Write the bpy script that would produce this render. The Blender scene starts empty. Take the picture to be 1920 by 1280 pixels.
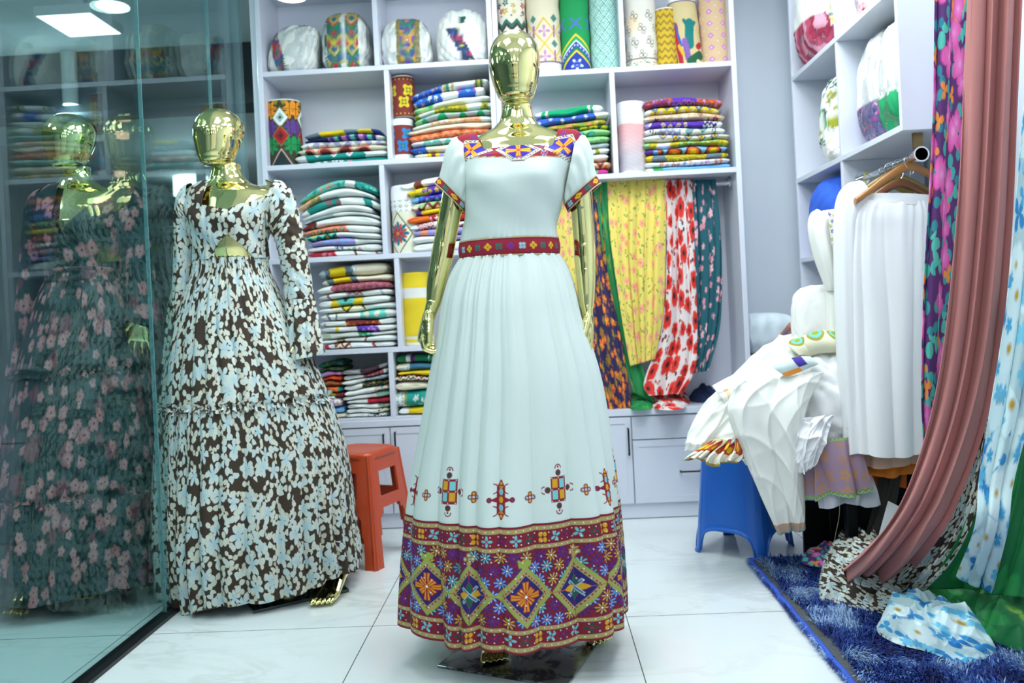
import bpy, bmesh, math, random
import numpy as np
from mathutils import Vector, Matrix

# ------------------------------------------------------------------ scene, camera, world, lights
S = bpy.context.scene
COL = S.collection
H = 0.97; FPX = 1500.0; PX = 960.0; PY = 592.0
YAW = 0.03; ROLL = 0.048
fwd = np.array([-math.sin(YAW), math.cos(YAW), 0.0]); r0 = np.array([math.cos(YAW), math.sin(YAW), 0.0]); u0 = np.array([0, 0, 1.0])
CR_ = math.cos(ROLL)*r0 - math.sin(ROLL)*u0
CU_ = math.sin(ROLL)*r0 + math.cos(ROLL)*u0
cam = bpy.data.cameras.new('camera'); camo = bpy.data.objects.new('camera', cam); COL.objects.link(camo)
cam.sensor_width = 36; cam.lens = 36*FPX/1920; cam.shift_y = -(640-PY)/1920; cam.clip_start = .05; cam.clip_end = 60
cam.dof.use_dof = True; cam.dof.focus_distance = 2.25; cam.dof.aperture_fstop = 3.2
camo.matrix_world = Matrix(((CR_[0], CU_[0], -fwd[0], 0), (CR_[1], CU_[1], -fwd[1], 0), (CR_[2], CU_[2], -fwd[2], H), (0, 0, 0, 1)))
S.camera = camo
S.view_settings.view_transform = 'Standard'; S.view_settings.look = 'None'; S.view_settings.gamma = 1
S.view_settings.use_curve_mapping = False; S.view_settings.exposure = -1.15

def P(px, py, Y):
    d = fwd*FPX + CR_*(px-PX) + CU_*(PY-py)
    return np.array([0, 0, H]) + d*(Y/d[1])
def PF(px, py, z=0.0):
    d = fwd*FPX + CR_*(px-PX) + CU_*(PY-py)
    return np.array([0, 0, H]) + d*((z-H)/d[2])

def lin(c):
    c = np.asarray(c, float)/255.0
    return np.where(c <= .04045, c/12.92, ((c+.055)/1.055)**2.4)

w = bpy.data.worlds.new('world'); S.world = w; w.use_nodes = True
w.node_tree.nodes['Background'].inputs[0].default_value = (.62, .8, .9, 1)
w.node_tree.nodes['Background'].inputs[1].default_value = 0.8

def area(name, loc, size, power, color=(1, 1, 1), rot=(0, 0, 0), sy=None):
    l = bpy.data.lights.new(name, 'AREA'); l.energy = power; l.color = color; l.size = size
    if sy: l.shape = 'RECTANGLE'; l.size_y = sy
    o = bpy.data.objects.new(name, l); COL.objects.link(o); o.location = loc; o.rotation_euler = rot
    return o
COOL = (.91, .97, 1.0)
# light fixtures get their glowing faces further down; these are the lamps that sit right under them
LAMPS = [(-.55, .55, 8), (.45, .55, 8), (-.55, 1.9, 12), (.6, 1.9, 20), (-.1, 2.8, 25), (-.1, -1.2, 14), (.9, 2.8, 23)]
GLOBES = [(x, y, 9.0 if y > 2 else 6.5) for y in (-1.9, -.4, 1.1, 2.45) for x in (-.85, 0.02, .86)]
for i, (x, y, p) in enumerate(LAMPS):
    area('ceiling_lamp_light', (x, y, 2.66), .5, p*0.9, COOL)
for i, (x, y, p) in enumerate(GLOBES):
    l = bpy.data.lights.new('globe_lamp_light', 'POINT'); l.energy = p; l.color = COOL; l.shadow_soft_size = .075
    o = bpy.data.objects.new('globe_lamp_light', l); COL.objects.link(o); o.location = (x, y, 2.40)
for x, y, p in ((-2.6, 2.6, 16), (-3.0, 5.2, 26), (-3.4, 8.2, 26)):
    l = bpy.data.lights.new('hall_fill_light', 'POINT'); l.energy = p; l.color = (.78, .96, 1.0); l.shadow_soft_size = .08
    o = bpy.data.objects.new('hall_fill_light', l); COL.objects.link(o); o.location = (x, y, 2.4)  # point lights added to brighten the hall behind the glass
area('hall_area_light', (-2.45, 4.1, 2.55), .35, 48, (.75, .95, 1.0))
area('hall_area_light', (-2.6, 1.4, 2.75), .5, 40, (.75, .95, 1.0))  # unseen lamp without fixture, added to light the teal dress side
area('front_fill_light', (.3, -2.6, 1.7), 2.2, 12, (.9, .97, 1.0), (math.radians(90), 0, 0), 1.8)  # unseen frontal fill light added behind the camera

# ------------------------------------------------------------------ materials
MATS = {}
def newmat(name):
    m = bpy.data.materials.new(name); m.use_nodes = True
    nt = m.node_tree; b = nt.nodes['Principled BSDF']
    return m, nt, b
def node(nt, t, **kw):
    n = nt.nodes.new(t)
    for k, v in kw.items(): setattr(n, k, v)
    return n
def val(nt, x):
    return x
def math_(nt, op, a, b=None, c=None, clamp=False):
    n = node(nt, 'ShaderNodeMath', operation=op); n.use_clamp = clamp
    for i, v in enumerate((a, b, c)):
        if v is None: continue
        if isinstance(v, (int, float)): n.inputs[i].default_value = v
        else: nt.links.new(v, n.inputs[i])
    return n.outputs[0]
def mixc(nt, fac, a, b):
    n = node(nt, 'ShaderNodeMix', data_type='RGBA')
    for s, v in ((n.inputs[0], fac), (n.inputs[6], a), (n.inputs[7], b)):
        if isinstance(v, (int, float)): s.default_value = v
        elif isinstance(v, (tuple, list, np.ndarray)): s.default_value = tuple(lin(v)) + (1,)
        else: nt.links.new(v, s)
    return n.outputs[2]
def noise(nt, vec, scale, detail=2, rough=.5, dist=0):
    n = node(nt, 'ShaderNodeTexNoise'); n.inputs['Scale'].default_value = scale
    n.inputs['Detail'].default_value = detail; n.inputs['Roughness'].default_value = rough; n.inputs['Distortion'].default_value = dist
    if vec is not None: nt.links.new(vec, n.inputs['Vector'])
    return n
def ramp(nt, fac, stops, interp='LINEAR'):
    n = node(nt, 'ShaderNodeValToRGB'); n.color_ramp.interpolation = interp
    e = n.color_ramp.elements
    while len(e) < len(stops): e.new(.5)
    for k, (p, c) in enumerate(stops):
        e[k].position = p; e[k].color = tuple(lin(c)) + (1,)
    nt.links.new(fac, n.inputs[0]); return n.outputs[0]
def bump(nt, b, h, strength=.3, dist=.002):
    n = node(nt, 'ShaderNodeBump'); n.inputs['Strength'].default_value = strength; n.inputs['Distance'].default_value = dist
    nt.links.new(h, n.inputs['Height']); nt.links.new(n.outputs[0], b.inputs['Normal'])
def coord(nt, k='Object'):
    return node(nt, 'ShaderNodeTexCoord').outputs[k]

def plain(name, c, rough=.6, metal=0, noise_amt=0, nscale=6, bmp=0, bscale=300, sheen=0, coat=0, trans=0):
    if name in MATS: return MATS[name]
    m, nt, b = newmat(name); b.inputs['Base Color'].default_value = tuple(lin(c))+(1,)
    b.inputs['Roughness'].default_value = rough; b.inputs['Metallic'].default_value = metal
    if noise_amt:
        n = noise(nt, coord(nt), nscale, 3)
        c2 = tuple(np.clip(np.array(c)*(1-noise_amt), 0, 255))
        nt.links.new(mixc(nt, n.outputs[0], c, c2), b.inputs['Base Color'])
    if bmp:
        n = noise(nt, coord(nt), bscale, 2); bump(nt, b, n.outputs[0], bmp, .001)
    if sheen: b.inputs['Sheen Weight'].default_value = sheen
    if coat: b.inputs['Coat Weight'].default_value = coat; b.inputs['Coat Roughness'].default_value = .08
    if trans: b.inputs['Transmission Weight'].default_value = trans
    MATS[name] = m; return m

def vcol(name='embroidered_cloth', rough=.85, bmp=.25, bscale=420):
    if name in MATS: return MATS[name]
    m, nt, b = newmat(name)
    a = node(nt, 'ShaderNodeAttribute', attribute_name='Col'); nt.links.new(a.outputs[0], b.inputs['Base Color'])
    b.inputs['Roughness'].default_value = rough
    n = noise(nt, coord(nt), bscale, 2); bump(nt, b, n.outputs[0], bmp, .0012)
    MATS[name] = m; return m

def glassy_film(name='clear_plastic', tint=(246, 250, 252), f=1.35, rough=.12):
    if name in MATS: return MATS[name]
    m = bpy.data.materials.new(name); m.use_nodes = True; nt = m.node_tree; nt.nodes.clear()
    out = node(nt, 'ShaderNodeOutputMaterial'); mx = node(nt, 'ShaderNodeMixShader')
    tr = node(nt, 'ShaderNodeBsdfTransparent'); tr.inputs[0].default_value = tuple(lin(tint))+(1,)
    gl = node(nt, 'ShaderNodeBsdfGlossy'); gl.inputs['Roughness'].default_value = rough
    lw = node(nt, 'ShaderNodeLayerWeight'); lw.inputs[0].default_value = .22
    nz = noise(nt, coord(nt), 26, 4, .6, 1.5); bp = node(nt, 'ShaderNodeBump'); bp.inputs['Strength'].default_value = 1; bp.inputs['Distance'].default_value = .012
    nt.links.new(nz.outputs[0], bp.inputs['Height']); nt.links.new(bp.outputs[0], gl.inputs['Normal']); nt.links.new(bp.outputs[0], lw.inputs['Normal'])
    fac = math_(nt, 'MULTIPLY_ADD', lw.outputs['Facing'], .6, .09, clamp=True)
    nt.links.new(fac, mx.inputs[0]); nt.links.new(tr.outputs[0], mx.inputs[1]); nt.links.new(gl.outputs[0], mx.inputs[2])
    nt.links.new(mx.outputs[0], out.inputs[0]); MATS[name] = m; return m

def shop_glass():
    if 'shop_glass' in MATS: return MATS['shop_glass']
    m = bpy.data.materials.new('shop_glass'); m.use_nodes = True; nt = m.node_tree; nt.nodes.clear()
    out = node(nt, 'ShaderNodeOutputMaterial'); mx = node(nt, 'ShaderNodeMixShader')
    tr = node(nt, 'ShaderNodeBsdfTransparent'); tr.inputs[0].default_value = (.80, .91, .90, 1)
    gl = node(nt, 'ShaderNodeBsdfGlossy'); gl.inputs['Roughness'].default_value = .0; gl.inputs['Color'].default_value = (.78, .92, .93, 1)
    geo = node(nt, 'ShaderNodeNewGeometry')
    ior = math_(nt, 'MULTIPLY_ADD', geo.outputs['Backfacing'], 1/1.42-1.42, 1.42)
    fr = node(nt, 'ShaderNodeFresnel'); nt.links.new(ior, fr.inputs[0])
    nt.links.new(fr.outputs[0], mx.inputs[0]); nt.links.new(tr.outputs[0], mx.inputs[1]); nt.links.new(gl.outputs[0], mx.inputs[2])
    nt.links.new(mx.outputs[0], out.inputs[0]); MATS['shop_glass'] = m; return m

def emis(name, c, s):
    if name in MATS: return MATS[name]
    m, nt, b = newmat(name); b.inputs['Emission Color'].default_value = c+(1,); b.inputs['Emission Strength'].default_value = s
    MATS[name] = m; return m

GOLD = None
def gold():
    if 'gold_chrome' in MATS: return MATS['gold_chrome']
    m, nt, b = newmat('gold_chrome'); b.inputs['Metallic'].default_value = 1; b.inputs['Roughness'].default_value = .055
    b.inputs['Base Color'].default_value = (.88, .74, .30, 1)
    n = noise(nt, coord(nt), 3, 2); nt.links.new(mixc(nt, n.outputs[0], (250, 240, 178), (242, 228, 146)), b.inputs['Base Color'])
    MATS['gold_chrome'] = m; return m

# --- floral prints, all laid out in the cloth's own UV metres
def flower_layer(nt, uv, scale, petals, size, depth=.45, ex=None, cenf=.24, off=(0, 0), rnd=1.0, sharp=12, keep=1.0):
    """returns petal mask, centre mask, random value: flowers scattered with a voronoi lattice"""
    mp = node(nt, 'ShaderNodeMapping'); mp.inputs['Location'].default_value = (off[0], off[1], 0); nt.links.new(uv, mp.inputs[0])
    v = node(nt, 'ShaderNodeTexVoronoi', voronoi_dimensions='2D', feature='F1'); v.inputs['Scale'].default_value = scale
    v.inputs['Randomness'].default_value = rnd; nt.links.new(mp.outputs[0], v.inputs['Vector'])
    d = node(nt, 'ShaderNodeVectorMath', operation='SUBTRACT'); nt.links.new(mp.outputs[0], d.inputs[0]); nt.links.new(v.outputs['Position'], d.inputs[1])
    sx = node(nt, 'ShaderNodeSeparateXYZ'); nt.links.new(d.outputs[0], sx.inputs[0])
    sc = node(nt, 'ShaderNodeSeparateColor'); nt.links.new(v.outputs['Color'], sc.inputs[0])
    ang = math_(nt, 'ARCTAN2', sx.outputs[1], sx.outputs[0])
    ang = math_(nt, 'MULTIPLY_ADD', sc.outputs[0], 6.283, ang)
    r = math_(nt, 'SQRT', math_(nt, 'ADD', math_(nt, 'POWER', math_(nt, 'ABSOLUTE', sx.outputs[0]), 2.0), math_(nt, 'POWER', math_(nt, 'ABSOLUTE', sx.outputs[1]), 2.0)))
    cs = math_(nt, 'POWER', math_(nt, 'ABSOLUTE', math_(nt, 'COSINE', math_(nt, 'MULTIPLY', ang, petals/2))), ex or (.45 if petals > 3 else 1.3))
    sz = math_(nt, 'MULTIPLY_ADD', sc.outputs[1], size*.5, size*.72)
    lim = math_(nt, 'MULTIPLY', sz, math_(nt, 'MULTIPLY_ADD', cs, min(2*depth, .95), 1-min(2*depth, .95)))
    dd = math_(nt, 'SUBTRACT', lim, r)
    mask = math_(nt, 'MULTIPLY', dd, sharp*scale, clamp=True)
    if keep < 1:
        mask = math_(nt, 'MULTIPLY', mask, math_(nt, 'LESS_THAN', sc.outputs[2], keep))
    cen = math_(nt, 'MULTIPLY', math_(nt, 'SUBTRACT', math_(nt, 'MULTIPLY', sz, cenf), r), sharp*scale, clamp=True)
    cen = math_(nt, 'MULTIPLY', cen, mask)
    edge = math_(nt, 'LESS_THAN', dd, .0016)
    return mask, cen, sc.outputs[1], r, sz, edge

def print_mat(name, base, layers, rough=.8, sheen=0, bg=None, trans=0, scl=1.0):
    """layers: dicts(scale, n, size, depth, cols=(petal a, petal b), cen, keep, off)"""
    if name in MATS: return MATS[name]
    m, nt, b = newmat(name); b.inputs['Roughness'].default_value = rough
    uv = coord(nt, 'UV')
    wn = noise(nt, uv, 22, 2); wv = node(nt, 'ShaderNodeVectorMath', operation='MULTIPLY_ADD')
    nt.links.new(wn.outputs['Color'], wv.inputs[0]); wv.inputs[1].default_value = (.010, .010, 0); nt.links.new(uv, wv.inputs[2])
    uvw = wv.outputs[0]
    if bg:
        nz = noise(nt, uv, bg[1], 3, .6, .6); c = ramp(nt, nz.outputs[0], bg[0], 'LINEAR')
    else:
        nz = noise(nt, uv, 8, 2); c = mixc(nt, nz.outputs[0], base, tuple(np.array(base)*.88))
    for L in layers:
        mk, cen, rv, r, sz, edge = flower_layer(nt, uvw, L['scale']*scl, L.get('n', 5), L.get('size', .4/L['scale'])/scl, L.get('depth', .4), L.get('ex'), L.get('cenf', .24), L.get('off', (0, 0)), L.get('rnd', 1), L.get('sharp', 10), L.get('keep', 1))
        pc = mixc(nt, rv, L['cols'][0], L['cols'][1])
        if L.get('inner'):
            pc = mixc(nt, math_(nt, 'SUBTRACT', 1.0, math_(nt, 'DIVIDE', r, sz), clamp=True), pc, L['inner'])
        c = mixc(nt, mk, c, pc)
        if L.get('line'): c = mixc(nt, math_(nt, 'MULTIPLY', mk, edge), c, L['line'])
        if L.get('cen'): c = mixc(nt, cen, c, L['cen'])
    nt.links.new(c, b.inputs['Base Color'])
    if sheen: b.inputs['Sheen Weight'].default_value = sheen
    n = noise(nt, uv, 500, 1); bump(nt, b, n.outputs[0], .15, .001)
    MATS[name] = m; return m

# ------------------------------------------------------------------ geometry accumulation
class Geo:
    def __init__(s): s.v = []; s.q = []; s.t = []; s.uv = []; s.c = []; s.mq = []; s.mt = []; s.n = 0
    def add(s, v, q=None, t=None, uv=None, c=None, m=0):
        v = np.asarray(v, float).reshape(-1, 3); k = len(v)
        s.v.append(v)
        s.uv.append(np.zeros((k, 2)) if uv is None else np.asarray(uv, float).reshape(-1, 2))
        s.c.append(np.ones((k, 3))*.8 if c is None else np.asarray(c, float).reshape(-1, 3)*np.ones((k, 1)))
        if q is not None and len(q): s.q.append(np.asarray(q, int)+s.n); s.mq.append(np.full(len(q), m))
        if t is not None and len(t): s.t.append(np.asarray(t, int)+s.n); s.mt.append(np.full(len(t), m))
        s.n += k; return s
    def grid(s, V, uv=None, c=None, cu=False, cv=False, m=0, flip=False):
        V = np.asarray(V, float); nv, nu = V.shape[:2]
        i = np.arange(nv if cv else nv-1)[:, None]; j = np.arange(nu if cu else nu-1)[None, :]
        i2 = (i+1) % nv; j2 = (j+1) % nu
        q = np.stack([i*nu+j, i*nu+j2, i2*nu+j2, i2*nu+j], -1).reshape(-1, 4)
        if flip: q = q[:, ::-1]
        return s.add(V.reshape(-1, 3), q=q, uv=uv, c=c, m=m)
    def cap(s, ring, c=None, m=0, flip=False, bulge=None):
        ring = np.asarray(ring, float); n = len(ring); cen = ring.mean(0)
        if bulge is not None: cen = cen+bulge
        v = np.vstack([ring, cen]); t = np.array([[k, (k+1) % n, n] for k in range(n)])
        if flip: t = t[:, ::-1]
        cc = None
        if c is not None:
            c = np.asarray(c, float)
            cc = np.vstack([c.reshape(-1, 3), c.reshape(-1, 3).mean(0)]) if c.size > 3 else c
        return s.add(v, t=t, c=cc, m=m)
    def box(s, x0, x1, y0, y1, z0, z1, m=0, c=None):
        v = np.array([[x, y, z] for x in (x0, x1) for y in (y0, y1) for z in (z0, z1)])
        q = [[0, 1, 3, 2], [4, 6, 7, 5], [0, 4, 5, 1], [2, 3, 7, 6], [0, 2, 6, 4], [1, 5, 7, 3]]
        return s.add(v, q=q, m=m, c=c)
    def tube(s, pts, rad, n=12, caps=True, c=None, m=0, sq=1.0, nrm=None):
        pts = np.asarray(pts, float); k = len(pts); rad = np.broadcast_to(np.asarray(rad, float), (k,)) if np.ndim(rad) < 2 else np.asarray(rad, float)
        T = np.gradient(pts, axis=0); T /= np.linalg.norm(T, axis=1)[:, None]+1e-12
        up = np.array([0, 0, 1.0]) if nrm is None else np.asarray(nrm, float)
        if abs(T[0]@up) > .95: up = np.array([1.0, 0, 0]) if abs(T[0][0]) < .9 else np.array([0, 1.0, 0])
        a = up-T[0]*(T[0]@up); a /= np.linalg.norm(a); th = np.linspace(0, 2*np.pi, n, endpoint=False); R = []
        for i in range(k):
            a = a-T[i]*(T[i]@a); a /= np.linalg.norm(a)+1e-12; b = np.cross(T[i], a)
            ra, rb = (rad[i], rad[i]*sq) if np.ndim(rad) < 2 else rad[i]
            R.append(pts[i]+np.outer(np.cos(th)*ra, a)+np.outer(np.sin(th)*rb, b))
        R = np.array(R); s.grid(R, cu=True, c=c, m=m)
        if caps: s.cap(R[0], m=m, flip=True, c=c); s.cap(R[-1], m=m, c=c)
        return s

def spline(keys, t):
    """Catmull-like smooth interpolation of keyed rows: keys (k, d) with first column parameter"""
    keys = np.asarray(keys, float); x = keys[:, 0]; out = []
    for d in range(1, keys.shape[1]):
        y = keys[:, d]; m = np.gradient(y, x) if len(x) > 2 else np.full(len(x), (y[-1]-y[0])/(x[-1]-x[0]))
        idx = np.clip(np.searchsorted(x, t)-1, 0, len(x)-2); h = x[idx+1]-x[idx]; u = np.clip((t-x[idx])/h, 0, 1)
        out.append((2*u**3-3*u**2+1)*y[idx]+(u**3-2*u**2+u)*h*m[idx]+(-2*u**3+3*u**2)*y[idx+1]+(u**3-u**2)*h*m[idx+1])
    return np.stack(out, -1)

ORG = {}
def make(name, g, mats, parent=None, smooth=True, org=None, link=True):
    """one mesh object; vertices given in world space"""
    if not isinstance(mats, (list, tuple)): mats = [mats]
    v = np.vstack(g.v); uv = np.vstack(g.uv); c = np.vstack(g.c)
    if parent is not None: o_ = ORG[parent.name]
    elif org is not None: o_ = np.asarray(org, float)
    else: o_ = np.array([(v[:, 0].min()+v[:, 0].max())/2, (v[:, 1].min()+v[:, 1].max())/2, v[:, 2].min()])
    me = bpy.data.meshes.new(name)
    q = np.vstack(g.q) if g.q else np.zeros((0, 4), int); t = np.vstack(g.t) if g.t else np.zeros((0, 3), int)
    lv = np.concatenate([q.ravel(), t.ravel()]); nl = len(lv)
    st = np.concatenate([np.arange(len(q))*4, len(q)*4+np.arange(len(t))*3])
    me.vertices.add(len(v)); me.vertices.foreach_set('co', (v-o_).astype(np.float32).ravel())
    me.loops.add(nl); me.loops.foreach_set('vertex_index', lv.astype(np.int32))
    me.polygons.add(len(st)); me.polygons.foreach_set('loop_start', st.astype(np.int32))
    mi = np.concatenate([*(g.mq or [np.zeros(0, int)]), *(g.mt or [np.zeros(0, int)])]).astype(np.int32)
    for m in mats: me.materials.append(m)
    me.polygons.foreach_set('material_index', mi)
    me.polygons.foreach_set('use_smooth', np.full(len(st), bool(smooth)))
    ul = me.uv_layers.new(name='UVMap'); ul.data.foreach_set('uv', uv[lv].astype(np.float32).ravel())
    at = me.color_attributes.new('Col', 'FLOAT_COLOR', 'POINT')
    at.data.foreach_set('color', np.hstack([c, np.ones((len(c), 1))]).astype(np.float32).ravel())
    me.update(calc_edges=True); me.validate()
    o = bpy.data.objects.new(name, me)
    if link: COL.objects.link(o)
    if parent is not None: o.parent = parent; ORG[o.name] = ORG[parent.name]
    else: o.location = o_; ORG[o.name] = o_
    return o
def tag(o, label=None, cat=None, group=None, kind=None):
    if label: o['label'] = label
    if cat: o['category'] = cat
    if group: o['group'] = group
    if kind: o['kind'] = kind
    return o
def thing(name, label, cat, loc, group=None, kind=None):
    o = bpy.data.objects.new(name, None); COL.objects.link(o); o.location = loc; o.empty_display_size = .1
    ORG[o.name] = np.array(loc, float); return tag(o, label, cat, group, kind)
def bevel(o, w_=.002, seg=1):
    m = o.modifiers.new('bevel', 'BEVEL'); m.width = w_; m.segments = seg; m.limit_method = 'ANGLE'; return o
def board(name, b, mat, parent=None, bev=.0015):
    g = Geo().box(*b); o = make(name, g, mat, parent, smooth=False); bevel(o, bev); return o
def remesh(o, vox, sm=6):
    m = o.modifiers.new('r', 'REMESH'); m.mode = 'VOXEL'; m.voxel_size = vox; m.use_smooth_shade = True
    if sm: s_ = o.modifiers.new('s', 'SMOOTH'); s_.iterations = sm; s_.factor = .5
    dg = bpy.context.evaluated_depsgraph_get(); dg.update()
    me = bpy.data.meshes.new_from_object(o.evaluated_get(dg)); old = o.data
    mats = [m_ for m_ in old.materials]; o.modifiers.clear(); o.data = me
    me.materials.clear()
    for m_ in mats: me.materials.append(m_)
    me.polygons.foreach_set('use_smooth', np.ones(len(me.polygons), bool)); return o
# ------------------------------------------------------------------ room shell
YS = 3.72                       # front plane of the shelving on the back wall
GX = -1.315                     # inner face of the glass partition
XR = 1.56                       # right wall
m_wall = plain('wall_paint', (222, 232, 242), .55, noise_amt=.03)
m_lam = plain('white_laminate', (220, 225, 238), .32, noise_amt=.02, coat=.2)
m_lamin = plain('white_laminate_edge', (226, 234, 244), .35)
m_ceil = plain('ceiling_paint', (215, 222, 226), .8)
m_hall = plain('hall_paint', (128, 148, 152), .7, noise_amt=.1)
m_black = plain('black_plastic', (14, 17, 20), .35)
m_chrome = plain('chrome', (215, 218, 220), .09, 1)
m_blackmetal = plain('black_metal', (18, 20, 24), .4, .6)

def tile_mat():
    m, nt, b = newmat('marble_tiles'); co = coord(nt)
    sx = node(nt, 'ShaderNodeSeparateXYZ'); nt.links.new(co, sx.inputs[0])
    def grout(s, off, per):
        u = math_(nt, 'ABSOLUTE', math_(nt, 'SUBTRACT', math_(nt, 'FRACT', math_(nt, 'DIVIDE', math_(nt, 'ADD', s, off), per)), .5))
        return math_(nt, 'GREATER_THAN', u, .5-.0016/per)
    gx = grout(sx.outputs[0], .60+.81*8, .81); gy = grout(sx.outputs[1], 1.65*4-2.345, 1.65)
    g = math_(nt, 'MAXIMUM', gx, gy)
    rot = node(nt, 'ShaderNodeMapping'); rot.inputs['Rotation'].default_value = (0, 0, .75); rot.inputs['Scale'].default_value = (1, 2.6, 1); nt.links.new(co, rot.inputs[0])
    n1 = noise(nt, rot.outputs[0], 1.3, 6, .62, 1.2)
    v1 = math_(nt, 'SUBTRACT', 1.0, math_(nt, 'MULTIPLY', math_(nt, 'ABSOLUTE', math_(nt, 'SUBTRACT', n1.outputs[0], .5)), 26), clamp=True)
    n2 = noise(nt, co, 2.2, 3); v1 = math_(nt, 'MULTIPLY', v1, math_(nt, 'MULTIPLY', math_(nt, 'SUBTRACT', n2.outputs[0], .38), 2.2, clamp=True))
    base = mixc(nt, noise(nt, co, 1.1, 4).outputs[0], (232, 238, 238), (216, 226, 226))
    c = mixc(nt, math_(nt, 'MULTIPLY', v1, .55), base, (172, 172, 158))
    c = mixc(nt, g, c, (96, 104, 106)); nt.links.new(c, b.inputs['Base Color'])
    b.inputs['Roughness'].default_value = .13; b.inputs['Specular IOR Level'].default_value = .45
    return m
def struct(name, b, mat):
    return tag(make(name, Geo().box(*b), mat, smooth=False), kind='structure')
struct('floor', (-7, 2.2, -4, 11, -.06, 0), tile_mat())
struct('ceiling', (GX-.01, XR, -4, 4.12, 2.72, 2.8), m_ceil)
struct('wall_back', (GX-.04, XR+.1, 4.02, 4.12, 0, 2.72), m_wall)
struct('wall_right', (XR, XR+.1, -4, 4.02, 0, 2.72), m_wall)
# the hall behind the glass
struct('ceiling_hall', (-7, GX-.01, -4, 11, 2.85, 2.9), plain('hall_ceiling', (176, 192, 194), .8))
struct('wall_hall', (-7, GX-.02, 10.9, 11, 0, 2.85), m_hall)
struct('wall_left', (-5.2, -5.1, -4, 11, 0, 2.85), plain('hall_paint_dark', (120, 134, 136), .7, noise_amt=.2))
struct('wall_hall_inner', (GX-.01, GX+.1, 4.12, 11, 0, 2.85), m_hall)
struct('trim_1', (-7, GX-.02, 5.2, 5.45, 2.45, 2.85), plain('dark_beam', (48, 60, 66), .6))
# the shop front behind the camera, with a wide door opening
struct('wall_front', (-5.1, -1.9, -3.6, -3.5, 0, 2.85), m_wall)
struct('wall_front_right', (1.0, XR, -3.6, -3.5, 0, 2.72), m_wall)
struct('wall_front_lintel', (-1.9, 1.0, -3.6, -3.5, 2.3, 2.72), plain('dark_lintel', (70, 60, 56), .6))
struct('baseboard_back', (.96, 1.24, 4.0, 4.02, 0, .09), m_wall)

# glass partition: three panes standing in one black floor track
g_glass = shop_glass()
def pane(n, y0, y1):
    o = make('window_%d' % n, Geo().box(GX-.012, GX, y0, y1, .012, 2.719), g_glass, smooth=False, org=(GX, (y0+y1)/2, 0))
    return tag(o, kind='structure')
pane(1, -1.0, 2.706); pane(2, 2.71, 3.318); pane(3, 3.322, 3.715)
for k, yy in enumerate((2.708, 3.32)):
    struct('trim_%d' % (k+3), (GX-.013, GX+.001, yy-.0007, yy+.0007, .012, 2.719), plain('glass_seam', (110, 146, 150), .2))
struct('trim_2', (GX-.022, GX+.028, -1.0, 3.72, 0, .012), m_black)

# ------------------------------------------------------------------ back shelving
def zz(px, py, Y=YS): return P(px, py, Y)[2]
def xx(px, py, Y=YS): return P(px, py, Y)[0]
ZA1, ZB1, ZC1, ZD1, ZE1 = zz(495, 139), zz(504, 315), zz(581, 487), zz(605, 661), zz(640, 790)
ZA2, ZB2 = zz(1369, 118), zz(1381, 317)
UX0 = xx(492, 200)-.016; UX1 = -.14; VX0 = -.138; VX1 = xx(1380, 200)+.012
TH = .024; YB = 4.005; ZT = 2.60; CT = .512
def unit(label, x0, x1, shelves, div, zbot):
    t = thing('shelving_unit', label, 'shelving', ((x0+x1)/2, YS+.15, zbot), 'white shelving along the back wall')
    for xa in (x0, x1-TH): board('side_panel', (xa, xa+TH, YS, YB, zbot, ZT), m_lam, t)
    board('back_panel', (x0+TH, x1-TH, YB-.012, YB, zbot, ZT), m_lam, t)
    board('top_panel', (x0+TH, x1-TH, YS, YB-.012, ZT-TH, ZT), m_lam, t)
    for z in shelves: board('shelf', (x0+TH, x1-TH, YS, YB-.012, z-TH*.55, z+TH*.45), m_lam, t)
    for (xd, z0, z1) in div: board('divider', (xd-TH/2, xd+TH/2, YS+.001, YB-.012, z0+TH*.46, z1-TH*.56), m_lam, t)
    return t
unit('tall white laminate shelving unit left of the centre mannequin, filled with folded cloth', UX0, UX1, (ZA1, ZB1, ZC1, ZD1, ZE1),
     [(xx(704, 60), ZA1, ZT-TH+.012), (xx(728, 220), ZB1, ZA1), (xx(719, 400), ZC1, ZB1), (xx(747, 570), ZD1, ZC1), (xx(735, 730), ZE1, ZD1)], CT+.001)
unit('white shelving unit right of the centre mannequin, with a wide hanging space', VX0, VX1, (ZA2, ZB2),
     [(xx(1166, 60), ZA2, ZT-TH+.012), (xx(1151, 220), ZB2, ZA2)], CT+.001)
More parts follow.
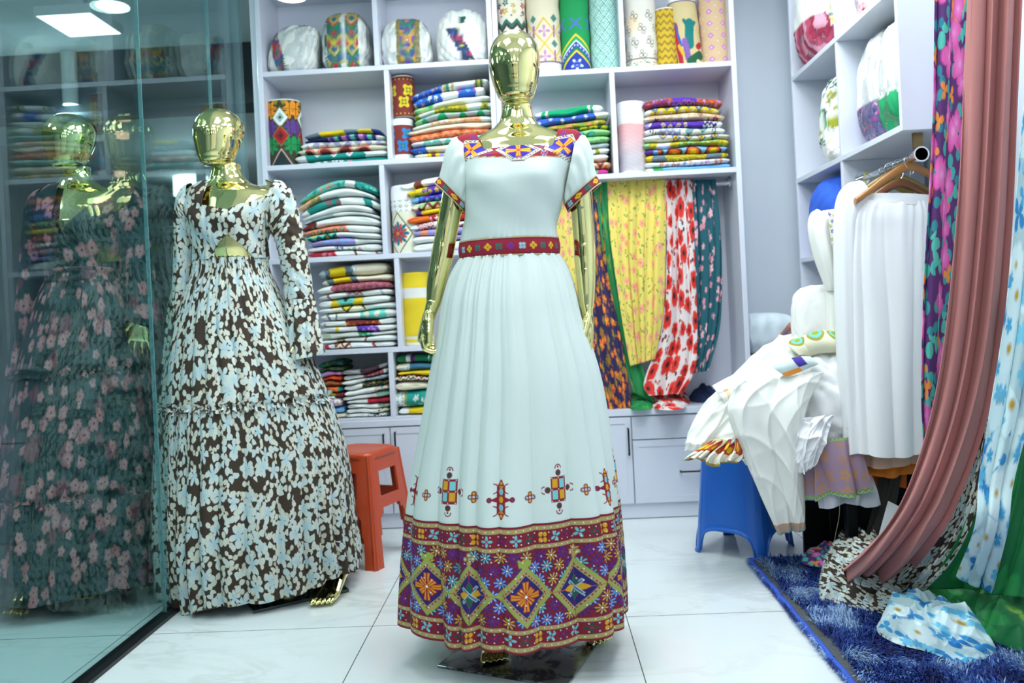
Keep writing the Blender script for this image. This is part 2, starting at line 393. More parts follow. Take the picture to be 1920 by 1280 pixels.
# base cabinets
t = thing('base_cabinet', 'long low white base cabinet with doors under the back shelving', 'cabinet', (-.1, YS+.15, 0))
board('carcass', (UX0, 1.222, YS+.02, YB, 0.0, CT-.03), m_lam, t)
board('worktop', (UX0, 1.222, YS-.004, YB, CT-.03, CT), m_lam, t)
def cdoor(x0, x1, z0, z1, hx=None, hz=None, horiz=False, nm='door'):
    d = board(nm, (x0+.002, x1-.002, YS+.002, YS+.019, z0, z1), m_lam, t, .002)
    # a shallow raised frame round the panel
    if nm == 'door' and x1-x0 > .28:
        g = Geo()
        for b in ((x0+.004, x0+.03, z0, z1), (x1-.03, x1-.004, z0, z1), (x0+.03, x1-.03, z1-.03, z1), (x0+.03, x1-.03, z0, z0+.03)):
            g.box(b[0], b[1], YS-.001, YS+.002, b[2], b[3])
        make('door_frame', g, m_lam, d, smooth=False)
    if hx is not None:
        g = Geo(); L = .06
        if horiz: pts = [(hx-L*.5, YS, hz), (hx-L*.5, YS-.022, hz), (hx+L, YS-.022, hz), (hx+L, YS, hz)]
        else: pts = [(hx, YS+.002, hz-L), (hx, YS-.022, hz-L), (hx, YS-.022, hz+L), (hx, YS+.002, hz+L)]
        for a, b_ in zip(pts[:-1], pts[1:]): g.tube([a, b_], .0042, 8)
        make('handle', g, m_black, d)
z0, z1 = .075, CT-.036
xs = xx(733, 850); xe = xx(1187, 860)
cdoor(UX0, xs-.45, z0, z1); cdoor(xs-.45, xs, z0, z1, xx(721, 840), zz(721, 838)); cdoor(xs, xs+.38, z0, z1, xx(743, 840), zz(743, 834))
cdoor(xs+.38, xe-.4, z0, z1); cdoor(xe-.4, xe, z0, z1, xx(1178, 825), zz(1178, 827))
zd = zz(1240, 823)
cdoor(xe, VX1, zd+.002, z1, nm='drawer_front'); cdoor(xe, VX1, z0, zd-.002, xx(1288, 882), zz(1288, 882), True)
cdoor(VX1, 1.222, z0, z1)
board('plinth', (UX0, 1.222, YS+.012, YS+.02, .004, .072), m_lam, t)

struct('trim_5', (GX+.03, UX0-.001, YS+.03, 4.02, 0, 2.72), m_wall)
# ------------------------------------------------------------------ right wall shelving
RX = 1.228; RY0 = 2.66; RY1 = 3.735; RYM = 3.19
ZR1, ZR0 = 1.985, 1.515
t = thing('shelving_unit', 'white open shelving high on the right wall with plastic bagged goods', 'shelving', (RX+.15, 3.2, 0))
board('shelf', (RX, XR-.015, RY0+.018, RY1-.018, ZR0, ZR0+.022), m_lam, t)
board('shelf', (RX, XR-.015, RY0+.018, RY1-.018, ZR1, ZR1+.022), m_lam, t)
board('shelf', (RX, XR-.015, RYM+.01, RY1-.018, 1.15, 1.172), m_lam, t)
board('side_panel', (RX, XR, RY0, RY0+.018, ZR0, ZT), m_lam, t)
board('side_panel', (RX, XR, RY1-.018, RY1, .002, ZT), m_lam, t)
board('divider', (RX+.001, XR-.015, RYM-.01, RYM+.01, .002, ZR0), m_lam, t)
board('divider', (RX+.001, XR-.015, RYM-.01, RYM+.01, ZR0+.022, ZR1), m_lam, t)
board('divider', (RX+.001, XR-.015, RYM-.01, RYM+.01, ZR1+.022, ZT), m_lam, t)
board('back_panel', (XR-.014, XR-.001, RY0+.018, RY1-.018, ZR0+.022, ZT), m_lam, t)
board('shelf', (RX, XR-.015, RYM+.01, RY1-.018, .62, .642), m_lam, t)

# ------------------------------------------------------------------ ceiling light fixtures
E_ = emis('led_glow', (.9, .97, 1.0), 14)
m_fix = plain('white_fixture', (225, 228, 230), .4)
LPOS = ['left nearest the camera', 'right nearest the camera', 'left above the brown dress side', 'right above the rug side', 'centre back before the shelving', 'behind the camera', 'right back above the clothes rail']
for i, (x, y, p) in enumerate(LAMPS):
    t = thing('ceiling_light', 'square white ceiling light panel, %s, reflected in the gold heads' % LPOS[i], 'light', (x, y, 2.69), 'ceiling light panels of the shop')
    make('frame', Geo().box(x-.27, x+.27, y-.27, y+.27, 2.692, 2.719), m_fix, t, smooth=False)
    make('diffuser', Geo().box(x-.255, x+.255, y-.255, y+.255, 2.688, 2.6925), E_, t, smooth=False)
GW = ['first', 'second', 'third', 'fourth']
for i, (x, y, p) in enumerate(GLOBES):
    t = thing('globe_lamp', 'small round ceiling spot, %s from the left in the %s row from the entrance' % (GW[i % 3], GW[i//3]), 'light', (x, y, 2.47), 'round ceiling spots')
    make('housing', Geo().tube([(x, y, 2.50), (x, y, 2.719)], .05, 24), m_fix, t); make('lens', Geo().tube([(x, y, 2.495), (x, y, 2.50)], .046, 24), emis('spot_glow', (.93, .98, 1.0), 30), t)
t = thing('ceiling_light', 'square glowing light panel on the hall ceiling behind the glass', 'light', (-2.45, 4.1, 2.8))
def hall_panel(px0, px1, py, Y):
    pass
cx, cy, cz = P(150, 50, 4.1); cz = 2.62
cx, cy, _ = PF(150, 48, 2.62)
ORG[t.name] = np.array([cx, cy, cz]); t.location = (cx, cy, cz)
make('frame', Geo().box(cx-.15, cx+.15, cy-.16, cy+.16, cz+.002, cz+.05), m_fix, t, smooth=False)
make('diffuser', Geo().box(cx-.14, cx+.14, cy-.15, cy+.15, cz, cz+.003), emis('hall_glow', (.88, 1, 1), 9), t, smooth=False)
make('ceiling_mount', Geo().box(cx-.05, cx+.05, cy-.05, cy+.05, cz+.05, 2.85), m_fix, t, smooth=False)
# small round spots further down the hall
for (px, py, lab) in ((232, 221, 'nearest'), (230, 255, 'second'), (225, 327, 'third')):
    q = PF(px, py, 2.82); g = Geo(); th = np.linspace(0, 6.283, 24, endpoint=False)
    g.tube([(q[0], q[1], 2.80), (q[0], q[1], 2.849)], .055, 24)
    tag(make('hall_spot', g, emis('warm_spot', (1, .55, .35), 1.6), smooth=False), 'small round warm downlight on the hall ceiling, %s of the row' % lab, 'light', 'warm spots in the hall')
for (px, py, r, lab) in ((358, 347, .2, 'white round lamp far down the hall, to the left of the brown dress mannequin head'),):
    q = PF(px, py, 2.75); g = Geo().tube([(q[0], q[1], 2.62), (q[0], q[1], 2.849)], r, 28)
    tag(make('hall_lamp', g, emis('hall_lamp_glow', (.85, 1, 1), 6), smooth=False), lab, 'light')
for k, (x, y) in enumerate(((-2.6, 2.6), (-3.0, 5.2), (-3.4, 8.2))):
    tag(make('hall_fill_housing', Geo().tube([(x, y, 2.50), (x, y, 2.849)], .05, 20), m_fix), 'added white round spot housing on the hall ceiling, %s from the shelving' % GW[k], 'light', 'added hall ceiling spots')  # housings made up to go with the added hall fill lights
# round downlight hanging just above the top left shelves
q = P(545, -6, 3.26); g = Geo().tube([(q[0], q[1], q[2]), (q[0], q[1], 2.719)], .065, 28)
t = thing('downlight', 'round white cylinder downlight above the left shelving, at the top edge', 'light', (q[0], q[1], q[2]))
make('housing', Geo().tube([(q[0], q[1], q[2]+.006), (q[0], q[1], 2.719)], .07, 28), m_fix, t)
make('lens', Geo().tube([(q[0], q[1], q[2]), (q[0], q[1], q[2]+.006)], .064, 28), emis('lamp_lens', (.9, 1, 1), 25), t)
# ------------------------------------------------------------------ colours of the woven cloths
K = dict(W=(236, 241, 238), C=(232, 226, 200), TE=(18, 150, 140), TU=(105, 212, 198), YE=(236, 206, 30), OR=(238, 112, 36), RD=(184, 30, 52), MR=(128, 42, 46),
         PU=(92, 50, 172), LV=(160, 152, 214), BL=(44, 104, 206), SK=(118, 186, 240), GR=(52, 168, 92), OL=(156, 160, 40), BK=(30, 36, 44), GY=(104, 128, 138),
         BR=(126, 62, 46), PK=(226, 134, 150), MG=(206, 52, 146), SL=(240, 148, 116), DG=(20, 98, 78), LG=(150, 214, 140), PC=(246, 196, 150), RO=(158, 82, 98),
         NV=(36, 50, 120), GD=(190, 170, 110), LC=(206, 150, 208), EM=(0, 168, 110), GB=(178, 196, 200), VI=(88, 34, 110))
KL = {k: lin(v) for k, v in K.items()}
def kc(c): return KL[c] if isinstance(c, str) else lin(c)
def blend(C, m, c):
    m = np.clip(m, 0, 1)[..., None]; C[:] = C*(1-m)+kc(c)*m
def aa(x, w=.0012): return np.clip(x/w+.5, 0, 1)
def rand2(i, j, s=0):
    h = np.sin(i*127.1+j*311.7+s*74.7)*43758.5453; return h-np.floor(h)
def pat(style, A, B, cols, per=.03):
    """colour field of one woven pattern; A along the cloth, B across, metres"""
    C = np.zeros(A.shape+(3,))+kc(cols[0]); n = len(cols)
    if style == 'sol': pass
    elif style == 'str':
        k = np.floor(A/per).astype(int) % n
        for i in range(n): blend(C, (k == i).astype(float), cols[i])
    elif style == 'zig':
        t = np.abs((A/per) % 1-.5)*per*1.1; ph = ((B+t)/(per*.36)); k = np.floor(ph).astype(int) % n
        for i in range(n): blend(C, (k == i).astype(float), cols[i])
    elif style == 'dia':
        u = np.abs((A/per) % 1-.5)*2; v = np.abs(((B+.004)/(per*.9)) % 1-.5)*2; d = u+v
        for i in range(1, n): blend(C, aa((1-.26*i-d)*per, .002), cols[i])
        blend(C, aa((.16-(2-d))*per, .002), cols[-1])
    elif style == 'flo':
        gi, gj = np.floor(A/per), np.floor(B/per*1.0)
        for di in (-1, 0, 1):
            for dj in (-1, 0, 1):
                ii, jj = gi+di, gj+dj
                cx_ = (ii+.5+.6*(rand2(ii, jj)-.5))*per; cy_ = (jj+.5+.6*(rand2(ii, jj, 3)-.5))*per
                r = np.hypot(A-cx_, B-cy_); an = np.arctan2(B-cy_, A-cx_)+6*rand2(ii, jj, 5)
                R = per*(.28+.2*rand2(ii, jj, 7))*(.75+.25*np.cos(5*an)); k = np.floor(rand2(ii, jj, 9)*(n-1)).astype(int)+1
                for i in range(1, n): blend(C, aa(R-r)*(k == i), cols[i])
                blend(C, aa(R*.3-r), cols[0])
    elif style == 'dot':
        u = ((A/per) % 1-.5)*per; v = ((B/per) % 1-.5)*per
        blend(C, aa(per*.28-np.hypot(u, v)), cols[1])
    elif style == 'eye':
        u = ((A/per) % 1-.5)*per; r = np.hypot(u, (B-.004)*1.2); k = np.floor(A/per).astype(int)
        for i in range(1, n): blend(C, aa(per*(.44-.13*(i-1))-r), cols[(i-1+k % 2) % (n-1)+1] if False else cols[i])
    elif style == 'cable':
        t = (A+B*1.4)/per; blend(C, aa(np.sin(t*6.283)*.3+.05, .2), cols[1])
        if n > 2: blend(C, aa(np.sin(t*6.283+1.2)-.93, .05), cols[2])
    elif style == 'pld':
        blend(C, ((A/per) % 1 < .3)*.8, cols[1]); blend(C, ((B/(per*.4)) % 1 < .3)*.6, cols[-1])
    return C
m_emb = vcol()

def folded(label, group, x0, x1, yf, dep, zb, zt, base, segs, lobes=True, seed=0, wig=.006):
    """one folded cloth; zb, zt are functions of s in 0..1 for its lower and upper face"""
    rng = np.random.RandomState(seed); W = x1-x0
    nx = max(40, min(150, int(W/.0024))); na = 34
    e = .5-.5*np.cos(np.linspace(0, np.pi, 9))[:5]*1.0
    s = np.concatenate([[0, .004, .012, .025, .045], np.linspace(.07, .93, nx-10), [.955, .975, .988, .996, 1]])
    ends = (1-np.abs(2*s-1)**14*.999)**.5; ends = np.clip(ends, .10, 1)
    b, t_ = zb(s), zt(s); zc = (b+t_)/2; ht = (t_-b)/2*.985*ends
    ph = np.linspace(0, 2*np.pi, na, endpoint=False)
    cph, sph = np.cos(ph), np.sin(ph); n_ = 2.0; px_ = np.sign(cph)*np.abs(cph)**.55; pz_ = np.sign(sph)*np.abs(sph)**.85
    k1, k2, p1, p2 = rng.uniform(5, 9), rng.uniform(14, 22), rng.uniform(0, 6, 1), rng.uniform(0, 6, 1)
    yoff = wig*(np.sin(s*k1+p1)+.5*np.sin(s*k2+p2))
    hd = dep/2
    Y = (yf+hd+yoff)[:, None]-hd*px_[None, :]*(.9+.1*ends)[:, None]
    if lobes:
        gr = np.exp(-(sph/.22)**2)*(cph > 0); Y = Y+gr[None, :]*.009*(.6+.4*np.sin(s*k2))[:, None]
    Z = zc[:, None]+ht[:, None]*pz_[None, :]
    X = np.broadcast_to((x0+W*s)[:, None], Y.shape)+((pz_[None, :])*.004*np.sin(p1)*(1-ends)[:, None])
    A = np.broadcast_to((W*s)[:, None], Y.shape); B = Z-zc[:, None]+.006*np.sin(s*k2)[:, None]+.02+np.where(cph < 0, .2, 0)[None, :]
    C = np.zeros(A.shape+(3,))+kc(base)
    Sx = s[:, None]+.012*np.sin(B*160+p1)
    for (a0, a1, style, cols, *per) in segs:
        pc = pat(style, A, B, cols, per[0] if per else .03); m = ((Sx >= a0) & (Sx <= a1)).astype(float)[..., None]; C = C*(1-m)+pc*m
    g = Geo(); g.grid(np.stack([X, Y, Z], -1), c=C.reshape(-1, 3), cu=True)
    g.cap(np.stack([X, Y, Z], -1)[0], c=C[0], flip=True); g.cap(np.stack([X, Y, Z], -1)[-1], c=C[-1])
    o = make('folded_cloth', g, m_emb)
    return tag(o, label, 'cloth', group)

ORD = ['topmost', 'second', 'third', 'fourth', 'fifth', 'sixth', 'seventh', 'eighth', 'ninth', 'tenth', 'eleventh', 'twelfth', 'lowest']
def LABF(desc, word, where):
    d = desc if 'cloth' in desc else desc+' cloth'
    return '%s, %s in the %s' % (d, word.replace(' from the top', ' down'), where)
SEED = [10]
def stack(where, group, pxl, pxr, base, top, items, yf=None, dep=.24, Yp=None, zfloor=None, lift=None):
    """pixel extents on the plane near the shelf front: base (yl, yr) px, top (yl, ym, yr) px"""
    yf = yf or YS+.025; Yp = Yp or yf
    n = len(items); wts = np.array([i[0] for i in items], float)[::-1]; cum = np.concatenate([[0], np.cumsum(wts)])/wts.sum()
    x0 = P(pxl, np.mean(base), Yp)[0]; x1 = P(pxr, np.mean(base), Yp)[0]
    zl, zm, zr = P(pxl, top[0], Yp)[2], P((pxl+pxr)/2, top[1], Yp)[2], P(pxr, top[2], Yp)[2]
    def Hh(s): return (zl-zfloor)*(1-s)*(1-2*s)+(zm-zfloor)*4*s*(1-s)+(zr-zfloor)*s*(2*s-1)
    rng = np.random.RandomState(SEED[0]); SEED[0] += 7
    ph = rng.uniform(0, 6, (n+1, 2)); amp = rng.uniform(.0015, .005, n+1)
    def bnd(k):
        def f(s, k=k):
            w_ = 0 if k == 0 else amp[k]*(np.sin(s*5+ph[k, 0])+.5*np.sin(s*11+ph[k, 1]))*(1 if k < n else .5)
            return zfloor+.0008+Hh(s)*cum[k]+w_
        return f
    for i in range(n):
        it = items[n-1-i]; wt, dl, dr, desc, basec, segs = it[:6]
        xa = x0+(dl+rng.uniform(-.006, .006)); xb = x1+(dr+rng.uniform(-.006, .006)); k = n-1-i
        word = 'topmost' if k == 0 else ('lowest' if i == 0 else ORD[k]+' from the top')
        f0, f1 = bnd(i), bnd(i+1); L = x1-x0
        fa = lambda s, f=f0, xa=xa, xb=xb: f(np.clip((xa+(xb-xa)*s-x0)/L, 0, 1))
        fb = lambda s, f=f1, xa=xa, xb=xb: f(np.clip((xa+(xb-xa)*s-x0)/L, 0, 1))
        folded(LABF(desc, word, where), group, xa, xb, yf+rng.uniform(-.008, .012), dep, fa, fb, basec, segs, lobes=rng.rand() < .6, seed=rng.randint(9999))

def sg(a, b, st, cols, per=.03): return (a, b, st, cols, per)
zf = lambda z: z+TH*.45
# stack by the leaf roll
stack('stack by the leaf roll', 'folded cloths, upper left cell', 566, 722, (305, 297), (253, 240, 240), [
    (1.5, .02, -.015, 'slate cloth with two yellow bands', 'GY', [sg(.2, .52, 'sol', ['YE']), sg(.7, .88, 'sol', ['YE']), sg(.88, 1, 'sol', ['NV'])]),
    (.8, .02, 0, 'blue and purple patterned', 'NV', [sg(.3, .9, 'str', ['NV', 'LC', 'PU', 'TU'], .02), sg(.9, 1, 'sol', ['W'])]),
    (1.4, -.005, .012, 'white lavender diamond patterned', 'W', [sg(.08, .97, 'dia', ['W', 'LV', 'GB', 'LV'], .05)]),
    (1.3, -.015, .02, 'cream cloth with red dots', 'C', [sg(.1, .8, 'eye', ['C', 'SL', 'MR'], .09)]),
    (1.6, -.03, .015, 'teal cloth with white diamonds', 'W', [sg(.12, .76, 'dia', ['TE', 'TE', 'W', 'PK'], .075)]),
    (.9, -.03, .02, 'teal and pink patterned', 'TE', [sg(0, .14, 'sol', ['W']), sg(.14, .6, 'flo', ['TE', 'TU', 'PK', 'W'], .04)])], zfloor=zf(ZB1))
stack('stack beside brown rolls', 'folded cloths, upper cell beside the brown rolls', 778, 922, (298, 292), (176, 152, 143), [
    (1.5, .0, 0, 'white cloth with blue and gold borders', 'W', [sg(0, .4, 'flo', ['BL', 'W', 'GD'], .022), sg(.4, .55, 'str', ['C', 'GD', 'TE'], .012), sg(.82, .93, 'str', ['OL', 'GD', 'DG'], .008)]),
    (1.7, 0, -.02, 'white cloth with bright blue panels', 'W', [sg(0, .42, 'flo', ['BL', 'SK', 'LC', 'W'], .03), sg(.63, .88, 'flo', ['BL', 'W', 'SK', 'MG'], .04)]),
    (1.4, 0, .012, 'white cloth with green end', 'W', [sg(0, .26, 'flo', ['LG', 'PC', 'GR'], .03)]),
    (1.2, 0, .012, 'white cloth with olive and yellow bands', 'W', [sg(0, .06, 'sol', ['OL']), sg(.25, .67, 'flo', ['OL', 'YE', 'DG', 'YE'], .02), sg(.85, .94, 'flo', ['OL', 'YE', 'DG'], .015)]),
    (1.2, 0, .012, 'pale green patterned', 'LG', [sg(.08, .97, 'zig', ['EM', 'GB', 'LG', 'W'], .09)]),
    (1, -.01, .01, 'peach bordered white', 'W', [sg(.2, .85, 'flo', ['PC', 'SL', 'W'], .03)]),
    (1.3, -.03, .01, 'plain cream', 'C', []),
    (1.4, -.03, .0, 'orange woven', 'OR', [sg(0, 1, 'zig', ['OR', 'SL', 'OR', 'BR'], .05)]),
    (1.2, -.01, 0, 'pale turquoise', 'TU', [sg(0, .1, 'sol', ['W']), sg(.1, 1, 'zig', ['GB', 'TU', 'W', 'GB'], .05)]),
    (1.6, -.015, 0, 'cream cloth with blue emblem', 'C', [sg(0, .2, 'flo', ['BL', 'MR', 'W', 'NV'], .03), sg(.2, 1, 'flo', ['C', 'OL', 'RO', 'C'], .04)]),
    (1.2, -.005, 0, 'yellow striped', 'C', [sg(.12, 1, 'str', ['YE', 'LV', 'C', 'YE', 'BR'], .02)])], zfloor=zf(ZB1))
stack('stack behind brown dress shoulder', 'folded cloths, second row left cell', 566, 714, (486, 482), (372, 336, 352), [
    (1.9, .0, 0, 'turquoise patterned', 'TU', [sg(.02, .6, 'flo', ['TU', 'TE', 'YE', 'TE', 'SL'], .03), sg(.6, .72, 'sol', ['W']), sg(.72, 1, 'flo', ['TE', 'TU', 'DG'], .035)]),
    (1.6, -.01, -.01, 'white cloth with orange flower end', 'W', [sg(.03, .3, 'flo', ['PC', 'OR', 'W', 'OL'], .03)]),
    (1.9, .0, 0, 'deep teal and white', 'W', [sg(.09, .5, 'flo', ['TE', 'TE', 'RO'], .05), sg(.8, .9, 'sol', ['TE'])]),
    (1.5, .01, -.03, 'thick plain white', 'W', []),
    (.8, .02, 0, 'thin white cloth with grey border', 'W', [sg(.1, .4, 'sol', ['GB'])]),
    (1.8, .0, .005, 'white cloth with maroon medallion end', 'W', [sg(0, .2, 'eye', ['MR', 'TE', 'OL', 'MR'], .035)]),
    (1.6, .0, .005, 'white cloth with salmon diamonds', 'W', [sg(0, .58, 'dia', ['SL', 'MR', 'TU', 'SL'], .035)]),
    (1.4, .02, .008, 'white cloth with olive zigzag end', 'W', [sg(0, .42, 'zig', ['OL', 'DG', 'TU', 'YE'], .04)]),
    (1.3, .03, .008, 'white cloth with lilac band', 'W', [sg(.02, .62, 'flo', ['LV', 'MG', 'LV', 'SK'], .035)]),
    (1.4, .02, .008, 'white cloth with pastel flowers', 'W', [sg(.38, .78, 'flo', ['W', 'PK', 'YE', 'GR', 'NV'], .03)]),
    (1.2, .02, .005, 'white cloth with red end', 'W', [sg(0, .38, 'flo', ['RD', 'RD', 'PK'], .03), sg(.62, .65, 'sol', ['MR']), sg(.92, .95, 'sol', ['MR'])])], zfloor=zf(ZC1))
stack('stack behind left gold arm', 'folded cloths, second row right cell', 770, 905, (478, 476), (342, 325, 326), [
    (1.5, -.03, 0, 'white and rust striped', 'W', [sg(.17, .27, 'sol', ['BR']), sg(.48, 1, 'sol', [(190, 90, 50)])]),
    (1.4, 0, 0, 'yellow and purple patterned', 'YE', [sg(0, .28, 'flo', ['YE', 'OL', 'PU'], .03), sg(.28, 1, 'flo', ['PU', 'SL', 'MG', 'YE'], .03)]),
    (1.2, .01, 0, 'blue wave patterned', 'SK', [sg(.1, 1, 'zig', ['SK', 'PU', 'BL', 'SK'], .05)]),
    (1.3, .01, 0, 'pale green cloth with red lines', 'C', [sg(.1, 1, 'zig', ['C', 'MR', 'LG', 'C'], .05)]),
    (1.0, .03, 0, 'yellow cloth with purple end', 'YE', [sg(0, .1, 'sol', ['PU'])]),
    (1.2, -.005, 0, 'red and orange', 'OR', [sg(.3, 1, 'flo', ['RD', 'OR', 'YE', 'W'], .03)]),
    (1.2, .0, 0, 'white cloth with red embroidery', 'W', [sg(.1, .35, 'zig', ['W', 'RD', 'W', 'PK'], .02), sg(.7, 1, 'zig', ['W', 'RD', 'W'], .02)]),
    (1.2, .01, 0, 'grey lilac and salmon', 'LV', [sg(.1, 1, 'str', ['LV', 'SL'], .035)]),
    (1.1, .015, 0, 'white cloth with lavender tint', 'W', [sg(.5, 1, 'sol', ['LV'])]),
    (1.6, .01, 0, 'plain white crumpled', 'W', [])], zfloor=zf(ZC1), dep=.2)
stack('third row stack', 'folded cloths, third row', 600, 741, (657, 651), (505, 493, 490), [
    (2.6, .0, -.02, 'off-white cloth with wide yellow band', 'C', [sg(0, .1, 'sol', ['GB']), sg(.1, .17, 'dot', ['GY', 'BK'], .006), sg(.17, .4, 'sol', ['YE']), sg(.4, .51, 'dot', ['GY', 'BK'], .006), sg(.51, .56, 'str', ['GB', 'W'], .006)]),
    (1.6, .02, .0, 'off-white cloth with narrow yellow band', 'C', [sg(.08, .17, 'dot', ['GY', 'BK'], .006), sg(.17, .42, 'sol', ['YE']), sg(.42, .51, 'dot', ['GY', 'BK'], .006)]),
    (1.7, -.005, 0, 'rose maroon diamond', 'W', [sg(.2, 1, 'dia', ['RO', 'PK', 'RO', 'PK'], .032)]),
    (1.4, .0, -.01, 'white cloth with pink zigzag', 'W', [sg(.13, .16, 'sol', ['RO']), sg(.38, .6, 'zig', ['W', 'PK', 'GB', 'RO'], .03), sg(.84, .88, 'sol', ['GB'])]),
    (1.7, .0, -.01, 'white cloth with blue and yellow medallion', 'W', [sg(.18, .63, 'zig', ['YE', 'TU', 'BK', 'NV', 'PK'], .13)]),
    (1.4, .0, .01, 'white cloth with yellow diamonds', 'W', [sg(.18, .6, 'dia', ['C', 'BK', 'YE'], .09)]),
    (1.8, .0, .012, 'white cloth with turquoise panel', 'W', [sg(.1, .13, 'sol', ['GY']), sg(.2, .22, 'sol', ['GY']), sg(.52, .86, 'dot', ['TU', 'C'], .05)]),
    (1.4, .0, .01, 'white cloth with brown woven band', 'W', [sg(.06, .08, 'sol', ['BR']), sg(.34, .78, 'zig', ['BR', 'OR', 'BR', 'MR'], .03)]),
    (1.3, .0, .012, 'white cloth with purple and pink motif', 'W', [sg(.2, .24, 'sol', ['YE']), sg(.48, .76, 'flo', ['PU', 'LC', 'YE', 'PU'], .025)]),
    (1.2, .0, .012, 'white cloth with green motif', 'W', [sg(.04, .14, 'sol', [(190, 214, 180)]), sg(.5, .68, 'flo', ['EM', 'W', 'OR'], .025)]),
    (1.2, .0, .012, 'white cloth with dull brown patches', 'W', [sg(.22, .34, 'zig', ['GD', 'MR', 'DG'], .02), sg(.58, .61, 'sol', ['RO'])]),
    (1.3, .0, .0, 'white cloth with red and cream blocks', 'W', [sg(.07, .13, 'sol', ['RD']), sg(.2, .42, 'zig', ['RD', 'C', 'MR', 'C'], .04), sg(.7, .74, 'sol', [(190, 80, 70)])])], zfloor=zf(ZD1))
stack('bottom left pile', 'folded cloths, bottom row left pile', 600, 644, (789, 787), (682, 676, 676), [
    (1.6, 0, 0, 'dark green crumpled', 'DG', [sg(0, 1, 'flo', ['DG', 'OL', 'BK'], .03)]),
    (1.2, 0, 0, 'dull green', (70, 96, 60), []),
    (1.3, 0, 0, 'mauve', 'LC', [sg(0, .3, 'sol', ['LV'])]),
    (1.1, 0, 0, 'bright orange red', (224, 74, 30), []),
    (1.5, 0, 0, 'brown checked', 'BR', [sg(.3, 1, 'pld', ['BR', 'RD', 'OL'], .03)]),
    (1.3, 0, 0, 'orange cloth with teal edge', 'OR', [sg(.8, 1, 'sol', ['TE'])]),
    (1.3, 0, 0, 'olive and maroon', 'OL', [sg(0, .4, 'sol', ['GB']), sg(.7, 1, 'sol', ['MR'])]),
    (2.6, 0, 0, 'orchid pink', 'LC', [sg(.7, 1, 'flo', ['W', 'PK'], .02)]),
    (1.5, 0, .01, 'violet and pale blue', 'PU', [sg(.5, 1, 'sol', ['SK'])]),
    (1.2, 0, .01, 'purple and cream', 'PU', [sg(.4, 1, 'sol', ['C'])])], zfloor=zf(ZE1), yf=YS+.04)
stack('bottom white pile', 'folded cloths, bottom row white pile', 644, 731, (787, 783), (696, 690, 678), [
    (1.5, -.0, 0, 'grey cloth with dark maroon line', (150, 156, 158), [sg(.4, .8, 'sol', [(70, 44, 56)])]),
    (1.6, -.0, 0, 'white cloth with dusty mauve band', 'W', [sg(.45, .9, 'pld', ['RO', 'PK', 'RO'], .02)]),
    (1.3, .0, 0, 'white cloth with grey green band', 'W', [sg(.5, 1, 'zig', ['GB', 'GY'], .02)]),
    (1.8, -.0, 0, 'white cloth with black and yellow diamonds', 'W', [sg(.4, 1, 'dia', ['BK', 'OL', 'BK', 'YE'], .026)]),
    (1.6, .01, 0, 'plump plain white', 'W', [sg(.7, 1, 'zig', ['GB', 'TE', 'PC'], .03)]),
    (1.5, .0, 0, 'white cloth with pale green end', 'W', [sg(.72, 1, 'sol', [(150, 200, 180)])]),
    (1.5, .015, 0, 'white cloth with crimson band', 'W', [sg(.48, 1, 'dot', ['RD', 'RD'], .05)]),
    (1.4, .015, 0, 'white cloth with grey flowered end', 'W', [sg(.7, 1, 'flo', ['GB', 'OL', 'GY', 'W'], .02)]),
    (1.3, .01, 0, 'white cloth with green leaf end', 'W', [sg(.75, 1, 'flo', ['C', 'GR', 'BK'], .02)]),
    (1.2, .005, 0, 'white cloth with black and white edge', 'W', [sg(.5, 1, 'zig', ['W', 'BK', 'GB'], .02)])], zfloor=zf(ZE1), dep=.2)

stack('bottom pile beside white skirt', 'folded cloths, bottom row right pile', 744, 835, (785, 781), (668, 664, 666), [
    (2.2, .01, 0, 'green and purple striped', (20, 120, 74), [sg(.13, .7, 'str', [(20, 120, 74), (20, 120, 74), 'W', 'VI', (20, 120, 74)], .022)]),
    (2.0, 0, 0, 'dusty blue embroidered', (60, 120, 150), [sg(0, .3, 'eye', ['C', 'SK', 'C', (60, 120, 150)], .05)]),
    (1.3, .01, 0, 'mustard yellow', 'YE', []),
    (1.6, 0, 0, 'red and cream flame patterned', 'C', [sg(0, 1, 'zig', ['MR', 'C', 'BK', 'C'], .025)]),
    (2.4, 0, 0, 'plump cream', 'C', []),
    (4.6, -.01, 0, 'large teal and white scroll patterned', 'TE', [sg(0, .22, 'flo', ['W', 'TE', 'GR'], .016), sg(.22, .26, 'sol', ['OL']), sg(.26, 1, 'flo', ['TE', 'TU', 'TE', 'W'], .04)]),
    (1.9, .01, 0, 'yellow cloth with white end', 'YE', [sg(0, .2, 'sol', ['W'])])], zfloor=zf(ZE1))
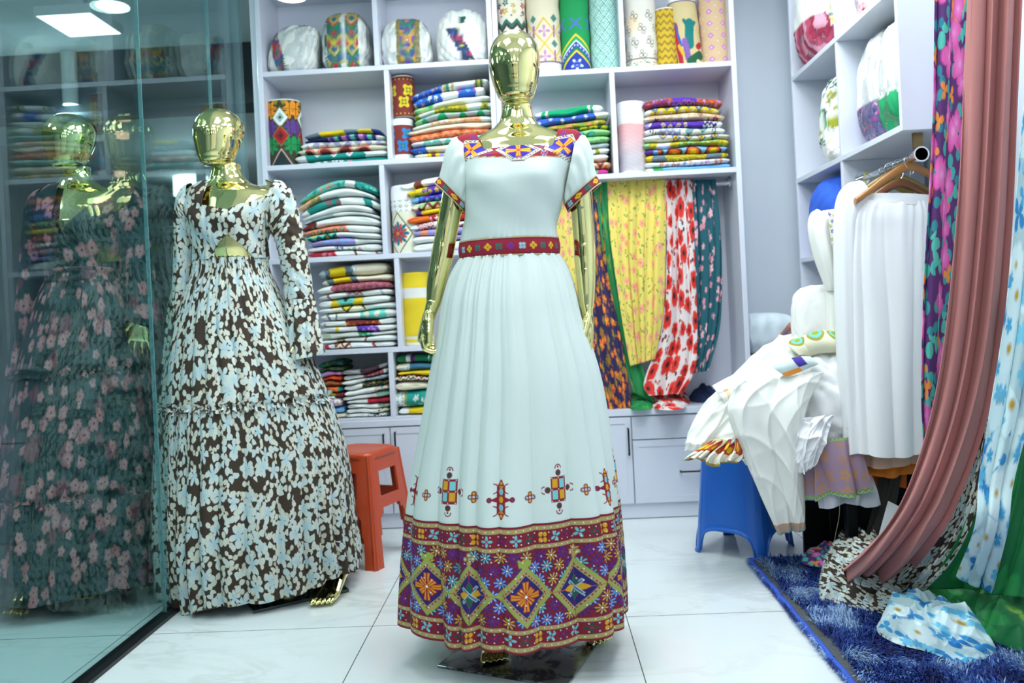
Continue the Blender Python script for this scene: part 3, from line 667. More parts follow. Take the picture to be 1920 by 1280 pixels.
stack('stack right of gold head', 'folded cloths, upper cell right of the head', 1006, 1143, (330, 325), (210, 197, 190), [
    (1.9, 0, -.01, 'bright green cloth with white bands', 'W', [sg(.1, .86, 'sol', ['EM']), sg(.16, .2, 'sol', ['C']), sg(.78, .82, 'sol', ['C'])]),
    (1.7, 0, .01, 'blue geometric patterned', 'W', [sg(0, .82, 'dia', ['BL', 'PU', 'SK', 'C', 'MR'], .055)]),
    (1.4, 0, 0, 'olive and peach flowered', 'OL', [sg(0, .9, 'flo', ['OL', 'PC', 'GR', 'SL'], .035)]),
    (.8, 0, .01, 'green and yellow', 'GR', [sg(0, 1, 'zig', ['GR', 'YE', 'DG'], .05)]),
    (1.3, 0, .01, 'light green cloth with teal spots', 'LG', [sg(0, .8, 'eye', ['LG', 'TE', 'TU'], .06)]),
    (1.5, 0, .01, 'soft green flowered', 'LG', [sg(0, 1, 'flo', ['LG', (120, 180, 120)], .02)]),
    (1.2, 0, .01, 'pale cloth with peach end', 'GB', [sg(0, .7, 'flo', ['W', 'PC', 'OL'], .03)]),
    (1.2, 0, .005, 'white cloth with yellow stripe', 'W', [sg(.8, .86, 'sol', ['OL'])]),
    (1.7, 0, 0, 'thick plain white', 'W', []),
    (1.7, 0, .005, 'rust and peach zigzag', 'SL', [sg(0, 1, 'zig', ['OR', 'PC', 'BR', 'SL'], .05)]),
    (1.3, 0, 0, 'green leaf patterned', 'GR', [sg(0, .85, 'flo', ['GR', 'LG', 'W'], .03), sg(.85, 1, 'sol', ['MG'])])], zfloor=zf(ZB2))
stack('stack beside pink roll', 'folded cloths, upper right cell', 1212, 1370, (316, 309), (187, 180, 184), [
    (1.9, -.005, -.015, 'purple and orange woven', (150, 60, 80), [sg(0, .36, 'flo', [(150, 60, 80), 'OR', 'LC', 'PU'], .018), sg(.36, .66, 'eye', ['PU', 'PK', 'PU'], .022), sg(.66, 1, 'flo', [(176, 80, 60), 'OR', 'LC', 'MR'], .018)]),
    (1.4, .01, -.02, 'cream yellow and grey braid patterned', 'C', [sg(0, .07, 'sol', ['W']), sg(.07, 1, 'zig', ['C', 'YE', 'GY', 'W'], .05)]),
    (1.5, .0, -.01, 'cream cloth with crimson blossoms', 'C', [sg(.05, .97, 'flo', [(214, 186, 150), 'RD', 'BR', 'C'], .04)]),
    (1.5, .0, -.02, 'violet and gold', 'W', [sg(0, .06, 'sol', ['LV']), sg(.08, .22, 'sol', ['PU']), sg(.22, .56, 'dia', ['PU', 'YE', 'LV'], .035), sg(.56, .75, 'sol', ['PU']), sg(.75, .93, 'zig', ['PU', 'W', 'BK'], .02)]),
    (1.4, .0, -.01, 'white cloth with green squares and zigzag', 'W', [sg(.08, .14, 'str', ['BK', 'W'], .006), sg(.14, .45, 'zig', ['W', 'LV', 'GB'], .03), sg(.45, .85, 'dia', ['W', 'EM', 'LV', 'GR'], .06), sg(.85, .9, 'str', ['BK', 'W'], .006)]),
    (1.3, .0, .0, 'white cloth with blue diamonds', 'W', [sg(.14, .88, 'dia', ['C', 'BL', 'YE', 'MR'], .06)]),
    (1.5, .0, .0, 'orange and lime', 'OL', [sg(0, .06, 'sol', ['LG']), sg(.08, .16, 'str', ['YE', 'OL'], .004), sg(.16, .32, 'sol', ['W']), sg(.32, .42, 'str', ['YE', 'OL'], .004), sg(.42, .88, 'flo', ['OL', 'OR', 'PK', 'LG'], .06), sg(.88, 1, 'str', ['YE', 'OL'], .004)]),
    (1.4, .0, .0, 'sky blue cloth with orange rosettes', 'SK', [sg(0, .1, 'sol', ['PU']), sg(.15, 1, 'eye', ['SK', 'MR', 'OR', 'YE'], .09)]),
    (1.4, .0, .0, 'grey green cloth with yellow cable', 'GY', [sg(0, .08, 'sol', ['YE']), sg(.24, .74, 'cable', ['OL', 'YE', 'DG'], .018), sg(.92, 1, 'str', ['YE', 'OL'], .004)]),
    (1.2, .0, .006, 'white cloth with pink and blue hearts', 'W', [sg(.1, 1, 'flo', ['W', 'LC', 'BL', 'OR'], .028)]),
    (1.1, .0, .006, 'bright sky blue', 'SK', [sg(0, .1, 'sol', ['W']), sg(.1, .2, 'sol', ['GR'])])], zfloor=zf(ZB2))

# ------------------------------------------------------------------ rolls of cloth
def roll(label, group, px, py0, py1, rpx, fn, Y=None, lean=0, squash=.85, topc='W', end=.012, zb=None, cat='cloth roll'):
    Y = Y or YS+.10
    a = P(px, py0, Y); b = P(px+0, py1, Y); r = rpx*Y/FPX; z0 = zb if zb is not None else a[2]; z1 = b[2]
    cx_ = P(px, (py0+py1)/2, Y)[0]; nth, nz_ = 150, int(max(30, (z1-z0)/.0026))
    th = np.linspace(-np.pi/2-np.pi, -np.pi/2+np.pi, nth); zt_ = np.linspace(z0, z1, nz_)
    TT, ZZ = np.meshgrid(th, zt_); rng = np.random.RandomState(int(px))
    k = rng.uniform(0, 6, 4)
    rr = r*(1+.03*np.sin(2*TT+k[0])+.022*np.sin(ZZ*38+k[1]+TT)+.012*np.sin(ZZ*90+k[2]-2*TT))
    X = cx_+lean*(ZZ-z0)+rr*np.cos(TT); Yv = Y+rr*np.sin(TT)*squash
    A = (TT+np.pi/2)*r; B = ZZ-z0
    C = fn(A, B, r, z1-z0)
    t = thing('cloth_roll', label, cat, (cx_, Y, z0), group)
    g = Geo(); V = np.stack([X, Yv, ZZ], -1); g.grid(V, c=C.reshape(-1, 3))
    # rounded lips into the ends, then the coiled layers
    for (ring, z, sgn) in ((V[-1], z1, 1), (V[0], z0, -1)):
        if sgn > 0:
            cen = ring.mean(0); R_ = []
            for f, dz in ((1, 0), (.95, .006), (.85, .008), (.8, .002), (.7, .004), (.62, -.002), (.5, .003), (.4, -.002), (.25, .002), (.1, 0)):
                R_.append(cen+(ring-cen)*f+np.array([0, 0, dz*sgn]))
            g2 = Geo(); g2.grid(np.array(R_), c=kc(topc)); make('coiled_end', g2, m_emb, t)
        else: g.cap(ring, c=kc(topc), flip=True)
    make('wound_cloth', g, m_emb, t)
    return t
def rp(st, cols, per): return lambda A, B, r, h: pat(st, A, B, cols, per)
def bands(*bs):
    """bands of pattern up the roll: (fraction from, to, style, colours, period)"""
    def f(A, B, r, h):
        C = np.zeros(A.shape+(3,))+KL['W']; u = B/h
        for (a, b, st, cols, per) in bs:
            m = ((u >= a) & (u < b))[..., None]; C = np.where(m, pat(st, A, B-a*h, cols, per), C)
        return C
    return f
def petal(C, A, B, a0, b0, r, n, c, ph=0, inner=.35, depth=.5, pw=.55):
    rr = np.hypot(A-a0, B-b0); an = np.arctan2(B-b0, A-a0)+ph
    cn = np.cos(n*an); cn = np.sign(cn)*np.abs(cn)**pw
    blend(C, aa(r*((1-depth)+depth*cn)-rr, .0015)*aa(rr-r*inner*.3), c)
def diam(A, B, a0, b0, w_, h_): return 1-np.abs(A-a0)/w_-np.abs(B-b0)/h_
def leafroll(A, B, r, h):
    C = np.zeros(A.shape+(3,))+kc((58, 60, 40)); B_ = B
    sc_ = h/.27
    for k in range(-3, 4):
        a0 = k*.13
        for (b, c) in ((.235, 'OR'), (.16, 'PU'), (.09, 'EM')):
            for s_ in (-1, 1):
                a = a0+s_*.048; bb = b*sc_
                cc = (240, 152, 30) if c == 'OR' else ((96, 62, 140) if c == 'PU' else (10, 150, 84))
                petal(C, A, B_, a, bb+.010, .036, 5, cc, ph=.3, inner=0, depth=.3, pw=1.2); petal(C, A, B_, a, bb-.014, .034, 5, cc, ph=-.9, inner=0, depth=.3, pw=1.2)
                blend(C, (np.abs(A-a) < .0012)*(np.abs(B_-bb) < .036), (50, 36, 30)); blend(C, (np.abs(B_-bb) < .0012)*(np.abs(A-a) < .03), (50, 36, 30))
                d = diam(A, B_, a0+s_*.018, bb+.034, .012, .018); blend(C, aa(d, .05), (150, 144, 40))
        for (b, c1, c2) in ((.2, 'W', (150, 190, 180)), (.125, (178, 34, 40), (130, 24, 34))):
            d = diam(A, B_, a0, b*sc_, .038, .046); blend(C, aa(d+.12, .05), (140, 140, 50)); blend(C, aa(d, .05), c1); blend(C, aa(d-.45, .05), c2); blend(C, aa(d-.8, .05), 'BK')
        d = (.075*sc_-B_)-np.abs(A-a0)*1.5; blend(C, aa(d, .003), (222, 190, 176)); blend(C, aa(d-.008, .003), (26, 46, 48))
    return C
def brownroll(cm):
    def f(A, B, r, h):
        C = np.zeros(A.shape+(3,))+kc((126, 50, 40)); u = B/h
        for k in range(-3, 4):
            for (dx, b) in ((-.012, .36*h), (.012, .66*h)):
                a = k*.088+dx+.02
                for (q, cc) in ((.026, cm), (.013, (60, 110, 60)), (.007, cm)):
                    petal(C, A, B, a, b, q*1.25, 4, cc, ph=.785, inner=0, depth=.2)
        for b in (.07, .93): blend(C, aa(.003-np.hypot(((A/.02) % 1-.5)*.02, B-b*h)), (240, 190, 60))
        return C
    return f
def flowerpanel(A, B, r, h):
    C = np.zeros(A.shape+(3,))+kc((226, 226, 204))
    for k in (-1, 0, 1):
        a0 = k*.17-.035
        for b0 in (.3*h,):
            e = np.abs(np.abs(A-a0)/.075+np.abs(B-b0)/.1-1); blend(C, aa(.05-e, .03), (110, 118, 60))
            petal(C, A, B, a0, b0, .058, 8, (20, 110, 130), inner=0, depth=.35); petal(C, A, B, a0, b0, .05, 8, (190, 60, 50), ph=.39, inner=0, depth=.4)
            petal(C, A, B, a0, b0, .026, 6, (170, 30, 60), inner=0, depth=.3); petal(C, A, B, a0, b0, .010, 6, (200, 180, 40), inner=0)
    m = (B > .62*h); C2 = pat('dia', A, B, ['W', (120, 130, 110), 'W', 'OL'], .03); C = np.where(m[..., None] & (B < .8*h)[..., None], C2, C)
    C = np.where((B >= .8*h)[..., None], KL['W'], C); return C
def scrolls(A, B, r, h):
    C = np.zeros(A.shape+(3,))+kc((224, 220, 208)); blend(C, np.clip(1-np.hypot(A+.05, B-h*.55)/.06, 0, 1)*.6, (246, 200, 120))
    for k in range(-3, 4):
        for j in range(4):
            a0 = k*.075+(j % 2)*.0375; b0 = .06+j*.062
            for (dx, dy) in ((-.01, 0), (.01, 0)):
                rr = np.hypot(A-a0-dx, B-b0); blend(C, aa(.0014-np.abs(rr-.009), .001), (84, 92, 80)); rr = np.hypot(A-a0+dx*.6, B-b0-.018*np.sign(dx)); blend(C, aa(.0014-np.abs(rr-.007), .001), (84, 92, 80))
    m = B < .03; C = np.where(m[..., None], pat('flo', A, B, ['C', 'TE', 'BR', 'BK'], .02), C)
    blend(C, aa(.002-np.abs(B-.046)), (110, 100, 70)); return C
def lattice(base, line, per):
    def f(A, B, r, h):
        C = np.zeros(A.shape+(3,))+kc(base)
        u = (A/per+B/(per*1.25)) % 1; v = (A/per-B/(per*1.25)) % 1
        for w_ in (u, v):
            for o_ in (.06, .28, .5, .72): blend(C, (np.abs(w_-o_) < .045), line) if o_ in (.06, .5) else blend(C, (np.abs(w_-o_) < .03), line)
        return C
    return f
def greenroll(A, B, r, h):
    C = np.zeros(A.shape+(3,))+kc((24, 150, 84)); t = np.abs(A)*.9
    y = B+t
    for (lo, hi, c) in ((.0, .075, (34, 62, 160)), (.075, .085, 'YE'), (.085, .10, (24, 120, 90)), (.10, .125, (40, 70, 170)), (.125, .132, 'W'), (.132, .15, (30, 160, 96)), (.15, .16, 'YE')):
        blend(C, ((y >= lo+.02) & (y < hi+.02)), c)
    petal(C, A, B, 0, .035, .03, 5, (220, 230, 240), inner=0, ph=1.57); petal(C, A, B, 0, .035, .018, 5, (40, 70, 190), inner=0, ph=1.57)
    blend(C, aa(.0035-np.hypot(((A/.014) % 1-.5)*.014, y-.132)), 'W')
    for k in (-1, 0, 1):
        d = np.abs(np.abs(A-k*.08)-np.abs(B-.23)); blend(C, aa(.005-d)*(np.abs(B-.23) < .026), (90, 100, 210))
    return C
def pinkroll(A, B, r, h):
    C = np.zeros(A.shape+(3,))+kc('W'); u = B/h+.01*np.sin(A*40)
    t = np.clip((u-.22)/.55, 0, 1)[..., None]
    C = np.where((u < .7)[..., None], kc((196, 190, 196))*(1-t)+kc((238, 168, 166))*t, C); C = np.where((u < .04)[..., None], KL['W'], C)
    return C*(.97+.03*np.sin(B*300+6*np.sin(A*30)))[..., None]
def yellowroll(A, B, r, h):
    C = np.zeros(A.shape+(3,))+kc((232, 206, 40)); u = B/h
    for (a, b) in ((.66, .8), (0, .04), (.09, .13)): blend(C, ((u > a) & (u < b)).astype(float), (226, 228, 222))
    return C
def diamroll(base, cols, per): return lambda A, B, r, h: pat('dia', A, B, [base]+cols, per)
def treeroll(A, B, r, h):
    C = np.zeros(A.shape+(3,))+kc((208, 190, 140))
    blend(C, (B > h*.87), 'W'); blend(C, (np.abs(B-h*.87) < .003), (90, 50, 110))
    def seg(a0, b0, a1, b1, w_, c):
        d = np.array([a1-a0, b1-b0]); L2 = d@d; t = np.clip(((A-a0)*d[0]+(B-b0)*d[1])/L2, 0, 1)
        blend(C, aa(w_-np.hypot(A-a0-t*d[0], B-b0-t*d[1])), c)
    seg(.0, .1, .014, .2, .022, (10, 120, 116)); seg(.01, .17, -.012, .215, .008, (10, 120, 116)); seg(.012, .17, .04, .205, .008, (10, 120, 116)); seg(-.01, .03, -.02, .12, .014, (150, 110, 190))
    for k in range(12): seg(-.028, .035+k*.008, -.002, .037+k*.008, .0016, (90, 60, 120))
    seg(-.05, .02, -.06, .2, .013, (180, 40, 50)); seg(-.038, .1, -.06, .2, .006, (60, 90, 180)); seg(-.05, .1, -.034, .06, .008, (220, 180, 40)); seg(.0, .02, .05, .05, .022, (30, 90, 60)); seg(.045, .09, .06, .1, .014, (180, 30, 60)); seg(.035, .02, .07, .0, .01, (226, 216, 170))
    seg(-.075, .0, -.075, .2, .004, (40, 40, 40))
    return C
def maskroll(A, B, r, h):
    C = pat('flo', A, B, [(232, 226, 206), (170, 40, 60), (40, 110, 100), (200, 170, 60), (60, 50, 60)], .04)
    C = np.where((B < h*.62)[..., None], pat('zig', A, B, [(224, 220, 200), (70, 60, 60), (40, 110, 96), (226, 220, 200)], .05), C)
    return C
def softroll(A, B, r, h):
    C = np.zeros(A.shape+(3,))+kc((224, 214, 186))
    for k in range(-3, 4):
        a0 = k*.105
        for b0 in (.08, .2):
            e = np.abs(np.abs(A-a0)/.05+np.abs(B-b0)/.06-1); blend(C, aa(.1-e, .05), (220, 186, 70))
            petal(C, A, B, a0, b0, .03, 4, (196, 140, 190), inner=0); blend(C, (np.abs(A-a0-.05) < .006)*(np.abs(B-b0) < .028), (160, 100, 170)); blend(C, aa(diam(A, B, a0+.05, b0+.06, .018, .02), .1), (70, 130, 120))
    blend(C, (B < .05), (226, 226, 224)); blend(C, (np.abs(B-.055) < .003), (120, 100, 120)); return C

g1 = 'rolls of cloth standing on the top right shelf'
ztop2 = zf(ZA2)
for (lab, px, y0, y1, rp_, fn, ln) in (
        ('cloth roll with red and green tribal print, partly behind the gold head', 960, 130, -34, 27, maskroll, 0),
        ('cream cloth roll with lilac and yellow diamonds, right behind the gold head', 1019, 128, -30, 30, softroll, 0),
        ('green cloth roll with blue and yellow chevron border', 1077, 127, -34, 27, greenroll, 0),
        ('sea green cloth roll with white diamond lattice', 1134, 126, -34, 28, lattice((70, 160, 150), (206, 232, 222), .05), 0),
        ('cream cloth roll with dark scroll print', 1200, 121, -20, 29, scrolls, 0),
        ('short mustard yellow cloth roll with zigzag print', 1249, 120, 22, 20, rp('zig', [(206, 176, 40), (206, 176, 40), (150, 116, 50)], .03), 0),
        ('cloth roll with teal figure and striped print, leaning left', 1290, 118, -10, 25, treeroll, -.08),
        ('beige cloth roll with pink and purple diamonds, last on the right', 1340, 116, -30, 27, diamroll((206, 178, 140), [(206, 178, 140), (190, 110, 190), (234, 190, 214)], .062), -.03)):
    roll(lab, g1, px, y0, y1, rp_, fn, lean=ln, zb=ztop2+.001)
roll('dark cloth roll with orange, purple and green leaves, standing in the upper left cell', None, 534, 308, 194, 31, leafroll, zb=zf(ZB1)+.001)
roll('upper brown cloth roll with yellow flowers, on top of another brown roll', 'brown rolls', 757, 224, 148, 21, brownroll((226, 200, 30)), zb=zz(757, 222, YS+.1))
roll('lower brown cloth roll with blue flowers, under another brown roll', 'brown rolls', 755, 296, 228, 21, lambda A, B, r, h: np.where((B < .03)[..., None] | (B > h-.026)[..., None], KL['W'], brownroll((40, 130, 200))(A, B, r, h)), zb=zf(ZB1)+.001)
roll('cream cloth roll with a large red and teal flower, standing by the left gold arm', None, 761, 478, 352, 25, flowerpanel, zb=zf(ZC1)+.001)
roll('bright yellow cloth roll with white bands behind the left gold wrist', None, 783, 652, 514, 27, yellowroll, zb=zf(ZD1)+.001, topc='YE')
roll('pink and white shaded cloth roll in the upper right cell', None, 1185, 318, 196, 26, pinkroll, zb=zf(ZB2)+.001)
# the bottle behind the leaf roll
q = P(540, 186, YS+.19); g = Geo(); z0_ = zf(ZB1)+.001
hs = [0, .004, .01, .2, .235, .255, q[2]-z0_-.03, q[2]-z0_-.028, q[2]-z0_]; rs_ = [.028, .031, .032, .032, .026, .013, .012, .015, .015]
t = thing('water_bottle', 'small clear bottle with blue cap behind the leaf patterned roll', 'bottle', (q[0], q[1], z0_))
make('bottle_body', Geo().tube([(q[0], q[1], z0_+h_) for h_ in hs[:7]], rs_[:7], 20), plain('bottle_plastic', (170, 205, 225), .15, trans=.4), t)
make('bottle_cap', Geo().tube([(q[0], q[1], z0_+h_) for h_ in hs[7:]], rs_[7:], 20), plain('cap_blue', (120, 160, 215), .4), t)

# ------------------------------------------------------------------ bundles in plastic bags
def bundle(label, group, cen, rad, colfn, seed=1, wr=1.0, film=True, sq=3.2, name='bagged_bundle', flat=None, sag=0.0, rot=0.0, tip=None):
    """soft packed cloth bundle with its crinkled film; cen = centre of the base, rad = half sizes x, y, z"""
    rng = np.random.RandomState(seed); nu, nv = 150, 90
    th = np.linspace(0, 2*np.pi, nu); ph = np.linspace(-np.pi/2, np.pi/2, nv); T, F = np.meshgrid(th, ph)
    ce = lambda x, e: np.sign(x)*np.abs(x)**e
    e = 2/sq; x = ce(np.cos(F), e)*ce(np.cos(T), e); y = ce(np.cos(F), e)*ce(np.sin(T), e); z = ce(np.sin(F), e)
    d = np.zeros_like(x)
    for k in range(7):
        a = rng.normal(size=3)*(2+k*.9); p = rng.uniform(0, 6.28); d += np.abs(np.sin(x*a[0]+y*a[1]+z*a[2]+p))*(.075/(1+.45*k))
    r = 1-.05*wr+d*wr*.55
    X = x*r; Y_ = y*r; Z = z*r
    Z = np.maximum(Z, -.985)
    taper = 1-.12*(Z+1)/2+sag*(1-(Z+1)/2)*.2
    lx, ly, lz = X*taper*rad[0], Y_*taper*rad[1], (Z+.985)*rad[2]
    if tip: lx = lx+tip*(lz/rad[2]/2)**2*rad[0]
    cr, sr = math.cos(rot), math.sin(rot)
    V = np.stack([cen[0]+lx*cr-ly*sr, cen[1]+lx*sr+ly*cr, cen[2]+lz+.001], -1)
    C = colfn(lx, ly, lz, rad)
    t = thing(name, label, 'bundle', cen, group)
    make('cloth_bundle', Geo().grid(V, c=C.reshape(-1, 3), flip=False), m_emb, t)
    if film:
        k2 = rng.uniform(0, 6.28, 3); rf = 1.035+.03*np.abs(np.sin(T*9+F*7+k2[0]))*np.cos(F)**.5+.02*np.sin(T*17-F*9+k2[1])
        Zf = np.maximum(z*rf, -.985)
        fx, fy, fz = x*rf*taper*rad[0], y*rf*taper*rad[1], (Zf+.985)*rad[2]
        knot = np.clip((F-1.2)/.37, 0, 1)**2; fz = fz+knot*.012
        if tip: fx = fx+tip*(fz/rad[2]/2)**2*rad[0]
        V = np.stack([cen[0]+fx*cr-fy*sr, cen[1]+fx*sr+fy*cr, cen[2]+fz+.001], -1)
        make('plastic_wrap', Geo().grid(V), glassy_film(), t)
    return t
def bandcol(x0, x1, patf, base=(240, 241, 234), slope=0.0):
    def f(lx, ly, lz, rad):
        C = np.zeros(lx.shape+(3,))+kc(base); u = lx/rad[0]+slope*(lz/rad[2]-1)
        pc = patf(lx, lz); m = ((u > x0) & (u < x1) & (ly < rad[1]*.6))[..., None]; return np.where(m, pc, C)
    return f
def tibeb(A, B, cols, seed=0, edge=None, cx=0.0):
    C = pat('zig', A-cx, B, cols, .085); u = A-cx
    for b0 in np.arange(.02, .4, .075):
        k = int(b0*100) % 3
        blend(C, aa(diam(A, B, cx, b0, .03, .034), .08), cols[(k+1) % len(cols)]); blend(C, aa(diam(A, B, cx, b0, .016, .018), .08), cols[(k+2) % len(cols)])
    if edge is not None:
        blend(C, (np.abs(u) > edge)*((B/.006) % 1 < .5)*1.0, (40, 110, 84)); blend(C, (np.abs(u) > edge)*((B/.006) % 1 >= .5)*1.0, (232, 236, 226))
    return C
gb = 'plastic wrapped bundles on the top left shelves'
zt1 = zf(ZA1)+.001; YB_ = YS+.135
def bx(px): return P(px, 100, YB_)[0]
S_ = YB_/FPX
bundle('white bundle with blue and gold chevron band, leftmost on the top shelf', gb, (bx(552), YB_, zt1), (46*S_, .11, 46*S_), bandcol(-.72, -.28, lambda A, B: tibeb(A, B, [(196, 160, 70), (180, 50, 70), (24, 90, 84), (28, 80, 150)], cx=-.055, edge=.03), slope=.25), 3, tip=.35)
bundle('clear bag of cloth with many coloured diamond bands, second on the top shelf', gb, (bx(653), YB_, zt1), (45*S_, .11, 55*S_), bandcol(-.8, .62, lambda A, B: np.where((np.abs(A) < .012)[..., None], KL['W'], tibeb(np.abs(A), B, [(200, 60, 70), (216, 190, 60), (30, 110, 160), (30, 130, 90)], cx=.042, edge=.036))), 5)
bundle('white bundle with a gold, purple and orange band down its middle', gb, (bx(764), YB_, zt1), (47*S_, .11, 46*S_), bandcol(-.3, .62, lambda A, B: np.where((np.abs(A-.017) > .034)[..., None], kc((150, 134, 70))*(.8+.2*((B/.008) % 1 > .5)[..., None]), tibeb(A, B, [(120, 80, 170), (226, 160, 50), (60, 80, 160), (40, 140, 100)], cx=.017))), 8)
bundle('loose white bundle with a slanting navy embroidered band and green tag', gb, (bx(868), YB_, zt1), (48*S_, .11, 50*S_), lambda lx, ly, lz, rad: np.where(((np.abs(lx-.06*(1-lz/.12)+.02) < .028) & (lz < .16) & (ly < .04))[..., None], pat('flo', lx, lz, [(52, 70, 106), (200, 60, 100), (200, 210, 80), (60, 100, 170)], .03), np.where(((np.abs(lx-.012) < .014) & (np.abs(lz-.2) < .018) & (ly < .03))[..., None], kc((20, 90, 74)), kc((236, 238, 232)))), 12, wr=1.5, film=False, name='white_bundle')
# ------------------------------------------------------------------ mannequins
GO = gold()
def rot2(v, a): c, s = math.cos(a), math.sin(a); return np.array([v[0]*c-v[1]*s, v[0]*s+v[1]*c, *v[2:]])
def head(parent, cen, yaw, h=.205, wd=.0735, tilt=0.0, zchin=None):
    nv, nu = 90, 96; t = (1-np.cos(np.linspace(0, np.pi, nv)))/2
    f = lambda ks: np.maximum(spline(ks, t)[:, 0], 0)
    a = f([(0, 0), (.015, .38), (.06, .60), (.18, .79), (.35, .93), (.52, 1), (.68, .985), (.82, .86), (.92, .63), (.975, .36), (1, 0)])*wd
    fr = f([(0, 0), (.015, .048), (.06, .074), (.18, .091), (.35, .097), (.52, .1), (.68, .097), (.82, .082), (.92, .058), (.975, .032), (1, 0)])*.97
    bk = f([(0, 0), (.015, .02), (.06, .032), (.18, .05), (.35, .078), (.52, .098), (.68, .106), (.82, .094), (.92, .07), (.975, .04), (1, 0)])
    ph = np.linspace(0, 2*np.pi, nu, endpoint=False)
    x = np.outer(a, np.sin(ph)); y = np.where(np.cos(ph) > 0, -np.outer(fr, np.cos(ph)), -np.outer(bk, np.cos(ph)))
    z = np.broadcast_to((t*h)[:, None], x.shape).copy()
    z = z-np.clip(-y, 0, 1)*.12*(1-t)[:, None]+np.clip(y, 0, 1)*.25*(1-t)[:, None]   # the jaw dips in front, lifts behind
    y2 = y*math.cos(tilt)-(z-h/2)*math.sin(tilt); z2 = h/2+(z-h/2)*math.cos(tilt)+y*math.sin(tilt)
    c, s = math.cos(yaw), math.sin(yaw); X = cen[0]+x*c-y2*s; Y = cen[1]+x*s+y2*c
    make('head', Geo().grid(np.stack([X, Y, cen[2]+z2], -1), cu=True), GO, parent)
def hand(parent, W, d, n, s, curl=(20, 30, 25), spread=.0, thumb=.7, sc=1.0, tcurl=20):
    W, d, n, s = (np.asarray(q, float) for q in (W, d, n, s)); d /= np.linalg.norm(d); n = n-d*(n@d); n /= np.linalg.norm(n); s_ = np.cross(d, n); s_ *= np.sign(s_@s) or 1; s = s_
    g = Geo(); ts = [-.012, 0, .02, .045, .07, .09, .1]; wa = [.0215, .0215, .024, .033, .0385, .039, .034]; tb = [.018, .018, .0165, .0165, .0145, .012, .009]
    R = []; th = np.linspace(0, 2*np.pi, 20, endpoint=False)
    for t, a, b in zip(ts, wa, tb): R.append(W+d*t*sc+np.outer(np.cos(th)*a*sc, s)+np.outer(np.sin(th)*b*sc, n))
    R = np.array(R); g.grid(R, cu=True); g.cap(R[0], flip=True); g.cap(R[-1])
    for k, (off, L, r) in enumerate(((.029, .072, .0088), (.0098, .08, .009), (-.010, .075, .0086), (-.0285, .06, .0078))):
        p = W+d*.085*sc+s*off*sc; u = d+s*spread*(off/.029)*1.0; u /= np.linalg.norm(u); pts = [p-u*.015*sc, p]; rad = [r*.9*sc, r*sc]
        for j, (seg, cu_) in enumerate(zip((.44, .31, .25), curl)):
            a = math.radians(cu_*(1+.08*k)); ax = np.cross(u, n); ax /= np.linalg.norm(ax); u = u*math.cos(a)+n*math.sin(a)*1.0; u /= np.linalg.norm(u)
            nn = n-u*(n@u);
            for m in (.5, 1): pts.append(pts[-1]+u*L*seg*sc*.5); rad.append(r*sc*(1-.10*(j+m)))
            n_loc = np.cross(ax, u); n = n  # the palm normal stays, curl keeps bending towards it
            if a > 0 and j < 2:
                n2 = np.cross(s, u); n2 *= np.sign(n2@n) or 1; n_keep = n; n = n2/np.linalg.norm(n2)
        n = np.asarray(n)
        # restore the palm normal for the next finger
        n = np.cross(d, s); n *= 1 if n@N0 > 0 else -1
        pts.append(pts[-1]+u*r*.5*sc); rad.append(r*.4*sc); g.tube(pts, rad, 10)
    p = W+d*.022*sc+s*.02*sc; u = d*.75+s*thumb+n*.25; u /= np.linalg.norm(u); pts = [p, p+u*.022*sc]; rad = [.012*sc, .0135*sc]
    for L, a in ((.032, 0), (.028, 1)):
        t_ = math.radians(tcurl)*(a+.6); v = d+n*.35-s*.35*a; v /= np.linalg.norm(v); u = u*math.cos(t_)+v*math.sin(t_); u /= np.linalg.norm(u)
        pts.append(pts[-1]+u*L*sc); rad.append((.0108-.0018*a)*sc)
    pts.append(pts[-1]+u*.006*sc); rad.append(.004*sc); g.tube(pts, rad, 10)
    return remesh(make('hand', g, GO, parent), .0026, 4)
def foot_geo(g, A, yaw, toes=True, lift=.07, sc=1.0):
    f = np.array([math.sin(yaw), -math.cos(yaw), 0]); s = np.array([math.cos(yaw), math.sin(yaw), 0]); up = np.array([0, 0, 1.])
    A = np.asarray(A, float); rows = [(-.045, lift+.012, .012, .012), (-.038, lift+.012, .026, .026), (-.01, lift+.012, .031, .034), (.03, lift*.75+.014, .033, .031), (.07, lift*.38+.014, .037, .024), (.105, .02, .041, .0175), (.13, .0145, .041, .0125), (.142, .012, .036, .009)]
    th = np.linspace(0, 2*np.pi, 20, endpoint=False)
    R = np.array([A+f*t*sc+up*z*sc+np.outer(np.cos(th)*a*sc, s)+np.outer(np.sin(th)*b*sc, up) for t, z, a, b in rows]); g.grid(R, cu=True); g.cap(R[0], flip=True); g.cap(R[-1])
    for k, (o, L, r) in enumerate(((-.029, .050, .0108), (-.0095, .048, .0076), (.006, .042, .0072), (.0205, .032, .0072), (.0335, .026, .0068))):
        p = A+f*.128*sc+s*o*sc+up*.012*sc; g.tube([p-f*.01, p, p+f*L*.5*sc+up*.003, p+f*L*.85*sc-up*.002, p+f*(L+.004)*sc-up*.004], [r*.7*sc, r*sc, r*sc, r*.95*sc, r*.45*sc], 10)
def bodyrings(rows, Y, yaw=0.0, ncirc=48, lean=None):
    """rows: (y px, x left, x right, half depth, y shift); returns rings in world space"""
    R = []; ph = np.linspace(0, 2*np.pi, ncirc, endpoint=False)
    for (py, xl, xr, ry, dy) in rows:
        c = P((xl+xr)/2, py, Y); rx = (xr-xl)/2*Y/FPX
        R.append(np.stack([c[0]+rx*np.sin(ph), c[1]+dy-ry*np.cos(ph), np.full(ncirc, c[2])], -1))
    return np.array(R)
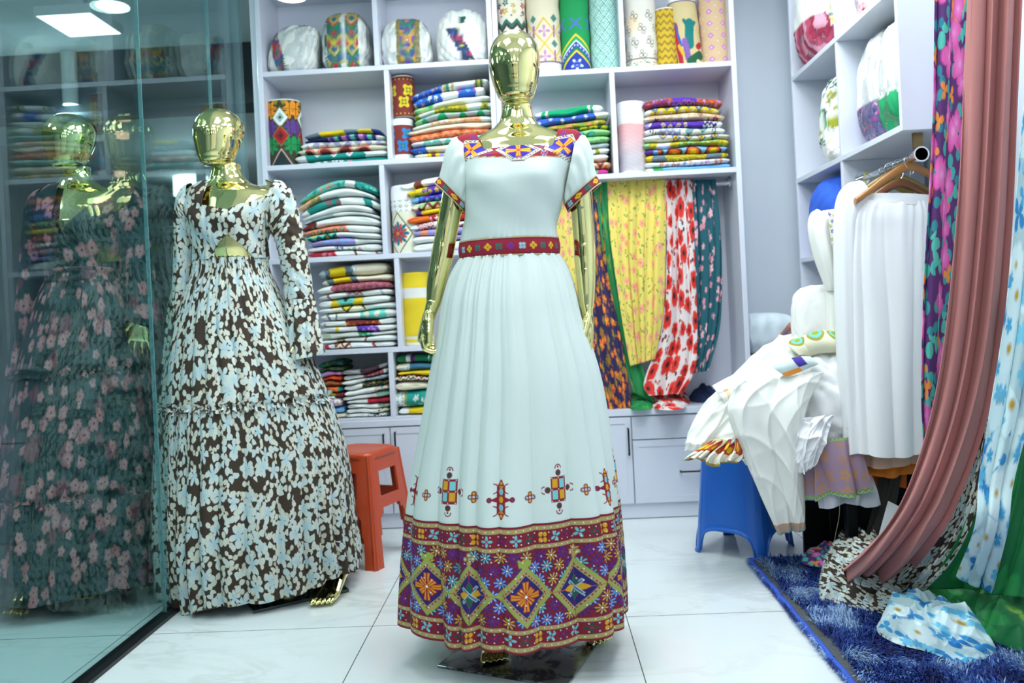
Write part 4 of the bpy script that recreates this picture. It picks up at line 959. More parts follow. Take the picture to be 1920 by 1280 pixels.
def mannequin(label, base, torso, Y, arms, legs, headp, hands, vox=.005):
    t = thing('mannequin', label, 'mannequin', base, 'gold mannequins')
    g = Geo(); R = bodyrings(torso, Y); g.grid(R, cu=True, flip=True); g.cap(R[0]); g.cap(R[-1], flip=True)
    for a in arms:
        ks = [(i,)+tuple(P(px, py, Y+dy)) for i, (px, py, dy, r) in enumerate(a)]; tt = np.linspace(0, len(a)-1, 24); pts = spline(ks, tt); rad = np.interp(tt, range(len(a)), [q[3] for q in a]); g.tube(pts, rad, 20)
    for (pts, rad) in legs[0]: g.tube(pts, rad, 20)
    remesh(make('body', g, GO, t), vox, 5)
    for (A, yw) in legs[1]:
        gf = Geo(); foot_geo(gf, A, yw); remesh(make('foot', gf, GO, t), .0027, 2)
    head(t, *headp)
    for hnd in hands: global N0; N0 = np.asarray(hnd[2], float); hand(t, *hnd[:4], **hnd[4])
    return t
def leg(hip, knee, ankle): 
    ks = [(0,)+tuple(hip), (1,)+tuple(knee), (1.75,)+tuple(np.array(knee)*.25+np.array(ankle)*.75), (2,)+tuple(ankle)]
    tt = np.linspace(0, 2, 24); return spline(ks, tt), np.interp(tt, [0, .5, 1, 1.3, 1.8, 2], [.075, .062, .045, .046, .028, .03])

# --- centre mannequin
YC = 2.32
fA = PF(930, 1246); fB = PF(1100, 1203)
Af = np.array([fA[0]+.005, fA[1]+.155, 0]); Ab = np.array([fB[0], fB[1]+.12, 0])
wl = P(812, 572, YC+.0); wr_ = P(1100, 578, YC)
mannequin('gold faceless mannequin in the centre wearing the white dress', (0.0, YC, 0.008),
    [(194, 941, 997, .047, .02), (206, 940, 998, .046, .02), (224, 936, 1003, .05, .02), (238, 922, 1016, .054, .018), (246, 904, 1036, .058, .014), (256, 890, 1054, .062, .010), (266, 882, 1066, .068, .004), (282, 880, 1068, .075, .0), (300, 882, 1066, .084, -.006), (345, 884, 1050, .112, -.016), (380, 884, 1044, .10, -.005), (440, 878, 1034, .088, 0), (480, 872, 1040, .092, 0), (540, 858, 1060, .105, 0), (590, 862, 1066, .10, 0)], YC,
    [[(880, 304, .0, .034), (858, 336, 0, .035), (841, 415, .01, .0325), (829, 480, .005, .033), (818, 530, -.005, .029), (812, 574, -.01, .0205)], [(1066, 300, .0, .034), (1084, 334, 0, .035), (1093, 415, .01, .0325), (1097, 480, .005, .0325), (1099, 530, -.005, .028), (1100, 580, -.01, .0205)]],
    ([leg(P(925, 590, YC), P(925, 860, YC-.03), (Af[0], Af[1]-.012, .1)), leg(P(1010, 590, YC), P(1020, 860, YC+.02), (Ab[0], Ab[1]-.012, .1))], [(Af+[0, 0, .008], -.05), (Ab+[0, 0, .008], .25)]),
    (P(968, 191, YC+.0)+[0, 0, -.008], 0.05, .212, .0735, .0),
    [((wl[0], wl[1]-.01, wl[2]), (-.36, -.04, -1), (1, 0, -.3), (0, -1, 0), dict(curl=(34, 52, 40), spread=.06, thumb=.30, tcurl=16, sc=1.13)), ((wr_[0], wr_[1]-.01, wr_[2]), (.04, -.03, -1), (-1, 0, 0), (0, -1, 0), dict(curl=(8, 12, 8), spread=.03, thumb=.3, tcurl=20))])
# its steel foot plate
def plate(label, cs, z, mt, cat='base plate', nm='base_plate'):
    g = Geo(); v = [[c[0], c[1], h_] for h_ in (.001, z) for c in cs]; n = len(cs)
    g.add(v, q=[[3, 2, 1, 0], [4, 5, 6, 7]]+[[i, (i+1) % 4, 4+(i+1) % 4, 4+i] for i in range(4)])
    o = make(nm, g, mt, smooth=False); bevel(o, .001); return tag(o, label, cat)
m_, nt, b = newmat('worn_steel'); n1 = noise(nt, coord(nt), 14, 5, .7, .8)
nt.links.new(ramp(nt, n1.outputs[0], [(0, (60, 58, 66)), (.44, (70, 68, 74)), (.5, (150, 156, 160)), (1, (176, 184, 186))]), b.inputs['Base Color']); b.inputs['Metallic'].default_value = .85; b.inputs['Roughness'].default_value = .22
plate('worn steel foot plate under the white dress mannequin', [PF(820, 1252), PF(1062, 1292), PF(1135, 1190), PF(893, 1186)], .008, m_)

# ------------------------------------------------------------------ the white dress
def smooth01(x): x = np.clip(x, 0, 1); return x*x*(3-2*x)
def rings(rows, Y, zs=None):
    """rows -> keyed table (z, cx, rx, ry, cy) sorted by z"""
    out = []
    for (py, xl, xr, ry, dy) in rows:
        c = P((xl+xr)/2, py, Y); out.append((c[2], c[0], (xr-xl)/2*Y/FPX, ry, Y+dy))
    return sorted(out)
m_white = plain('white_cotton', (226, 236, 234), .8, bmp=.3, bscale=520, sheen=.2)
def hemband(A, B):
    C = np.zeros(A.shape+(3,))+kc((124, 14, 40)); GLD = (170, 152, 96); OLV = (150, 164, 70); CY = (100, 190, 200); YL = (214, 158, 20)
    off = .026
    def fl(a0, b0, r, c, n=6, ph=0., cc='W'):
        m = (np.abs(A-a0) < r*1.1) & (np.abs(B-b0) < r*1.1)
        if not m.any(): return
        Cs = C[m]; As, Bs = A[m], B[m]; petal(Cs, As, Bs, a0, b0, r, n, c, ph, inner=.9, depth=.45); blend(Cs, aa(r*.16-np.hypot(As-a0, Bs-b0)), cc); C[m] = Cs
    def blob(a0, b0, w_, h_, c, rot=0.):
        m = (np.abs(A-a0) < .03) & (np.abs(B-b0) < .03)
        if not m.any(): return
        Cs = C[m]; u = (A[m]-a0); v = B[m]-b0; cr, sr = math.cos(rot), math.sin(rot); uu, vv = u*cr+v*sr, -u*sr+v*cr
        blend(Cs, aa((1-np.hypot(uu/w_, vv/h_))*min(w_, h_), .0012), c); C[m] = Cs
    amax = .95; rng = np.random.RandomState(4)
    # main field: round flowers between the diamonds
    mm = (B > .062) & (B < .252)
    for i, a0 in enumerate(np.arange(-amax, amax, .0345)):
        for j, b0 in enumerate((.079, .110, .142, .175, .207, .238)):
            a = a0+(.017 if j % 2 else 0)+rng.uniform(-.003, .003); bb = b0+rng.uniform(-.003, .003)
            c0, c1, c2 = [((62, 18, 92), (84, 26, 120), (90, 60, 140)), ((34, 28, 100), CY, 'W'), ((30, 24, 90), (206, 160, 40), 'W'), ((24, 60, 90), (70, 150, 170), 'W'), ((36, 40, 130), (110, 170, 230), 'W')][rng.choice(5, p=[.38, .17, .17, .1, .18])]
            fl(a, bb, .0185, c0, 8, 0, c0); fl(a, bb, .0155, c1, 8, .2, c2)
    # diamonds
    k0 = int(np.floor((-amax-off)/.145)); dj = 0
    for k in range(k0, -k0+1):
        ac = off+k*.145; bc = .142; m = (np.abs(A-ac) < .08) & (np.abs(B-bc) < .112)
        if not m.any(): continue
        Cs = C[m]; u = A[m]-ac; v = B[m]-bc; d = 1-np.abs(u)/.0725-np.abs(v)/.078
        d = d*.055
        blend(Cs, aa(d), OLV); blend(Cs, aa(d-.0065), GLD); dash = (np.sin((u*np.sign(v)-v*np.sign(u))*430) > .1)
        blend(Cs, aa(d-.0115)*dash, (124, 14, 40)); blend(Cs, aa(d-.0150), GLD); blend(Cs, aa(d-.0175), (38, 22, 104))
        rr = np.hypot(u, v); an = np.arctan2(v, u)
        if k % 2 == 0:
            for (n, rot, L, c) in ((4, 0, .036, 'r'), (4, .785, .024, 'r')):
                for q in range(4):
                    a_ = rot+q*np.pi/2; uu = u*math.cos(a_)+v*math.sin(a_); vv = -u*math.sin(a_)+v*math.cos(a_)
                    w_ = .0026+.0048*np.clip(uu/L, 0, 1); inside = aa(w_+.0018-np.abs(vv))*aa(L+.002-uu)*(uu > 0); blend(Cs, inside, (150, 20, 36))
                    inside = aa(w_-np.abs(vv))*aa(L-uu)*(uu > .004)*(np.abs(vv) > .0009+.0006*(q % 2)); blend(Cs, inside, (222, 140, 22))
            blend(Cs, aa(.0035-rr), 'W'); 
        else:
            for q in range(4):
                a_ = q*np.pi/2; uu = u*math.cos(a_)+v*math.sin(a_); vv = -u*math.sin(a_)+v*math.cos(a_)
                t_ = np.clip(uu/.034, 0, 1); w_ = .0085*np.sin(np.pi*t_**.8); blend(Cs, aa(w_+.001-np.abs(vv))*(uu > 0), (150, 20, 36)); blend(Cs, aa(w_-np.abs(vv))*(uu > 0), YL if q % 2 == 0 else (20, 90, 70))
                a_ += .785; uu = u*math.cos(a_)+v*math.sin(a_); vv = -u*math.sin(a_)+v*math.cos(a_)
                blend(Cs, aa(.0042-np.abs(vv))*aa(.027-uu)*(uu > 0), (150, 190, 200)); blend(Cs, aa(.0014-np.abs(vv))*aa(.024-uu)*(uu > 0), (60, 40, 110))
        C[m] = Cs
        # the crown over each diamond
        m = (np.abs(A-ac) < .03) & (B > .2) & (B < .26); Cs = C[m]; u = A[m]-ac; v = B[m]-.216
        if k % 2 == 0: blend(Cs, aa(.012+.25*v+.003*np.cos(u*400)-np.abs(u))*(v > -.004)*aa(.016+.003*np.sin(u*300)-v), OLV)
        else:
            for (x_, y_) in ((0, .006), (-.010, .017), (.010, .017), (0, .027)): blend(Cs, aa(.0058-np.hypot(u-x_, v-y_)), GLD); blend(Cs, aa(.0022-np.hypot(u-x_, v-y_)), (220, 210, 190))
            blend(Cs, aa(.0022-np.abs(u))*(v > -.01)*(v < .02), GLD)
        C[m] = Cs
    # narrow borders
    for (b0, b1) in ((0, .062), (.252, .33)):
        m = (B >= b0) & (B < b1); C[m] = kc((124, 14, 40))
    for (b0, b1) in ((.006, .017), (.050, .060), (.254, .264), (.300, .311)): blend(C, aa(B-b0)*aa(b1-B), GLD)
    for (bc_, ph) in ((.034, 0), (.282, .02)):
        for i, a0 in enumerate(np.arange(-amax, amax, .036)+ph):
            c = [(84, 20, 90), CY, (20, 70, 60), YL, CY][i % 5]
            if i % 5 == 3:
                for sx in (-1, 1):
                    for sy in (-1, 1): blob(a0+sx*.006, bc_+sy*.007, .0052, .006, YL)
            else: 
                for q in range(4): blob(a0+.0085*math.cos(q*1.571+.5*(i % 2)), bc_+.0085*math.sin(q*1.571+.5*(i % 2)), .0062, .0034, c, q*1.571+.5*(i % 2))
                blob(a0, bc_, .0025, .0025, (180, 30, 60))
    # sparkling white sequins
    for i, a0 in enumerate(np.arange(-amax, amax, .019)):
        for b0 in (.011, .0235, .0445, .055, .259, .272, .293, .3055): blob(a0+(.007 if int(b0*1e4) % 2 else 0), b0, .0015, .0015, 'W')
        for b0 in (.09, .125, .16, .195, .228): 
            if rng.rand() < .6: blob(a0+rng.uniform(-.008, .008), b0+rng.uniform(-.008, .008), .0016, .0016, 'W')
    return C
def hemmotifs(A, B):
    C = np.zeros(A.shape+(3,))+kc((214, 224, 219)); RDD = (140, 16, 40)
    def part(a0, b0, w_, f):
        m = (np.abs(A-a0) < w_) & (np.abs(B-b0) < .075)
        if m.any(): Cs = C[m]; f(Cs, A[m]-a0, B[m]-b0); C[m] = Cs
    def sq(Cs, u, v):
        blend(Cs, aa(.0235-np.abs(u))*aa(.033-np.abs(v)), RDD)
        for (x, y, c) in ((-.011, .016, (216, 160, 30)), (.011, .015, (120, 200, 204)), (-.011, -.014, (120, 200, 204)), (.011, -.014, (216, 160, 30))): blend(Cs, aa(.0082-np.abs(u-x))*aa(.0115-np.abs(v-y)), c)
        for (x, y) in ((0, .043), (0, -.043), (-.033, 0), (.033, 0)):
            r = np.hypot(u-x, v-y); blend(Cs, aa(.0085-r), RDD); blend(Cs, aa(.0055-r), (24, 70, 60))
            ux, vy = (u-x*1.28), (v-y*1.28); rr = np.hypot(ux, vy); blend(Cs, aa(.0016-np.abs(rr-.009))*((ux*x+vy*y) > -.00003), RDD)
        for (x, y) in ((0, .058), (0, -.055)): r = np.hypot(u-x, v-y); blend(Cs, aa(.003-r), RDD)
        for x in (-.02, 0, .02):
            for y in (-.03, 0, .03): blend(Cs, aa(.0014-np.hypot(u-x, v-y)), 'W')
    def cr(Cs, u, v):
        blend(Cs, aa(.03*(1-np.abs(v)/.011)-np.abs(u), .002), RDD); blend(Cs, aa(.0115-np.abs(u))*aa(.034-np.abs(v)), RDD)
        for (y, c) in ((.02, (120, 190, 196)), (-.02, (120, 190, 196)), (0, (216, 160, 30)), (.036, (200, 140, 30)), (-.036, (200, 140, 30))): blend(Cs, aa(.0062-np.abs(u)-.3*np.abs(v-y))*aa(.0078-np.abs(v-y)), c)
        for (x, y, L) in ((1, 1, 1), (1, -1, 1), (-1, 1, 1), (-1, -1, 1)):
            r = np.hypot(u-x*.020, v-y*.028); blend(Cs, aa(.0015-np.abs(r-.012))*((u*x < .02)), RDD)
            r = np.hypot(u-x*.03, v); blend(Cs, aa(.0068-r), RDD); blend(Cs, aa(.003-r), (90, 60, 120))
        blend(Cs, aa(.010-np.abs(u)-(v-.034)*.5)*(v > .034)*(v < .05), RDD); blend(Cs, aa(.004-np.hypot(u, v-.041)), (206, 150, 30))
        blend(Cs, aa(.010-np.abs(u)+(v+.034)*.5)*(v < -.034)*(v > -.05), RDD); blend(Cs, aa(.004-np.hypot(u, v+.041)), (206, 150, 30))
    def fl(Cs, u, v):
        for (x, y, c) in ((0, .009, (216, 160, 30)), (-.009, 0, (150, 190, 200)), (.009, 0, (150, 190, 200)), (0, -.009, (216, 170, 40))):
            r = np.hypot(u-x, v-y); blend(Cs, aa(.0066-r), RDD); blend(Cs, aa(.0036-r), c)
    for k in range(-3, 4):
        a = -.03+k*.32; part(a, .385, .05, cr); part(a-.16, .40, .05, sq); 
        part(a-.078, .39, .02, fl); part(a+.078, .385, .02, fl)
    return C
def whitedress():
    t = thing('white_dress', 'long white short-sleeved dress with red and gold embroidered hem on the centre mannequin', 'dress', (0, YC, .09))
    zt = P(955, 481, YC)[2]; zh = .110
    rows = [(481, 862, 1048, .108, .0), (500, 850, 1060, .122, 0), (550, 832, 1078, .15, 0), (600, 824, 1090, .168, 0), (700, 806, 1121, .2, .0), (800, 789, 1141, .222, .0), (900, 774, 1157, .244, 0), (1000, 770, 1168, .262, 0), (1100, 770, 1175, .272, 0), (1180, 770, 1177, .276, 0)]
    rg = rings(rows, YC); rg[-1] = (zt,)+rg[-1][1:]
    nf = 820; phi = np.concatenate([np.linspace(-np.pi, -1.75, 70)[:-1], np.linspace(-1.75, 1.75, nf), np.linspace(1.75, np.pi, 70)[1:]])
    def surf(z, out=0.0):
        K_ = spline(rg, z); cx_, rx, ry, cy = (K_[:, i][:, None] for i in range(4)); v = ((zt-z)/(zt-zh))[:, None]; ph = phi[None, :]
        w1 = ph+.06*np.sin(ph*3+1)+.05*np.sin(5*ph+2)
        fold = (np.abs(np.sin(w1*11+.4*np.sin(v*3)))**.8-.6)*(.007+.013*v)+(np.abs(np.sin(w1*29+1.3))**.9-.6)*.0022*np.exp(-v*2.5)+np.sin(w1*55)*.0014*np.exp(-v*12)
        wave = np.sin(w1*6+1.9+.5*v)*.021*smooth01((v-.35)/.65)+np.sin(w1*9+.6)*.011*smooth01((v-.5)/.5)
        r = 1+(fold+wave+out)/.25*1.0*(.4+.6*v) if False else None
        f = fold*1.0+wave+out
        x = cx_+(rx+f)*np.sin(ph); y = cy-(ry+f)*np.cos(ph); zz_ = z[:, None]+.010*np.sin(w1*6+2.4)*smooth01((v-.7)/.3)+0*ph
        return np.stack([x, y, zz_], -1)
    A = np.broadcast_to(phi*.302, (1, len(phi)))
    # upper white skirt, plain, then the motif zone, then the hem border
    zb = zh+.317
    z1 = np.linspace(zt, zb+.155, 110)[:-1]; z2 = np.linspace(zb+.155, zb-.002, 110)
    z = np.concatenate([z1, z2]); AA = np.broadcast_to(A, (len(z), len(phi))); BB = np.broadcast_to((z-zh)[:, None], AA.shape)
    make('skirt', Geo().grid(surf(z), c=hemmotifs(AA, BB).reshape(-1, 3), uv=np.stack([AA, BB], -1), flip=False), m_emb, t)
    z = np.linspace(zb, zh, 215); AA = np.broadcast_to(A, (len(z), len(phi))); BB = np.broadcast_to((z-zh)[:, None], AA.shape)
    tag(make('hem_border', Geo().grid(surf(z, .0012), c=hemband(AA, BB).reshape(-1, 3)), m_emb, t), 'dark red embroidered hem border with gold edged blue diamonds')
    # waistband
    zb0, zb1 = P(955, 484, YC)[2], P(955, 450, YC)[2]; z = np.linspace(zb1, zb0, 36); ph = np.linspace(-np.pi, np.pi, 420)
    Ab_ = np.broadcast_to(ph*.137, (36, 420)); Bb = np.broadcast_to((z-zb0)[:, None], Ab_.shape); hb = zb1-zb0
    def belt(A, B, h):
        C = np.zeros(A.shape+(3,))+kc((150, 22, 48))
        cols_ = [(220, 170, 30), (50, 100, 90), (120, 40, 130), (150, 190, 200), (220, 170, 30), (50, 100, 90)]
        for i, a0 in enumerate(np.arange(-.42, .43, .0305)): 
            for q in range(4):
                a_ = q*1.571+.785*(i % 2); u = A-a0-.0062*math.cos(a_); v = B-h*.5-.0062*math.sin(a_); blend(C, aa(.0045-np.hypot(u, v)), cols_[i % 6])
        for (b0, b1) in ((0, .0035), (h-.0035, h)): blend(C, (B >= b0)*(B <= b1), (190, 172, 130))
        for b0 in (.006, h-.006): blend(C, (np.abs(B-b0) < .0012), (60, 12, 30))
        return C
    cx_ = P(955, 467, YC)[0]; cx2 = P(957, 450, YC)[0]
    X = (cx_+(.1475+.0035*((z-zb0)/hb-.5)**2))[:, None]+0*ph; r_ = .1465-.0015*np.cos((z-zb0)/hb*6.28)
    V = np.stack([cx_+r_[:, None]*np.sin(ph), YC-(r_-.034)[:, None]*np.cos(ph), z[:, None]+0*ph], -1)
    make('waistband', Geo().grid(V, c=belt(Ab_, Bb, hb).reshape(-1, 3)), m_emb, t)
    # bodice
    rows = [(451, 864, 1047, .110, .0), (430, 867, 1045, .113, 0), (400, 871, 1050, .122, -.004), (370, 871, 1058, .134, -.008), (345, 868, 1064, .137, -.009), (322, 866, 1072, .128, -.006), (300, 862, 1080, .116, -.004)]
    rg2 = rings(rows, YC); zT = rg2[-1][0]
    n1, n2 = 70, 70; ph = np.concatenate([np.linspace(-np.pi, -1.75, 40)[:-1], np.linspace(-1.75, 1.75, 420), np.linspace(1.75, np.pi, 40)[1:]])
    z = np.linspace(rg2[0][0], zT, n1); K_ = spline(rg2, z); cx_, rx, ry, cy = (K_[:, i][:, None] for i in range(4))
    # two soft bust forms, waist gathers
    bust = .012*(np.exp(-((ph[None, :]-.55)/.35)**2)+np.exp(-((ph[None, :]+.55)/.35)**2))*np.exp(-((z[:, None]-P(960, 342, YC)[2])/.045)**2)
    wr = .0011*np.sin(ph*40+3*np.sin(ph*5))*np.exp(-(z[:, None]-z[0])/.02)+.0032*np.sin(ph*5+z[:, None]*34)*np.sin(z[:, None]*26+1)
    low = np.stack([cx_+(rx+wr)*np.sin(ph), cy-(ry+bust+wr)*np.cos(ph), z[:, None]+0*ph], -1)
    # shoulders and yoke: rows run from the chest line up over the shoulder to the neck opening
    v = np.linspace(0, 1, n2)[1:][:, None]; fr = smooth01((np.cos(ph)-.27)/.42)[None, :]; bkk = smooth01((-np.cos(ph)-.2)/.6)[None, :]
    cxT, rxT, ryT, cyT = spline(rg2, np.array([zT]))[0]; cxN = P(971, 262, YC)[0]
    side_rx = np.interp(v[:, 0], [0, .3, .5, .65, .8, 1], [rxT, .187, .186, .176, .155, .124])[:, None]
    side_z = np.interp(v[:, 0], [0, .3, .5, .65, .8, 1], [0, .045, .064, .072, .077, .079])[:, None]
    fr_z = np.interp(v[:, 0], [0, 1], [0, P(968, 273, YC-.09)[2]-zT])[:, None]; fz = side_z*(1-fr-bkk)+fr_z*fr+(fr_z+.02)*bkk
    rxv = side_rx*(1-fr)+np.interp(v[:, 0], [0, .5, 1], [rxT, .155, .124])[:, None]*fr
    ryv = np.interp(v[:, 0], [0, .5, 1], [ryT, .102, .096])[:, None]*(fr+bkk)+np.interp(v[:, 0], [0, .5, 1], [ryT, .098, .084])[:, None]*(1-fr-bkk)
    cxv = cxT+(cxN-cxT)*v; up = np.stack([cxv+rxv*np.sin(ph), cyT+.004*v-ryv*np.cos(ph), zT+fz], -1)
    V = np.vstack([low, up])
    # the embroidered yoke, laid out flat on the chest
    X, Y_, Z = V[..., 0], V[..., 1], V[..., 2]; C = np.zeros(V.shape)+kc((214, 224, 219)); front = np.cos(ph)[None, :] > -.1
    def xz(px, py):
        q = P(px, py, YC-.09+abs(px-970)*.0006); return q[0], q[2]
    def poly(pts):
        pts = [xz(*p) for p in pts]; c = np.mean(pts, 0); d = np.full(X.shape, 9.)
        for i in range(len(pts)):
            a, b_ = np.array(pts[i]), np.array(pts[(i+1) % len(pts)]); e = b_-a; nn = np.array([-e[1], e[0]])/np.hypot(*e)
            if (c-a)@nn < 0: nn = -nn
            d = np.minimum(d, (X-a[0])*nn[0]+(Z-a[1])*nn[1])
        return d
    yk = poly([(851, 235), (860, 296), (866, 301), (970, 303), (1080, 300), (1088, 285), (1096, 235)]); m = front*aa(yk+.001); blend(C, m, (196, 188, 160)); blend(C, front*aa(yk-.0028), (158, 24, 46))
    for pts, ang in (([(940, 285), (964, 271), (978, 271), (1005, 285), (982, 300), (963, 301)], 0.), ([(876, 270), (898, 268), (915, 284), (872, 300), (861, 298)], .6), ([(1036, 263), (1070, 259), (1081, 288), (1064, 299), (1027, 281)], .75)):
        d = poly(pts); blend(C, front*aa(d+.0105), (70, 30, 40)); blend(C, front*aa(d+.009), (214, 206, 184)); blend(C, front*aa(d+.0056)*aa(-.0028-d)*(np.sin((X+Z)*520) > .2), (40, 30, 34)); blend(C, front*aa(d), (48, 40, 168))
        c = np.mean([xz(*p) for p in pts], 0); u, v_ = X-c[0], Z-c[1]
        for q in range(4):
            a_ = ang+q*np.pi/2; uu = u*math.cos(a_)+v_*math.sin(a_); vv = -u*math.sin(a_)+v_*math.cos(a_); L = .034 if (q % 2 == 0) else (.019 if ang == 0 else .024)
            w_ = .003+.004*np.clip(uu/L, 0, 1); blend(C, front*aa(w_+.0015-np.abs(vv))*aa(L+.0015-uu)*(uu > 0), (196, 40, 30)); blend(C, front*aa(w_-np.abs(vv))*aa(L-uu)*(uu > .003)*(np.abs(vv) > .0007), (244, 176, 40))
    for (px, py, r, c) in ((931, 275, .010, (90, 110, 200)), (1014, 277, .009, (60, 100, 150)), (918, 295, .011, (110, 30, 130)), (1020, 293, .011, (130, 180, 230)), (861, 268, .010, (50, 70, 130)), (888, 258, .011, (110, 40, 150)), (1058, 251, .012, (110, 50, 160)), (1087, 256, .010, (80, 50, 150))):
        a, b_ = xz(px, py); petal(C, X, Z, a, b_, r, 6, c, inner=.6); 
    make('bodice', Geo().grid(V, c=C.reshape(-1, 3)), m_emb, t)
    # sleeves with embroidered cuffs
    for sd, RR in ((-1, [(868, 257, 884, 370), (851, 261, 881, 380), (837, 284, 880, 386), (830, 310, 879, 388), (824, 331, 877, 386)]), (1, [(1080, 254, 1056, 372), (1097, 258, 1057, 378), (1109, 285, 1058, 382), (1113, 311, 1058, 384), (1118, 329, 1058, 383)])):
        end = (814, 344, 872, 399) if sd < 0 else (1128, 344, 1065, 398)
        th = np.linspace(0, 2*np.pi, 200)
        def ring(o, dr, k, rip):
            a = P(o[0], o[1], YC); b_ = P(o[2], o[3], YC); c = (a+b_)/2; h_ = (a-b_)/2; rr = 1+rip*np.sin(th*9+k)+.6*rip*np.sin(th*14+2*k)
            return c+np.outer(np.cos(th)*rr, h_)+np.outer(np.sin(th)*rr, [0, dr, 0])
        drs = [.062, .068, .066, .062, .056]; keys = [ring(o, d_, .3, r_) for o, d_, r_ in zip(RR, drs, (.02, .045, .05, .04, .022))]
        tt = np.linspace(0, 4, 46); kk = np.array(keys).reshape(5, -1); VV = spline(np.hstack([np.arange(5)[:, None], kk]), tt).reshape(46, 200, 3)
        make('sleeve', Geo().grid(VV, c=kc((214, 224, 219))), m_emb, t)
        e0, e1 = ring(RR[-1], .057, .3, .012), ring(end, .060, .3, .012); f = np.linspace(0, 1, 20)[:, None, None]; VC = e0+(e1-e0)*f
        wdt = np.linalg.norm(e1-e0, axis=1).mean(); Ac = np.broadcast_to(th*.052, (20, 200)); Bc = np.broadcast_to((1-f[:, 0])*.032, (20, 200))
        make('cuff', Geo().grid(VC, c=belt(Ac-.16, Bc, .032).reshape(-1, 3)), m_emb, t)
whitedress()
# ------------------------------------------------------------------ the two floral gowns and their mannequins
m_brown = print_mat('brown_leaf_print', (60, 46, 34), [
    dict(scale=25, n=2, size=.029, depth=.475, ex=1.9, cols=((190, 184, 160), (206, 212, 202)), off=(.31, .12), sharp=14, rnd=.9, keep=.72),
    dict(scale=23, n=2, size=.030, depth=.475, ex=1.9, cols=((208, 206, 188), (190, 204, 202)), off=(.77, .52), sharp=14, line=(66, 52, 40), rnd=.9, keep=.75),
    dict(scale=12.5, n=5, size=.040, depth=.43, ex=.75, cols=((204, 212, 202), (210, 214, 200)), off=(.1, .9), sharp=14, inner=(166, 194, 204), rnd=.8, line=(66, 52, 40), keep=.72)], rough=.85)
m_teal = print_mat('teal_blossom_print', (16, 54, 60), [
    dict(scale=9, n=6, size=.040, depth=.15, cols=((108, 60, 74), (130, 72, 84)), off=(.2, .4), keep=.42, sharp=9),
    dict(scale=16, n=5, size=.027, depth=.2, cols=((196, 128, 134), (176, 92, 104)), off=(.5, .14), keep=.36, inner=(206, 150, 150), line=(222, 190, 186), cen=(120, 30, 50), sharp=12),
    dict(scale=15, n=5, size=.028, depth=.2, cols=((188, 118, 126), (168, 78, 92)), off=(.87, .63), keep=.28, inner=(200, 140, 140), line=(214, 180, 178), cen=(110, 30, 46), sharp=12)], rough=.7)

